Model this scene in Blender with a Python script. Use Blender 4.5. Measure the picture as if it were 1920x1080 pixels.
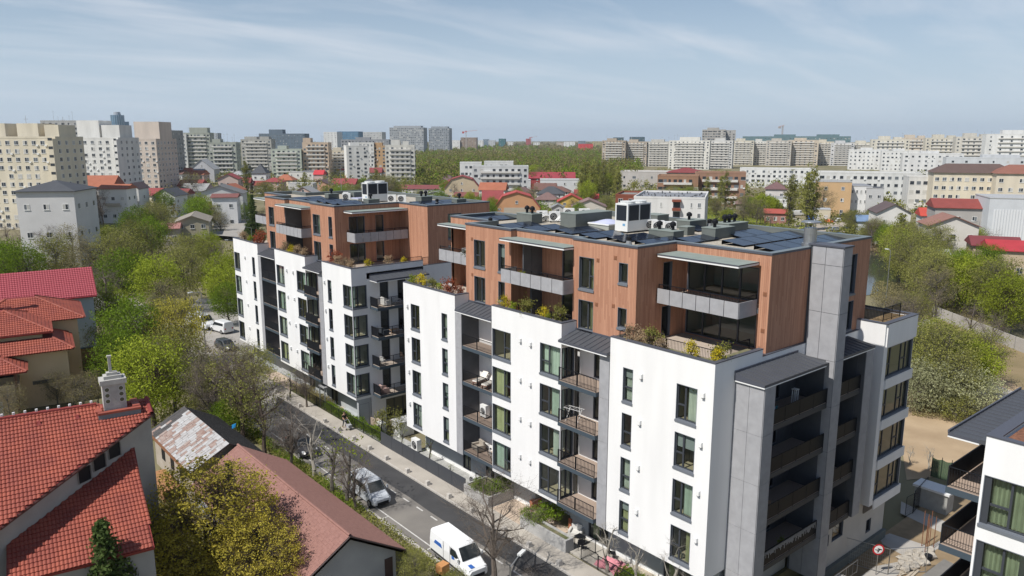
import bpy, math, random
from mathutils import Vector, Matrix
R = math.radians
HAZE = 7e-5
rnd = random.Random(7)
sc = bpy.context.scene
for o in list(bpy.data.objects): bpy.data.objects.remove(o)
COL = sc.collection

# ------------------------------------------------------------------ camera
CAM = Vector((-35.7, -24.57, 29.19)); FPX = 1431.0; PITCH = R(11.06); YAW = R(50.02)
cd = bpy.data.cameras.new('camera'); cam = bpy.data.objects.new('camera', cd); COL.objects.link(cam)
cd.sensor_width = 36.0; cd.lens = FPX/1920*36.0; cd.clip_start = 0.5; cd.clip_end = 30000
cam.location = CAM; cam.rotation_euler = (R(90)-PITCH, 0, YAW-R(90)); sc.camera = cam

# ------------------------------------------------------------------ sky and sun
SUN_DIR = Vector((0.78, -0.04, -1.0)).normalized()      # the way the light travels
SUN_EL = math.asin(-SUN_DIR.z); SUN_ROT = math.atan2(-SUN_DIR.x, -SUN_DIR.y)
w = bpy.data.worlds.new('World'); sc.world = w; w.use_nodes = True
nt = w.node_tree; nt.nodes.clear()
out = nt.nodes.new('ShaderNodeOutputWorld'); bg = nt.nodes.new('ShaderNodeBackground')
sky = nt.nodes.new('ShaderNodeTexSky'); sky.sky_type = 'NISHITA'; sky.sun_disc = False
sky.sun_elevation = SUN_EL; sky.sun_rotation = SUN_ROT % (2*math.pi)
sky.air_density = 1.0; sky.dust_density = 0.2; sky.ozone_density = 2.6; sky.altitude = 100
bg.inputs['Strength'].default_value = 0.082
# thin streaky cirrus over the whole sky
tc = nt.nodes.new('ShaderNodeTexCoord'); mp = nt.nodes.new('ShaderNodeMapping')
sep = nt.nodes.new('ShaderNodeSeparateXYZ'); nt.links.new(tc.outputs['Generated'], sep.inputs[0])
ad = nt.nodes.new('ShaderNodeMath'); ad.operation = 'ADD'; ad.inputs[1].default_value = 0.12
nt.links.new(sep.outputs['Z'], ad.inputs[0])
dv = nt.nodes.new('ShaderNodeVectorMath'); dv.operation = 'DIVIDE'
cmb = nt.nodes.new('ShaderNodeCombineXYZ')
for k in range(3): nt.links.new(ad.outputs[0], cmb.inputs[k])
nt.links.new(tc.outputs['Generated'], dv.inputs[0]); nt.links.new(cmb.outputs[0], dv.inputs[1])
nt.links.new(dv.outputs[0], mp.inputs['Vector']); mp.inputs['Rotation'].default_value = (0, 0, R(-32)); mp.inputs['Scale'].default_value = (0.55, 1.5, 0.1)
nz = nt.nodes.new('ShaderNodeTexNoise'); nz.inputs['Scale'].default_value = 1.3; nz.inputs['Detail'].default_value = 7; nz.inputs['Roughness'].default_value = 0.55; nz.inputs['Distortion'].default_value = 0.4
nt.links.new(mp.outputs[0], nz.inputs['Vector'])
rp = nt.nodes.new('ShaderNodeMapRange'); rp.inputs['From Min'].default_value = 0.42; rp.inputs['From Max'].default_value = 0.85; rp.inputs['To Max'].default_value = 0.75
nt.links.new(nz.outputs['Fac'], rp.inputs['Value'])
mx = nt.nodes.new('ShaderNodeMix'); mx.data_type = 'RGBA'; mx.inputs['B'].default_value = (9.2, 9.5, 10.2, 1)
fd = nt.nodes.new('ShaderNodeMapRange'); fd.inputs['From Min'].default_value = 0.0; fd.inputs['From Max'].default_value = 0.12; nt.links.new(sep.outputs['Z'], fd.inputs['Value'])
fm = nt.nodes.new('ShaderNodeMath'); fm.operation = 'MULTIPLY'; nt.links.new(rp.outputs[0], fm.inputs[0]); nt.links.new(fd.outputs[0], fm.inputs[1])
nt.links.new(fm.outputs[0], mx.inputs['Factor']); 
hz = nt.nodes.new('ShaderNodeMapRange'); hz.interpolation_type = 'SMOOTHSTEP'; hz.inputs['From Min'].default_value = -0.02; hz.inputs['From Max'].default_value = 0.30; hz.inputs['To Min'].default_value = 0.92; hz.inputs['To Max'].default_value = 0.0
nt.links.new(sep.outputs['Z'], hz.inputs['Value']); hm = nt.nodes.new('ShaderNodeMix'); hm.data_type = 'RGBA'; hm.inputs['B'].default_value = (6.1, 7.4, 9.0, 1)
nt.links.new(hz.outputs[0], hm.inputs['Factor']); nt.links.new(sky.outputs[0], hm.inputs['A'])
nt.links.new(hm.outputs['Result'], mx.inputs['A'])
nt.links.new(mx.outputs['Result'], bg.inputs['Color']); nt.links.new(bg.outputs[0], out.inputs[0])
sd = bpy.data.lights.new('sun', 'SUN'); sd.energy = 4.9; sd.angle = R(0.53); sd.color = (1.0, 0.96, 0.90)
sun = bpy.data.objects.new('sun', sd); COL.objects.link(sun); sun.location = (-200, 10, 250)
sun.rotation_euler = SUN_DIR.to_track_quat('-Z', 'Y').to_euler()
sc.view_settings.view_transform = 'Standard'; sc.view_settings.look = 'None'
sc.view_settings.exposure = 0.08; sc.view_settings.gamma = 1.0; sc.view_settings.use_curve_mapping = False
sc.render.engine = 'CYCLES'
sc.cycles.max_bounces = 6; sc.cycles.diffuse_bounces = 3; sc.cycles.glossy_bounces = 3; sc.cycles.transmission_bounces = 4
sc.cycles.transparent_max_bounces = 12; sc.cycles.volume_bounces = 0; sc.cycles.use_denoising = True
sc.cycles.sample_clamp_indirect = 6.0

# ------------------------------------------------------------------ survey helpers (a pixel of the survey photo to a point of the site)
FW = Vector((math.cos(PITCH)*math.cos(YAW), math.cos(PITCH)*math.sin(YAW), -math.sin(PITCH)))
RT = Vector((math.sin(YAW), -math.cos(YAW), 0)); UP = RT.cross(FW)
def ray(px, py): return FW + RT*((px-960)/FPX) + UP*((540-py)/FPX)
def onz(px, py, z=0.0):
    d = ray(px, py); return CAM + d*((z-CAM.z)/d.z)
def onplane(px, py, p0, n):
    d = ray(px, py); return CAM + d*((p0-CAM).dot(n)/d.dot(n))
def atd(px, dist, z=0.0):                      # the ground point in the picture column px, dist metres away
    d = ray(px, 262); d = Vector((d.x, d.y, 0)).normalized(); p = CAM + d*dist; return Vector((p.x, p.y, z))
def ztop(py, dist): return CAM.z + (260-py)/1458.0*dist

# ------------------------------------------------------------------ objects
def tag(o, label=None, cat=None, group=None, kind=None):
    if label: o['label'] = label
    if cat: o['category'] = cat
    if group: o['group'] = group
    if kind: o['kind'] = kind
    return o
def link(o, parent=None):
    COL.objects.link(o)
    if parent: o.parent = parent
    return o
def empty(name, loc=(0, 0, 0), rz=0.0, label=None, cat=None, group=None):
    o = bpy.data.objects.new(name, None); o.location = loc; o.rotation_euler = (0, 0, rz); o.empty_display_size = 0.5
    link(o); return tag(o, label, cat, group)
class MB:
    def __init__(s): s.v = []; s.f = []; s.m = []; s.sm = []
    def quad(s, a, b, c, d, m=0):
        n = len(s.v); s.v += [tuple(a), tuple(b), tuple(c), tuple(d)]; s.f.append((n, n+1, n+2, n+3)); s.m.append(m)
    def poly(s, pts, m=0):
        n = len(s.v); s.v += [tuple(p) for p in pts]; s.f.append(tuple(range(n, n+len(pts)))); s.m.append(m)
    def box(s, x0, x1, y0, y1, z0, z1, m=0, skip=''):
        if x0 > x1: x0, x1 = x1, x0
        if y0 > y1: y0, y1 = y1, y0
        if z0 > z1: z0, z1 = z1, z0
        n = len(s.v)
        s.v += [(x0,y0,z0),(x1,y0,z0),(x1,y1,z0),(x0,y1,z0),(x0,y0,z1),(x1,y0,z1),(x1,y1,z1),(x0,y1,z1)]
        F = {'b': (0,3,2,1), 't': (4,5,6,7), 'f': (0,1,5,4), 'r': (1,2,6,5), 'k': (2,3,7,6), 'l': (3,0,4,7)}
        for k, q in F.items():
            if k not in skip: s.f.append(tuple(n+i for i in q)); s.m.append(m)
    def prism(s, pts, z0, z1, m=0, mt=None, bottom=True):      # pts counter-clockwise seen from above
        n = len(s.v); k = len(pts)
        s.v += [(p[0], p[1], z0) for p in pts] + [(p[0], p[1], z1) for p in pts]
        for i in range(k):
            j = (i+1) % k; s.f.append((n+i, n+j, n+k+j, n+k+i)); s.m.append(m)
        s.f.append(tuple(n+k+i for i in range(k))); s.m.append(m if mt is None else mt)
        if bottom: s.f.append(tuple(n+i for i in reversed(range(k)))); s.m.append(m)
    def tube(s, p, q, r0, r1=None, k=5, m=0, cap=False):
        r1 = r0 if r1 is None else r1
        p = Vector(p); q = Vector(q); d = (q-p)
        if d.length < 1e-6: return
        d.normalize(); a = d.orthogonal().normalized(); b = d.cross(a); n = len(s.v)
        for c, r in ((p, r0), (q, r1)):
            for i in range(k):
                t = 2*math.pi*i/k; s.v.append(tuple(c + a*(math.cos(t)*r) + b*(math.sin(t)*r)))
        for i in range(k):
            j = (i+1) % k; s.f.append((n+i, n+j, n+k+j, n+k+i)); s.m.append(m)
        if cap:
            s.f.append(tuple(n+k+i for i in range(k))); s.m.append(m)
            s.f.append(tuple(n+i for i in reversed(range(k)))); s.m.append(m)
    def cyl(s, x, y, z0, z1, r0, r1=None, k=12, m=0): s.tube((x, y, z0), (x, y, z1), r0, r1, k, m, True)
    def mesh(s, name, mats, smooth=False):
        me = bpy.data.meshes.new(name); me.from_pydata(s.v, [], s.f)
        if not isinstance(mats, (list, tuple)): mats = [mats]
        for m in mats: me.materials.append(m)
        if len(mats) > 1: me.polygons.foreach_set('material_index', s.m)
        if smooth: me.polygons.foreach_set('use_smooth', [True]*len(me.polygons))
        me.update(); return me
    def build(s, name, mats, parent=None, loc=None, rz=0.0, smooth=False):
        o = bpy.data.objects.new(name, s.mesh(name, mats, smooth))
        if loc is not None: o.location = loc
        o.rotation_euler = (0, 0, rz)
        return link(o, parent)
def inst(name, me, parent=None, loc=(0, 0, 0), rz=0.0, scale=None):
    o = bpy.data.objects.new(name, me); o.location = loc; o.rotation_euler = (0, 0, rz)
    if scale is not None: o.scale = (scale,)*3 if not isinstance(scale, (tuple, list)) else scale
    return link(o, parent)
def copy_tree(o, parent=None):
    c = o.copy(); COL.objects.link(c); c.parent = parent
    for ch in o.children: copy_tree(ch, c)
    return c
ORD = ['first','second','third','fourth','fifth','sixth','seventh','eighth','ninth','tenth','eleventh','twelfth','thirteenth','fourteenth','fifteenth','sixteenth','seventeenth','eighteenth','nineteenth','twentieth']
ORD += ['twenty-'+x for x in ORD[:9]] + ['thirtieth'] + ['thirty-'+x for x in ORD[:9]] + ['fortieth'] + ['forty-'+x for x in ORD[:9]] + ['fiftieth'] + ['fifty-'+x for x in ORD[:9]] + ['sixtieth'] + ['sixty-'+x for x in ORD[:9]] + ['seventieth']+ ['seventy-'+x for x in ORD[:9]] + ['eightieth']+ ['eighty-'+x for x in ORD[:9]] + ['ninetieth']+ ['ninety-'+x for x in ORD[:9]] + ['hundredth']

# ------------------------------------------------------------------ materials
MATS = {}
def mat(name, col, rough=0.75, metal=0.0, var=0.0, vs=1.0, bump=0.0, bs=20.0, col2=None, spec=0.4, objrand=0.0, detail=4, stretch=None, emit=None):
    if name in MATS: return MATS[name]
    m = bpy.data.materials.new(name); m.use_nodes = True; t = m.node_tree; b = t.nodes['Principled BSDF']
    b.inputs['Base Color'].default_value = (*col, 1); b.inputs['Roughness'].default_value = rough; b.inputs['Metallic'].default_value = metal
    b.inputs['Specular IOR Level'].default_value = spec
    pos = None
    def P():
        g = t.nodes.new('ShaderNodeNewGeometry').outputs['Position']
        if stretch:
            q = t.nodes.new('ShaderNodeMapping'); q.inputs['Scale'].default_value = stretch; t.links.new(g, q.inputs['Vector']); g = q.outputs[0]
        return g
    src = None
    if var or col2:
        n = t.nodes.new('ShaderNodeTexNoise'); n.inputs['Scale'].default_value = vs; n.inputs['Detail'].default_value = detail; t.links.new(P(), n.inputs['Vector'])
        mr = t.nodes.new('ShaderNodeMapRange'); mr.inputs['From Min'].default_value = 0.3; mr.inputs['From Max'].default_value = 0.7; t.links.new(n.outputs['Fac'], mr.inputs['Value'])
        mixn = t.nodes.new('ShaderNodeMix'); mixn.data_type = 'RGBA'
        c2 = col2 if col2 else tuple(max(0, c*(1-var)) for c in col)
        mixn.inputs['A'].default_value = (*col, 1); mixn.inputs['B'].default_value = (*c2, 1)
        t.links.new(mr.outputs[0], mixn.inputs['Factor']); src = mixn.outputs['Result']
    if objrand:
        oi = t.nodes.new('ShaderNodeObjectInfo'); h = t.nodes.new('ShaderNodeHueSaturation')
        mr2 = t.nodes.new('ShaderNodeMapRange'); mr2.inputs['To Min'].default_value = 1-objrand; mr2.inputs['To Max'].default_value = 1+objrand
        t.links.new(oi.outputs['Random'], mr2.inputs['Value']); t.links.new(mr2.outputs[0], h.inputs['Value'])
        if src: t.links.new(src, h.inputs['Color'])
        else: h.inputs['Color'].default_value = (*col, 1)
        src = h.outputs[0]
    if src: t.links.new(src, b.inputs['Base Color'])
    if bump:
        n2 = t.nodes.new('ShaderNodeTexNoise'); n2.inputs['Scale'].default_value = bs; n2.inputs['Detail'].default_value = 5; t.links.new(P(), n2.inputs['Vector'])
        bp = t.nodes.new('ShaderNodeBump'); bp.inputs['Strength'].default_value = bump; bp.inputs['Distance'].default_value = 0.05
        t.links.new(n2.outputs['Fac'], bp.inputs['Height']); t.links.new(bp.outputs[0], b.inputs['Normal'])
    if emit: b.inputs['Emission Color'].default_value = (*emit[:3], 1); b.inputs['Emission Strength'].default_value = emit[3]
    MATS[name] = m; return m
def glass(name, tint=(0.62, 0.74, 0.66), base=0.06, gl=(0.9, 0.95, 1.0)):
    m = bpy.data.materials.new(name); m.use_nodes = True; t = m.node_tree; t.nodes.clear()
    o = t.nodes.new('ShaderNodeOutputMaterial'); tr = t.nodes.new('ShaderNodeBsdfTransparent'); g = t.nodes.new('ShaderNodeBsdfGlossy')
    tr.inputs[0].default_value = (*tint, 1); g.inputs['Color'].default_value = (*gl, 1); g.inputs['Roughness'].default_value = 0.02
    lw = t.nodes.new('ShaderNodeLayerWeight'); lw.inputs['Blend'].default_value = 0.5
    pw = t.nodes.new('ShaderNodeMath'); pw.operation = 'POWER'; pw.inputs[1].default_value = 4.0; t.links.new(lw.outputs['Facing'], pw.inputs[0])
    mr = t.nodes.new('ShaderNodeMapRange'); mr.inputs['To Min'].default_value = base; mr.inputs['To Max'].default_value = 1.0
    t.links.new(pw.outputs[0], mr.inputs['Value'])
    x = t.nodes.new('ShaderNodeMixShader'); t.links.new(mr.outputs[0], x.inputs[0]); t.links.new(tr.outputs[0], x.inputs[1]); t.links.new(g.outputs[0], x.inputs[2])
    t.links.new(x.outputs[0], o.inputs[0]); return m
def wood_mat(name, c1, c2, board=0.135):
    m = bpy.data.materials.new(name); m.use_nodes = True; t = m.node_tree; b = t.nodes['Principled BSDF']; b.inputs['Roughness'].default_value = 0.7; b.inputs['Specular IOR Level'].default_value = 0.25
    g = t.nodes.new('ShaderNodeNewGeometry'); s = t.nodes.new('ShaderNodeSeparateXYZ'); t.links.new(g.outputs['Position'], s.inputs[0])
    def mt(op, a, b_=None):
        n = t.nodes.new('ShaderNodeMath'); n.operation = op
        for i, q in enumerate((a, b_)):
            if q is None: continue
            if isinstance(q, (int, float)): n.inputs[i].default_value = q
            else: t.links.new(q, n.inputs[i])
        return n.outputs[0]
    u = mt('DIVIDE', mt('ADD', s.outputs['X'], s.outputs['Y']), board)
    fl = mt('FLOOR', u); fr = mt('SUBTRACT', u, fl)
    wn = t.nodes.new('ShaderNodeTexWhiteNoise'); wn.noise_dimensions = '2D'
    cb = t.nodes.new('ShaderNodeCombineXYZ'); t.links.new(fl, cb.inputs[0])
    zf = mt('FLOOR', mt('ADD', mt('DIVIDE', s.outputs['Z'], 2.9), mt('MULTIPLY', fl, 0.37))); t.links.new(zf, cb.inputs[1])
    t.links.new(cb.outputs[0], wn.inputs['Vector'])
    mp = t.nodes.new('ShaderNodeMapping'); mp.inputs['Scale'].default_value = (9, 9, 0.7); t.links.new(g.outputs['Position'], mp.inputs['Vector'])
    nz = t.nodes.new('ShaderNodeTexNoise'); nz.inputs['Scale'].default_value = 1.0; nz.inputs['Detail'].default_value = 5; t.links.new(mp.outputs[0], nz.inputs['Vector'])
    f = mt('ADD', mt('MULTIPLY', wn.outputs['Value'], 0.6), mt('MULTIPLY', nz.outputs['Fac'], 0.5))
    mx = t.nodes.new('ShaderNodeMix'); mx.data_type = 'RGBA'; mx.inputs['A'].default_value = (*c1, 1); mx.inputs['B'].default_value = (*c2, 1); t.links.new(f, mx.inputs['Factor'])
    gap = mt('LESS_THAN', fr, 0.09)
    m2 = t.nodes.new('ShaderNodeMix'); m2.data_type = 'RGBA'; m2.inputs['B'].default_value = (0.10, 0.045, 0.025, 1)
    t.links.new(mt('MULTIPLY', gap, 0.75), m2.inputs['Factor']); t.links.new(mx.outputs['Result'], m2.inputs['A']); t.links.new(m2.outputs['Result'], b.inputs['Base Color'])
    return m
M = {}
M['render'] = mat('white_render', (0.80, 0.795, 0.785), 0.9, var=0.085, vs=0.9, bump=0.12, bs=1.6, stretch=(1.0, 1.0, .16), detail=6)
M['wood'] = wood_mat('larch_cladding', (0.53, 0.285, 0.185), (0.36, 0.175, 0.11))
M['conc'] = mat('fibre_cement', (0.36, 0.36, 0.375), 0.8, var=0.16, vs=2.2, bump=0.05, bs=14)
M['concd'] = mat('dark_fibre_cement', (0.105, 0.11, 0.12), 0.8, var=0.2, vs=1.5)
M['frame'] = mat('anthracite_metal', (0.045, 0.05, 0.06), 0.45)
M['lining'] = mat('grey_metal_lining', (0.15, 0.165, 0.19), 0.45, spec=0.5)
M['slab'] = mat('slate_metal', (0.055, 0.075, 0.095), 0.5)
M['seam'] = mat('seam_metal', (0.075, 0.08, 0.09), 0.5, var=0.12, vs=1.5, spec=.3)
M['coping'] = mat('coping_metal', (0.075, 0.08, 0.10), 0.5)
M['black'] = mat('black_metal', (0.011, 0.012, 0.015), 0.55, spec=.2)
M['whitem'] = mat('white_metal', (0.78, 0.78, 0.77), 0.5)
M['deck'] = mat('deck_tile', (0.48, 0.40, 0.33), 0.85, var=0.15, vs=3)
M['ply'] = mat('balcony_deck', (0.40, 0.31, 0.25), 0.85, var=0.2, vs=5, stretch=(1, 9, 1))
M['soil'] = mat('planter_gravel', (0.20, 0.17, 0.11), 0.95, col2=(0.10, 0.12, 0.045), vs=3.5)
M['roomb'] = mat('room_beige', (0.42, 0.36, 0.26), 0.95)
M['room'] = mat('room_wall', (0.30, 0.28, 0.255), 0.95)
M['roomf'] = mat('room_floor', (0.32, 0.25, 0.18), 0.8)
M['cur'] = mat('curtain_green', (0.50, 0.56, 0.50), 0.95, var=0.12, vs=2)
M['curo'] = mat('curtain_olive', (0.27, 0.29, 0.20), 0.95, var=0.2, vs=2)
M['cury'] = mat('curtain_yellow', (0.55, 0.53, 0.33), 0.95, var=0.15, vs=2)
M['curw'] = mat('curtain_white', (0.62, 0.63, 0.58), 0.95, var=0.1, vs=2)
M['blind'] = mat('grey_blind', (0.24, 0.25, 0.26), 0.9)
M['glass'] = glass('window_glass', (0.84, 0.92, 0.86), 0.06)
M['glassd'] = glass('dark_glass', (0.35, 0.38, 0.40), 0.07)
M['rgrey'] = mat('roof_membrane', (0.13, 0.145, 0.14), 0.85, var=0.2, vs=0.8)
M['green'] = mat('canopy_felt', (0.235, 0.275, 0.25), 0.9, var=0.15, vs=1.2)
M['gravel'] = mat('roof_gravel', (0.50, 0.45, 0.37), 0.95, var=0.45, vs=7, bump=0.4, bs=30)
M['gwall'] = mat('ground_wall_grey', (0.40, 0.42, 0.43), 0.9, var=0.1, vs=0.8)
M['duct'] = mat('duct_board', (0.135, 0.15, 0.14), 0.85, var=0.12, vs=3)
M['pv'] = mat('solar_cells', (0.011, 0.016, 0.032), 0.16, spec=0.6, var=0.35, vs=1.2)
M['steel'] = mat('galvanised_steel', (0.42, 0.43, 0.44), 0.35, metal=0.8, var=0.15, vs=4)
M['terra'] = mat('terracotta_wall', (0.36, 0.13, 0.07), 0.85)
# ================================================================== the three apartment buildings
class Fr:                                   # a wall plane: 'x' faces -X (the street), 'y' faces -Y (the gable)
    def __init__(s, ax, c): s.ax = ax; s.c = c; s.rz = R(-90) if ax == 'x' else 0.0
    def pt(s, u, d, z): return (s.c+d, -u, z) if s.ax == 'x' else (u, s.c+d, z)
def wall(mb, fr, u0, u1, z0, z1, holes=(), dep=0.2, m=0, mr=1):
    us = sorted({u0, u1, *[h for q in holes for h in q[:2]]}); zs = sorted({z0, z1, *[h for q in holes for h in q[2:4]]})
    for i in range(len(us)-1):
        for j in range(len(zs)-1):
            a, b, c, d = us[i], us[i+1], zs[j], zs[j+1]
            if any(h[0] <= a+1e-6 and h[1] >= b-1e-6 and h[2] <= c+1e-6 and h[3] >= d-1e-6 for h in holes): continue
            mb.quad(fr.pt(a, 0, c), fr.pt(b, 0, c), fr.pt(b, 0, d), fr.pt(a, 0, d), m)
    for a, b, c, d in [h[:4] for h in holes]:
        for (p, q, r_, s_, edge) in (((a, c), (b, c), 0, 0, c > z0+1e-6), ((b, d), (a, d), 0, 0, d < z1-1e-6), ((a, d), (a, c), 0, 0, a > u0+1e-6), ((b, c), (b, d), 0, 0, b < u1-1e-6)):
            if edge: mb.quad(fr.pt(p[0], 0, p[1]), fr.pt(p[0], dep, p[1]), fr.pt(q[0], dep, q[1]), fr.pt(q[0], 0, q[1]), mr)
WC = {}
def cmesh(key, fn):
    if key not in WC: WC[key] = fn()
    return WC[key]
def window(par, fr, u0, u1, z0, z1, style='wide', cur=None, blind=0.0, dep=0.17, base=(0, 0, 0), sill=True, dark=False, room=1.5, roomc='room', openr=False):
    W = round(u1-u0, 3); H = round(z1-z0, 3); t = 0.065
    def frame():
        mb = MB(); L = 0.035; f0 = dep-0.05; f1 = dep+0.04
        # metal lining of the reveal, 4 mm proud of the wall
        mb.box(0, L, -0.004, f0, 0, H, 1); mb.box(W-L, W, -0.004, f0, 0, H, 1); mb.box(L, W-L, -0.004, f0, H-L, H, 1); mb.box(L, W-L, -0.004, f0, 0, L, 1)
        mb.box(0, W, f0, f1, 0, t+L, 0); mb.box(0, W, f0, f1, H-t-L, H, 0); mb.box(0, t+L, f0, f1, t+L, H-t-L, 0); mb.box(W-t-L, W, f0, f1, t+L, H-t-L, 0)
        zt = 0.42*H
        if style == 'wide':
            mb.box(W*0.40-0.06, W*0.40+0.06, f0+.002, f1-.002, t+L, H-t-L, 0); mb.box(t+L, W*0.40-0.06, f0+.004, f1-.004, zt-0.05, zt+0.05, 0)
        elif style == 'wideR':
            mb.box(W*0.60-0.06, W*0.60+0.06, f0+.002, f1-.002, t+L, H-t-L, 0); mb.box(W*0.60+0.06, W-t-L, f0+.004, f1-.004, zt-0.05, zt+0.05, 0)
        elif style == 'narrow': mb.box(t+L, W-t-L, f0+.004, f1-.004, zt-0.05, zt+0.05, 0)
        elif style == 'door2': mb.box(W*0.55-0.06, W*0.55+0.06, f0+.002, f1-.002, t+L, H-t-L, 0)
        elif style == 'slider':
            n = max(2, round(W/1.25))
            for i in range(1, n): mb.box(W*i/n-0.06, W*i/n+0.06, f0+.002, f1-.002, t+L, H-t-L, 0)
        elif style == 'four':
            for q in (0.2, 0.62, 0.80): mb.box(W*q-0.05, W*q+0.05, f0+.002, f1-.002, t+L, H-t-L, 0)
            mb.box(W*0.62+0.05, W*0.80-0.05, f0+.004, f1-.004, zt-0.05, zt+0.05, 0); mb.box(t+L, W*0.2-0.05, f0+.004, f1-.004, zt-0.05, zt+0.05, 0)
        return mb.mesh('window', [M['frame'], M['lining']])
    o = inst('window', cmesh(('f', W, H, style, dep), frame), par, Vector(fr.pt(u0, 0, z0))-Vector(base), fr.rz)
    def pane():
        mb = MB(); mb.quad((t, dep, t), (W-t, dep, t), (W-t, dep, H-t), (t, dep, H-t)); return mb.mesh('pane', M['glassd' if dark else 'glass'])
    inst('pane', cmesh(('p', W, H, dep, dark), pane), o)
    if room:
        def rm():
            mb = MB(); a = dep+0.05; b = dep+room
            mb.quad((0,b,0),(W,b,0),(W,b,H),(0,b,H),0); mb.quad((0,a,0),(0,b,0),(0,b,H),(0,a,H),0); (None if openr else mb.quad((W,b,0),(W,a,0),(W,a,H),(W,b,H),0))
            mb.quad((0,a,0),(W,a,0),(W,b,0),(0,b,0),1); mb.quad((0,b,H),(W,b,H),(W,a,H),(0,a,H),0); return mb.mesh('room', [M[roomc], M['roomf']])
        inst('room', cmesh(('r', W, H, dep, room, roomc, openr), rm), o)
    if cur:
        m_, a, b = cur
        def cu():
            mb = MB(); n = 24; x0 = W*a; x1 = W*b
            for i in range(n):
                p = x0+(x1-x0)*i/n; q = x0+(x1-x0)*(i+1)/n
                dp = dep+0.20+0.05*math.sin(i*2.2); dq = dep+0.20+0.05*math.sin((i+1)*2.2)
                mb.quad((p, dp, 0.05), (q, dq, 0.05), (q, dq, H-0.05), (p, dp, H-0.05))
            return mb.mesh('curtain', M[m_])
        inst('curtain', cmesh(('c', W, H, cur, dep), cu), o)
    if blind:
        def bl():
            mb = MB(); mb.box(t, W-t, dep+0.06, dep+0.08, H*(1-blind), H-t); return mb.mesh('blind', M['blind'])
        inst('blind', cmesh(('b', W, H, blind, dep), bl), o)
    if sill:
        def si():
            mb = MB(); mb.box(-0.03, W+0.03, -0.06, dep-0.05, -0.06, -0.002); mb.box(-0.03, W+0.03, -0.06, -0.035, -0.14, -0.06); return mb.mesh('sill', M['lining'])
        inst('sill', cmesh(('s', W, dep), si), o)
    return o
def part(name, mb, mats, par, base): return mb.build(name, mats, par, tuple(-Vector(base)))
def rail_mesh(p, q, h, sp=0.11, posts=True, r=0.012):
    mb = MB(); p = Vector(p); q = Vector(q); d = q-p; L = d.length; d.normalize(); nr = Vector((-d.y, d.x, 0))
    def bar(a, b, z0, z1, w_):
        c0 = p+d*a; c1 = p+d*b; k = nr*w_
        mb.prism([(c0-k)[:2], (c1-k)[:2], (c1+k)[:2], (c0+k)[:2]], p.z+z0, p.z+z1)
    bar(0, L, h-0.04, h, 0.022); bar(0, L, 0.07, 0.10, 0.012)
    n = max(1, int(L/sp))
    for i in range(n+1): bar(L*i/n-r, L*i/n+r, 0.10, h-0.04, r)
    if posts:
        k = max(1, round(L/1.8))
        for i in range(k+1): bar(L*i/k-0.022, L*i/k+0.022, 0, h-0.002, 0.024)
    return mb
def railing(par, base, p, q, h, sp=0.11, m='black', name='railing'): return part(name, rail_mesh(p, q, h, sp), M[m], par, base)
_rm = rail_mesh
def rail_mesh(p, q, h, sp=0.11, posts=True, r=0.008):
    if sp > .06: return _rm(p, q, h, sp, posts, r)
    mb = _rm(p, q, h, 0.9, posts, .012); p = Vector(p); q = Vector(q); d = (q-p).normalized(); k = Vector((-d.y, d.x, 0))*.01
    mb.prism([(p-k)[:2], (q-k)[:2], (q+k)[:2], (p+k)[:2]], p.z+.06, p.z+h-.045); return mb
def mesh_rail(par, base, p, q, h):          # a dark woven infill panel in a frame
    mb = rail_mesh(p, q, h, 0.045, True, 0.014); return part('railing', mb, M['black'], par, base)
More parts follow.
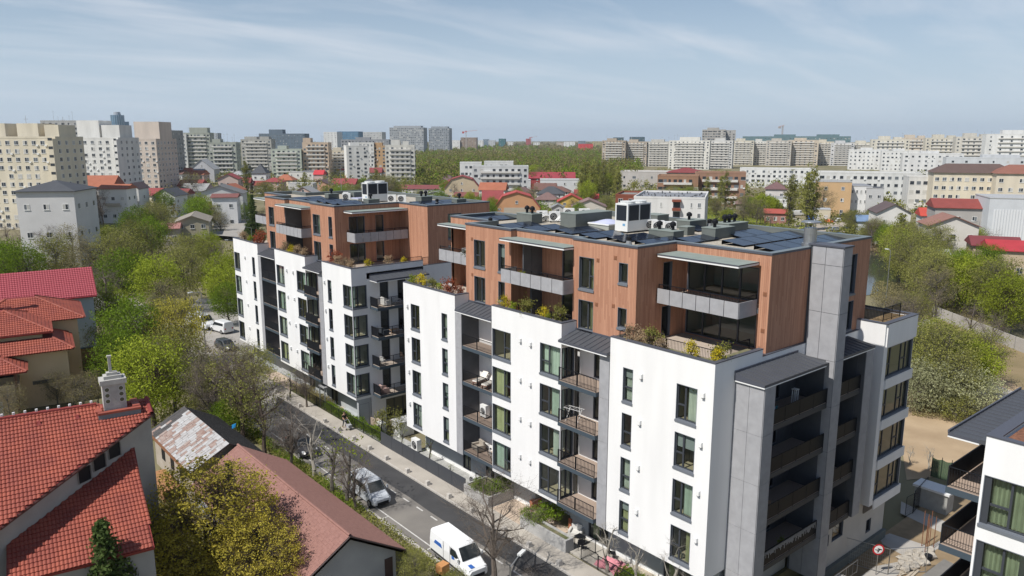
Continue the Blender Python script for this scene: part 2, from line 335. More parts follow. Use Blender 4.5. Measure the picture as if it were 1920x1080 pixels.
def seam_canopy(par, base, x0, x1, y0, y1, zf, zb, axis='x', name='canopy', lip=0.16):
    # standing-seam roof: low edge at zf on the street (axis 'x') or the gable side (axis 'y'), rising to zb at the wall
    mb = MB()
    if axis == 'x':
        mb.quad((x0,y0,zf),(x1,y0,zb),(x1,y1,zb),(x0,y1,zf),0); mb.quad((x0,y1,zf),(x0,y1,zf-lip),(x0,y0,zf-lip),(x0,y0,zf),1)
        mb.quad((x0,y0,zf-lip),(x1,y0,zf-lip),(x1,y0,zb),(x0,y0,zf),1); mb.quad((x1,y1,zf-lip),(x0,y1,zf-lip),(x0,y1,zf),(x1,y1,zb),1)
        mb.quad((x0,y1,zf-lip),(x1,y1,zf-lip),(x1,y0,zf-lip),(x0,y0,zf-lip),2)
        mb.box(x0-.004, x0+.05, y0, y1, zf-lip-.07, zf-lip-.003, 2)
        n = round((y1-y0)/0.52)
        for i in range(1, n):
            y = y0+(y1-y0)*i/n; mb.quad((x0-.003,y-.012,zf+.035),(x1,y-.012,zb+.035),(x1,y+.012,zb+.035),(x0-.003,y+.012,zf+.035),1)
            mb.quad((x0,y-.012,zf),(x1,y-.012,zb),(x1,y-.012,zb+.035),(x0,y-.012,zf+.035),1); mb.quad((x1,y+.012,zb),(x0,y+.012,zf),(x0,y+.012,zf+.035),(x1,y+.012,zb+.035),1)
        mb.box(x1-.06, x1+.02, y0, y1, zb-.02, zb+.12, 1)
    else:
        mb.quad((x0,y0,zf),(x1,y0,zf),(x1,y1,zb),(x0,y1,zb),0); mb.quad((x0,y0,zf-lip),(x1,y0,zf-lip),(x1,y0,zf),(x0,y0,zf),1)
        mb.quad((x0,y1,zf-lip),(x0,y0,zf-lip),(x0,y0,zf),(x0,y1,zb),1); mb.quad((x1,y0,zf-lip),(x1,y1,zf-lip),(x1,y1,zb),(x1,y0,zf),1)
        mb.quad((x0,y1,zf-lip),(x1,y1,zf-lip),(x1,y0,zf-lip),(x0,y0,zf-lip),2); mb.box(x0, x1, y0-.004, y0+.05, zf-lip-.07, zf-lip-.003, 2); mb.box(x0-.004, x0+.05, y0+.051, y1, zf-lip-.07, zf-lip-.003, 2)
        n = round((x1-x0)/0.55)
        for i in range(1, n):
            x = x0+(x1-x0)*i/n; mb.quad((x-.012,y0-.003,zf+.035),(x+.012,y0-.003,zf+.035),(x+.012,y1,zb+.035),(x-.012,y1,zb+.035),1)
            mb.quad((x-.012,y1,zb),(x-.012,y0,zf),(x-.012,y0,zf+.035),(x-.012,y1,zb+.035),1); mb.quad((x+.012,y0,zf),(x+.012,y1,zb),(x+.012,y1,zb+.035),(x+.012,y0,zf+.035),1)
        mb.box(x0, x1, y1-.06, y1+.02, zb-.02, zb+.12, 1)
    return part(name, mb, [M['seam'], M['coping'], M['whitem']], par, base)
def flat_canopy(par, base, x0, x1, y0, y1, z):
    mb = MB(); mb.box(x0, x1, y0, y1, z-0.07, z, 1, 't'); mb.quad((x0,y0,z),(x1,y0,z),(x1,y1,z),(x0,y1,z),0)
    mb.box(x0+.03, x1, y0+.03, y1-.03, z-0.19, z-0.071, 2)
    return part('awning', mb, [M['green'], M['coping'], M['whitem']], par, base)
def fascia(par, base, p, q, z0, z1, n, nin):
    # a run of n grey panels from p to q (plan points), thickness towards nin
    p = Vector(p); q = Vector(q); nin = Vector(nin)
    for i in range(n):
        a = p.lerp(q, (i+.004)/n+.003); b = p.lerp(q, (i+1-.004)/n-.003); mb = MB(); k = nin*0.05
        pts = [a, b, b+k, a+k]
        if (b-a).x*(k.y)-(b-a).y*k.x < 0: pts.reverse()
        mb.prism([v[:] for v in pts], z0, z1); part('panel', mb, M['conc'], par, base)
def panels(par, base, fr, us, zs, m='conc', gap=0.018, thick=0.03):
    for i in range(len(us)-1):
        for j in range(len(zs)-1):
            a, b, c, d = us[i]+gap/2, us[i+1]-gap/2, zs[j]+gap/2, zs[j+1]-gap/2
            P0 = fr.pt(a, -thick, c); P1 = fr.pt(b, 0, d); mb = MB(); mb.box(P0[0], P1[0], P0[1], P1[1], P0[2], P1[2])
            part('panel', mb, M[m], par, base)
def lamp(par, base, fr, u, z):
    def f():
        mb = MB(); mb.box(-.10, .10, -.17, -.002, -.15, .15, 0); mb.box(-.07, .07, -.15, -.02, -.19, -.151, 1); return mb.mesh('vent_hood', [M['whitem'], M['black']])
    inst('vent_hood', cmesh('hood', f), par, Vector(fr.pt(u, 0, z))-Vector(base), fr.rz)
def woodvent(par, base, fr, u, z):
    def f():
        mb = MB(); mb.box(-.13, .13, -.02, -.002, -.13, .13)
        for i in range(4): mb.box(-.1, .1, -.035, -.021, -.1+i*.055, -.075+i*.055)
        return mb.mesh('vent_grille', mat('cedar_vent', (0.27, 0.12, 0.065), 0.7))
    inst('vent_grille', cmesh('wv', f), par, Vector(fr.pt(u, 0, z))-Vector(base), fr.rz)
FL = [3.45, 6.5, 9.55, 12.6]
WZ = [(12.58-3.05*k, 14.83-3.05*k) for k in range(4)]
crnd = random.Random(3)
def rcur(a=0.45, b=0.97):
    c = crnd.choice(['cur','cur','cur','cury','curw'])
    if crnd.random() < 0.12: return None
    return (c, a, b)
def white_volume(par, base, x0, y0, y1, xr, wins, rwins=(), top=16.6, bot=3.0, xr_top=None):
    """a white block front at x0 from y0 to y1; wins on the street side (ya, yb, style), rwins on the -Y return (xa, xb, style)"""
    f = Fr('x', x0); g = Fr('y', y0); mb = MB()
    H = [(-b, -a, z0, z1) for (a, b, s) in wins for (z0, z1) in WZ]
    wall(mb, f, -y1, -y0, bot, top, H, 0.13)
    H2 = [(a, b, z0, z1) for (a, b, s) in rwins for (z0, z1) in WZ]
    wall(mb, g, x0, xr, bot, top, H2, 0.13)
    if xr_top and xr_top > xr: mb.box(xr, xr_top, y0, y0+0.28, 15.4, top, 0)
    mb.quad((x0,y1,bot),(x0,y1,top),(xr,y1,top),(xr,y1,bot),0); mb.quad((x0,y0,bot),(x0,y1,bot),(xr+.6,y1,bot),(xr+.6,y0,bot),0)
    # parapet: inner faces and coping
    mb.quad((x0+.28,y0+.28,15.5),(x0+.28,y0+.28,top),(x0+.28,y1,top),(x0+.28,y1,15.5),0)
    part('wall', mb, [M['render'], M['lining']], par, base)
    mb = MB(); e = 0.03; xe = xr_top or xr
    mb.box(x0-e, x0+.30, y0-e, y1, top+.002, top+.062); mb.box(x0+.301, xe, y0-e, y0+.30, top+.002, top+.060)
    part('coping', mb, M['coping'], par, base)
    for (a, b, s) in wins:
        for k, (z0, z1) in enumerate(WZ):
            q = crnd.random(); ca, cb_ = (0.05, 0.95) if s == 'narrow' else (0.42, 0.97) if s == 'wide' else (0.03, 0.62)
            if s != 'narrow': ca, cb_ = (ca, cb_) if q < .5 else (ca+crnd.choice([.1, .2]), cb_) if q < .75 else (.04, .97)
            window(par, f, -b, -a, z0, z1, s, rcur(ca, cb_), crnd.choice([.3, .42, .55]) if (s == 'narrow' and crnd.random() < .6) or crnd.random() < .12 else 0, base=base, openr=bool(rwins) and a < y0+.1)
    for (a, b, s) in rwins:
        for (z0, z1) in WZ: window(par, g, a, b, z0, z1, s, None, base=base, room=0)
def loggia(par, base, x0, xb, y0, y1, side, door, lit_side=None, proud=0.0, rail='bar', panel=None):
    """recess between white blocks: slabs at each floor, back wall at xb with doors [(ya,yb,style)], dark side wall at y1"""
    f = Fr('x', xb); mb = MB(); H = [(-b, -a, z+.12, z+2.35) for (a, b, s) in door for z in FL]
    wall(mb, f, -y1, -y0, 3.0, 15.6, H, 0.1); part('loggia_wall', mb, [M['render'], M['lining']], par, base)
    for (a, b, s) in door:
        for z in FL: window(par, f, -b, -a, z+.12, z+2.35, s, ('curw', .1, .4) if crnd.random() < .5 else None, dep=.1, base=base, sill=False, room=1.3)
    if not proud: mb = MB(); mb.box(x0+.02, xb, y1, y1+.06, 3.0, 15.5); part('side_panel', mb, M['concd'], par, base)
    for z in FL:
        mb = MB(); mb.box(x0-proud, xb-.002, y0, y1-.002, z-.30, z-.02, 0); part_s = part('balcony', mb, M['slab'], par, base)
        mb = MB(); mb.box(x0-proud+.05, xb-.01, y0+.01, y1-.01, z-.02, z+.004); d = mb.build('deck', M['ply'], part_s)
        rm = rail_mesh((x0-proud+.04, y0+.03, z), (x0-proud+.04, y1-.05, z), 0.98, 0.13 if rail == 'bar' else 0.05, True, .012 if rail == 'bar' else .015); rm.build('railing', M['black'], part_s)
    mb = MB(); mb.box(x0+.1, xb-.01, y0, y1-.01, 15.25, 15.38); part('ceiling', mb, M['whitem'], par, base)
def wood_box(par, base, poly, z0, z1, holes_by_edge=None):
    """cladded storeys over a footprint (counter-clockwise); holes_by_edge: {edge index: [(u0,u1,z0,z1)]} with u along Fr"""
    mb = MB(); n = len(poly); holes_by_edge = holes_by_edge or {}
    for i in range(n):
        a, b = poly[i], poly[(i+1) % n]
        if i in holes_by_edge:
            if abs(a[0]-b[0]) < 1e-6: wall(mb, Fr('x', a[0]), -max(a[1], b[1]), -min(a[1], b[1]), z0, z1, holes_by_edge[i], 0.2, 0, 1)
            else: wall(mb, Fr('y', a[1]), min(a[0], b[0]), max(a[0], b[0]), z0, z1, holes_by_edge[i], 0.2, 0, 1)
        else: mb.quad((*a, z0), (*b, z0), (*b, z1), (*a, z1), 0)
    part('cladding', mb, [M['wood'], M['black']], par, base)
def off_poly(poly, d):
    out_ = []; n = len(poly)
    for i in range(n):
        p, q, r_ = Vector(poly[i-1]), Vector(poly[i]), Vector(poly[(i+1) % n])
        e1 = (q-p).normalized(); e2 = (r_-q).normalized(); n1 = Vector((-e1.y, e1.x)); n2 = Vector((-e2.y, e2.x))
        out_.append(q + (n1+n2)*d)
    return out_
def flat_roof(par, base, poly, zt, deck):
    """parapet coping ring and gravel deck"""
    o_ = off_poly(poly, -0.05); i_ = off_poly(poly, 0.42); mb = MB(); n = len(poly)
    for k in range(n):
        j = (k+1) % n
        mb.quad((*o_[k], zt), (*o_[j], zt), (*i_[j], zt), (*i_[k], zt), 0); mb.quad((*o_[k], zt-.14), (*o_[j], zt-.14), (*o_[j], zt), (*o_[k], zt), 1)
        mb.quad((*o_[j], zt-.14), (*o_[k], zt-.14), (*poly[k], zt-.14), (*poly[j], zt-.14), 1)
        mb.quad((*i_[j], zt), (*i_[j], deck), (*i_[k], deck), (*i_[k], zt), 2)
    part('roof_edge', mb, [mat('coping_grey', (0.15, 0.18, 0.195), 0.5), M['coping'], M['rgrey']], par, base)
    mb = MB(); mb.poly([(*q, deck) for q in i_]); part('roof_deck', mb, M['gravel'], par, base)
def terrace(par, base, x0, x1, y0, y1, deck=(None,), z=15.92):
    mb = MB(); mb.quad((x0+.28, y0+.28, 16.42), (x1, y0+.28, 16.42), (x1, y1, 16.42), (x0+.28, y1, 16.42)); return part('planting_bed', mb, M['soil'], par, base)

# ------------------------------------------------------------------ building A (the near block)
A = empty('apartment_building', (0, 0, 0), 0, 'near white and timber apartment block with panelled chimney tower and solar panels on its roof', 'apartment building', 'new apartment buildings along the street')
ab = (0, 0, 0)
fA = Fr('x', 0.0)
white_volume(A, ab, 0, 0.0, 8.05, 2.1, [(1.12, 2.64, 'wide'), (6.06, 6.91, 'narrow')], xr_top=4.85)
white_volume(A, ab, 0, 12.65, 20.45, 1.35, [(18.15, 20.40, 'wideR'), (12.70, 14.87, 'wide')], [(0.06, 1.30, 'door2')], xr_top=1.5)
white_volume(A, ab, 0, 25.3, 33.2, 1.75, [(30.62, 32.03, 'wide'), (26.42, 27.26, 'narrow')], xr_top=1.5)
for y in (0.67, 5.35):
    for k in range(4): lamp(A, ab, fA, -y, 14.6-3.05*k)
for y, dz in ((16.98, 0), (15.84, -.06)):
    for k in range(4): lamp(A, ab, fA, -y, 14.55-3.05*k+dz)
for k in range(4): lamp(A, ab, fA, -32.5, 14.55-3.05*k)
loggia(A, ab, 0.0, 1.75, 20.47, 24.38, None, [(20.7, 21.6, 'door2')])
loggia(A, ab, 0.0, 1.80, 8.98, 12.62, None, [(9.1, 11.2, 'slider')], proud=0.3)
for (y0, y1) in ((24.4, 25.28), (8.07, 8.95)):
    panels(A, ab, fA, [-y1, -y0], [3.0, 6.16, 9.22, 12.28, 15.33])
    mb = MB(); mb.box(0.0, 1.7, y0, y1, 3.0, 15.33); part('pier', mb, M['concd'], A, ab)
seam_canopy(A, ab, -0.06, 1.45, 20.48, 25.27, 15.48, 15.95)
seam_canopy(A, ab, -0.34, 1.45, 8.07, 12.64, 15.52, 15.98)
# core, ground floor and rear yard side
mb = MB(); mb.box(3.6, 21.8, 2.4, 33.1, -1.4, 15.9, 0); mb.box(2.0, 3.6, 25.3, 33.19, 3.3, 15.9, 0); part('core', mb, M['render'], A, ab)
g2 = Fr('x', 2.0); mb = MB()
GH = [(-4.6, -2.4, 0.1, 2.3), (-11.6, -9.6, 0.1, 2.4), (-21.9, -21.0, 0.1, 2.4), (-23.9, -22.7, 0.2, 2.4), (-27.2, -26.0, 0.3, 2.4), (-17.6, -13.4, -.6, 2.8)]
wall(mb, g2, -33.2, -0.3, -1.4, 3.0, GH, 0.15); wall(mb, Fr('y', 0.3), 2.0, 9.9, -1.4, 3.0); part('base_wall', mb, [M['gwall'], M['lining']], A, ab)
mb = MB(); mb.box(1.96, 1.995, -0.0, 13.3, -0.5, .35); mb.box(1.96, 1.995, 17.7, 33.2, -0.5, .35); part('plinth', mb, M['whitem'], A, ab)
for (a, b, c, d) in GH[:5]: window(A, g2, a, b, c, d, 'door2', ('cury', .1, .5), base=ab, sill=False, dep=.12, room=1.3)
mb = MB(); mb.box(2.0, 6.0, 13.4, 13.5, -.6, 2.8, 0); mb.box(2.0, 6.0, 17.5, 17.6, -.6, 2.8, 0); mb.quad((6,17.5,-.6),(6,13.5,-.6),(6,13.5,2.8),(6,17.5,2.8),1)  # black end wall stands in for the dark inside the passage
mb.box(1.6, 2.6, 17.42, 17.72, 0, 1.0, 2); mb.box(1.9, 5.5, 13.3, 13.6, 0, 1.0, 2); part('entrance_passage', mb, [M['gwall'], M['black'], M['terra']], A, ab)
# gable side: fin, recessed balconies, tower, second fin, rear white block
gz = [3.12, 6.16, 9.2, 12.26, 15.3]
fF = Fr('x', 2.1)
panels(A, ab, fF, [0.02, 0.98, 1.95], gz); panels(A, ab, fF, [0.02, 0.98, 1.95], [0.0, 3.12]); panels(A, ab, Fr('y', -1.95), [2.1, 3.22], [0.0]+gz)
mb = MB(); mb.box(2.1, 3.22, -1.95, 0.0, 0.0, 15.3); part('fin', mb, M['concd'], A, ab)
panels(A, ab, Fr('y', -1.95), [14.35, 15.4], gz); panels(A, ab, Fr('x', 14.35), [-.1, 1.95], gz, 'concd')
mb = MB(); mb.box(14.35, 15.4, -1.95, 0.0, 3.12, 15.3); part('fin', mb, M['concd'], A, ab)
tz = [0.0]+gz+[18.36, 21.4, 22.55]
panels(A, ab, Fr('x', 9.9), [0.0, 0.89, 2.02], tz, gap=.03); panels(A, ab, Fr('y', -2.02), [9.9, 11.0], tz, gap=.03)
mb = MB(); mb.box(9.9, 11.0, -2.02, 0.149, 0.0, 22.55); part('chimney_tower', mb, M['concd'], A, ab)
mb = MB(); mb.box(9.82, 11.1, -2.10, 0.3, 22.56, 22.66); part('tower_cap', mb, M['coping'], A, ab)
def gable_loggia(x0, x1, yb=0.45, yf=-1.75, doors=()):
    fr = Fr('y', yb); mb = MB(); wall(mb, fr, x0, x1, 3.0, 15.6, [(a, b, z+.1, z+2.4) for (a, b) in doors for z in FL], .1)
    part('loggia_wall', mb, [M['concd'], M['lining']], A, ab)  # back wall coloured dark to deepen the shade in the recess
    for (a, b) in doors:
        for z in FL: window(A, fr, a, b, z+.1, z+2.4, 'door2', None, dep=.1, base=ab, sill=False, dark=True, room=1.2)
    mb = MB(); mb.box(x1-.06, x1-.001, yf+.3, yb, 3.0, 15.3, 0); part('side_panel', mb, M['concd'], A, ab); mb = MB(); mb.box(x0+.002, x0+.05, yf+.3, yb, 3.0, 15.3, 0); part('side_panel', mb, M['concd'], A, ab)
    for z in FL:
        mb = MB(); mb.box(x0, x1, yf, yb, z-.42, z-.08, 0); b_ = part('balcony', mb, mat('slab_shade_dark', (0.06, 0.06, 0.062), .7), A, ab)  # slab colour near black, with the recess's shade put into it
        mb = MB(); mb.box(x0, x1, yf+.04, yb, z-.079, z-.05); mb.build('deck', M['ply'], b_)
        rail_mesh((x0+.02, yf+.03, z-.08), (x1-.02, yf+.03, z-.08), 0.98, 0.045, True, .016).build('railing', M['black'], b_)
    mb = MB(); mb.box(x0, x1, yf+.05, yb, 15.1, 15.2); part('ceiling', mb, M['concd'], A, ab)
gable_loggia(3.24, 9.86, doors=[(4.3, 6.0), (7.0, 7.9)])
gable_loggia(11.02, 14.33, doors=[(12.0, 13.4)])
seam_canopy(A, ab, 1.95, 8.9, -2.02, -0.02, 15.42, 15.72, 'y'); seam_canopy(A, ab, 11.02, 15.45, -2.02, 0.1, 15.42, 15.72, 'y')
mb = MB(); mb.box(2.1, 4.84, 0.001, .28, 15.3, 15.6); mb.box(4.86, 9.9, 0.0, 0.26, 15.3, 16.15, 0); mb.box(11.0, 17.03, -0.05, 0.26, 15.3, 15.85, 0); mb.box(15.4, 17.03, -0.06, 0.4, 3.0, 15.3); part('wall', mb, M['render'], A, ab)
mb = MB(); mb.box(4.86, 9.88, -.03, .29, 16.152, 16.2); mb.box(11.02, 17.0, -.08, .29, 15.852, 15.9); part('coping', mb, M['coping'], A, ab)
# rear white block A4
mb = MB(); X0, X1, Y0, Y1 = 17.03, 21.75, -1.92, 6.0
wall(mb, Fr('x', X0), -Y1, -Y0, 3.0, 16.6)
gw = [(17.58, 21.70, z0, z1) for z0, z1 in WZ]
wall(mb, Fr('y', Y0), X0, X1, 3.0, 16.6, gw, .13); mb.box(X0+.01, X1-.01, Y0+.3, Y1, 3.0, 3.02, 0)
mb.quad((X1,Y0,3.0),(X1,Y1,3.0),(X1,Y1,16.6),(X1,Y0,16.6)); part('wall', mb, [M['render'], M['lining']], A, ab)
for z0, z1 in WZ:
    window(A, Fr('y', Y0), 17.58, 21.70, z0, z1, 'four', None, base=ab, room=2.6, roomc='roomb')
for z0, z1 in WZ+[(16.66, 0)]: mb = MB(); mb.box(17.60 if z1 else 17.2, 21.95, Y0-.10, Y0-.001, z0-.78 if z1 else 14.95, z0-.06); part('band', mb, M['render'], A, ab)
mb = MB(); mb.box(X0-.03, X1+.2, Y0-.13, Y0+.3, 16.602, 16.665); mb.box(X0-.03, X0+.3, Y0+.301, 0.1, 16.602, 16.665); mb.box(X1-.1, X1+.2, Y0+.301, 6, 16.602, 16.665); part('coping', mb, M['coping'], A, ab)
mb = MB(); mb.quad((X0+.3,Y0+.3,16.45),(X1-.1,Y0+.3,16.45),(X1-.1,6,16.45),(X0+.3,6,16.45)); part('planting_bed', mb, mat('dry_sedum', (0.30, 0.19, 0.10), .95, col2=(0.16, 0.12, 0.05), vs=5), A, ab)
railing(A, ab, (18.3, -1.1, 16.45), (18.3, 3, 16.45), 1.0, .1); railing(A, ab, (18.3, -1.1, 16.45), (21.0, -1.1, 16.45), 1.0, .1)
wall_b = MB(); wall(wall_b, Fr('y', -1.0), 11.1, 21.9, -1.6, 3.0, [(12.3, 13.3, .9, 1.8), (13.7, 15.3, 1.0, 2.9), (19.0, 19.8, -.2, .9)], .15); wall_b.quad((21.9,-1.0,-1.6),(21.9,5,-1.6),(21.9,5,3),(21.9,-1.0,3)); part('base_wall', wall_b, [mat('cream_base', (0.52, 0.50, 0.46), .9, var=.12, vs=.7), M['black']], A, ab)
mb = MB(); mb.box(11.1, 22.0, -1.25, -1.002, -1.6, -.75); part('plinth', mb, M['duct'], A, ab)
mb = MB(); mb.box(18.2, 22.0, -1.1, -1.03, 1.75, 2.85)
for i in range(40): mb.box(18.25+i*.093, 18.28+i*.093, -1.13, -1.101, 1.8, 2.8)
part('vent_grille', mb, mat('taupe_grille', (0.20, 0.18, 0.16), .6), A, ab)
for (a, b, c, d) in [(12.3, 13.3, .9, 1.8), (13.7, 15.3, 1.0, 2.9), (19.0, 19.8, -.2, .9)]: window(A, Fr('y', -1.0), a, b, c, d, 'x', None, base=ab, sill=False, dark=True, dep=.15, room=.8)
# timber storeys
RA = 22.45
polyA = [(18.1, .15), (18.1, 27.2), (9.4, 27.2), (9.4, 31.6), (4.2, 31.6), (4.2, 25.65), (1.45, 25.65), (1.45, 19.85), (2.0, 19.85), (2.0, 13.08), (1.45, 13.08), (1.45, 7.26), (5.4, 7.26), (5.4, .15)]
Hm = [(-12.5, -11.05, 18.97, 21.22), (-12.5, -11.05, 16.08, 18.2), (-8.82, -8.02, 19.88, 21.24), (-8.82, -8.02, 16.86, 18.24)]
Hl = [(-24.56, -23.08, 18.97, 21.2), (-24.56, -23.08, 16.05, 18.2), (-21.43, -20.59, 18.97, 21.2), (-21.43, -20.59, 16.6, 18.2)]
Hg = [(13.6, 16.3, 18.6, 21.4), (13.6, 16.3, 16.0, 18.1)]
RO = (15.9, 21.6)
holesA = {5+0: [], 6: Hl, 8: [(-19.85, -13.08, *RO)], 10: Hm, 12: [(-7.26, -.82, *RO)], 4: [(-31.5, -26.0, 15.9, 21.4)], 13: Hg, 11: [(4.1, 5.05, 16.0, 18.15), (4.1, 5.05, 19.0, 21.15)]}
holesA.pop(5)
wood_box(A, ab, polyA, 15.6, RA-.14, holesA); flat_roof(A, ab, polyA, RA, 22.02)
fW = Fr('x', 1.45)
for h, s in zip(Hm, ('wideR', 'door2', 'x', 'x')): window(A, fW, *h, s, ('cur', .5, .95) if s == 'x' else ('cury', .55, .8), base=ab, dep=.22)
for h, s, bl in zip(Hl, ('wide', 'door2', 'x', 'x'), (.0, 0, .5, 0)): window(A, fW, *h, s, None, bl, base=ab, dep=.22)
for h in Hg: window(A, Fr('y', .15), *h, 'four', None, base=ab, dep=.22)
for h in holesA[11]: window(A, Fr('y', 7.26), *h, 'x', None, base=ab, dep=.22, dark=True, sill=False)
for u, z in ((-10.7, 21.15), (-9.13, 21.5), (-10.75, 18.1), (-9.2, 18.25), (-24.8, 21.2), (-24.8, 18.25)): woodvent(A, ab, fW, u, z)
for z in (19.9, 17.6): woodvent(A, ab, Fr('x', 5.4), -.45, z)
def recess(par, base, xf, xb, y0, y1, z0, z1, fl, doors, mw='wood', roomc='room'):
    """loggia inside the timber storeys: side walls, back wall with glazing, middle slab"""
    mb = MB(); fr = Fr('x', xb); wall(mb, fr, -y1, -y0, z0, z1, [(-b, -a, f+.08, f+2.3) for (a, b, s) in doors for f in fl], .1)
    mb.quad((xf,y1,z0),(xb,y1,z0),(xb,y1,z1),(xf,y1,z1)); mb.quad((xb,y0,z0),(xf,y0,z0),(xf,y0,z1),(xb,y0,z1)); mb.quad((xf,y0,z1),(xf,y1,z1),(xb,y1,z1),(xb,y0,z1))
    part('recess_wall', mb, [M[mw], M['black']], par, base)
    for (a, b, s) in doors:
        for f in fl: window(par, fr, -b, -a, f+.08, f+2.3, s, None, dep=.1, base=base, sill=False, room=3.0, roomc=roomc)
    mb = MB(); mb.box(xf, xb, y0, y1, fl[1]-.35, fl[1]-.02); part('floor_slab', mb, M['concd'], par, base)
    mb = MB(); mb.box(xf, xb, y0, y1, fl[0]-.1, fl[0]); mb.box(xf, xb, y0, y1, fl[1]-.02, fl[1]); part('deck', mb, M['deck'], par, base)
recess(A, ab, 2.0, 3.1, 13.08, 19.85, 15.9, 21.6, (15.95, 18.95), [(13.5, 15.9, 'slider'), (18.9, 19.5, 'x')])
mb = MB(); mb.box(2.02, 3.09, 18.1, 18.2, 15.96, 18.58); mb.box(2.02, 3.09, 18.1, 18.2, 18.96, 21.59); mb.box(1.2, 2.0, 18.1, 18.2, 18.96, 21.5); part('divider', mb, M['concd'], A, ab)
recess(A, ab, 5.4, 6.5, .82, 7.26, 15.9, 21.6, (15.95, 18.95), [(1.6, 7.1, 'slider')])
recess(A, ab, 4.2, 5.6, 26.0, 31.5, 15.9, 21.4, (15.95, 18.95), [(27.5, 30.0, 'slider')])
def big_balcony(par, base, xf, xb, y0, y1, z0=18.52, z1=19.5, n=6, ends=('lo', 'hi'), hi=.30):
    mb = MB(); mb.box(xf+.06, xb, y0+.06, y1-.06, z0+.05, z0+.40, 0); mb.box(xf+.08, xb, y0+.08, y1-.08, z0+.401, z0+.43, 1); b_ = part('balcony', mb, [M['concd'], M['deck']], par, base)
    fascia(par, base, (xf, y0), (xf, y1), z0, z1, n, (1, 0))
    if 'lo' in ends: fascia(par, base, (xf+.06, y0), (xb, y0), z0, z1, 1, (0, 1))
    if 'hi' in ends: fascia(par, base, (xf+.06, y1), (xb, y1), z0, z1, 1, (0, -1))
    rail_mesh((xf+.1, y0+.08, z1-.45), (xf+.1, y1-.08, z1-.45), .45+hi, .11).build('railing', M['black'], b_)
    rail_mesh((xf+.1, y0+.08, z1-.45), (xb, y0+.08, z1-.45), .45+hi, .11).build('railing', M['black'], b_)
big_balcony(A, ab, .42, 2.0, 13.0, 19.85, n=6); big_balcony(A, ab, 3.45, 5.4, .95, 7.2, n=6, ends=('lo',)); big_balcony(A, ab, 2.9, 4.2, 26.1, 31.7, n=5)
flat_canopy(A, ab, .45, 2.0, 13.0, 20.1, 21.83); flat_canopy(A, ab, 3.2, 5.4, .95, 7.1, 21.83); flat_canopy(A, ab, 2.95, 4.2, 26.0, 32.0, 21.75)
# terraces over the white blocks
def bed(par, base, x0, x1, y0, y1, z=16.42, m='soil'):
    mb = MB(); mb.box(x0, x1, y0, y1, z-.3, z); part('planting_bed', mb, M[m], par, base)
bed(A, ab, .29, 1.25, .29, 8.0); bed(A, ab, 1.26, 4.85, .29, 1.1); bed(A, ab, .29, .95, 12.95, 20.4); bed(A, ab, .29, 1.0, 25.6, 33.0); bed(A, ab, 1.01, 1.44, 25.6, 26.2)
mb = MB(); mb.box(1.26, 5.4, 1.11, 8.05, 15.8, 15.95); part('terrace_deck', mb, M['deck'], A, ab); mb = MB(); mb.box(.96, 1.45, 12.95, 20.4, 15.8, 15.95); part('terrace_deck', mb, M['deck'], A, ab); mb = MB(); mb.box(1.01, 4.2, 26.21, 33.0, 15.8, 15.95); part('terrace_deck', mb, M['deck'], A, ab); 
railing(A, ab, (1.4, 1.25, 15.95), (1.4, 8.0, 15.95), 1.0); railing(A, ab, (1.4, 1.25, 15.95), (5.3, 1.25, 15.95), 1.0)
railing(A, ab, (1.05, 13.0, 15.95), (1.05, 20.3, 15.95), 1.0); railing(A, ab, (1.1, 26.3, 15.95), (1.1, 32.8, 15.95), .9); railing(A, ab, (1.1, 26.3, 15.95), (1.44, 26.3, 15.95), .9)
railing(A, ab, (.5, 7.7, 16.45), (1.4, 7.7, 16.45), .55); railing(A, ab, (.5, 13.1, 16.45), (1.4, 13.1, 16.45), .5)
# steel flue on the tower
def flue():
    mb = MB(); FX, FY = 10.35, .5; mb.cyl(FX, FY, 22.3, 23.6, .40, k=20); mb.cyl(FX, FY, 22.3, 22.62, .5, k=20)
    for a in range(4): mb.cyl(FX+.3*math.cos(a*1.57), FY+.3*math.sin(a*1.57), 23.55, 23.95, .025, k=5)
    mb.cyl(FX, FY, 23.95, 24.02, .62, .55, 20); mb.cyl(FX, FY, 23.2, 23.26, .415, k=20)
    return part('flue', mb, M['steel'], A, ab)
flue()

# ------------------------------------------------------------------ building B (the far block)
B = empty('apartment_building', (-.25, 42.4, 0), 0, 'far white and timber apartment block with corner glazing and terrace balconies on its gable', 'apartment building', 'new apartment buildings along the street')
bb = (-.25, 42.4, 0); xB = -.25
fB = Fr('x', xB)
white_volume(B, bb, xB, 42.4, 48.75, 1.45, [(46.75, 47.6, 'narrow'), (42.46, 44.25, 'wide')], [(-.19, 1.40, 'wide')], xr_top=8.2)
white_volume(B, bb, xB, 52.8, 60.9, 1.2, [(58.4, 60.55, 'wideR'), (52.86, 55.1, 'wide')], [(-.19, 1.1, 'door2')], xr_top=1.3)
white_volume(B, bb, xB, 66.0, 74.0, 1.5, [(67.1, 67.95, 'narrow'), (72.0, 73.9, 'wideR')], xr_top=1.3)
for y in (48.2, 57.6, 55.9, 70.1):
    for k in range(4): lamp(B, bb, fB, -y, 14.5-3.05*k)
loggia(B, bb, xB, 1.5, 60.95, 65.1, None, [(61.2, 62.4, 'door2')], rail='mesh')
loggia(B, bb, xB, 1.55, 49.75, 52.75, None, [(50.0, 51.9, 'slider')], proud=.3, rail='mesh')
for (y0, y1) in ((65.12, 65.98), (48.77, 49.72)):
    panels(B, bb, fB, [-y1, -y0], [3.0, 6.16, 9.22, 12.28, 15.33]); mb = MB(); mb.box(xB, 1.4, y0, y1, 3.0, 15.33); part('pier', mb, M['concd'], B, bb)
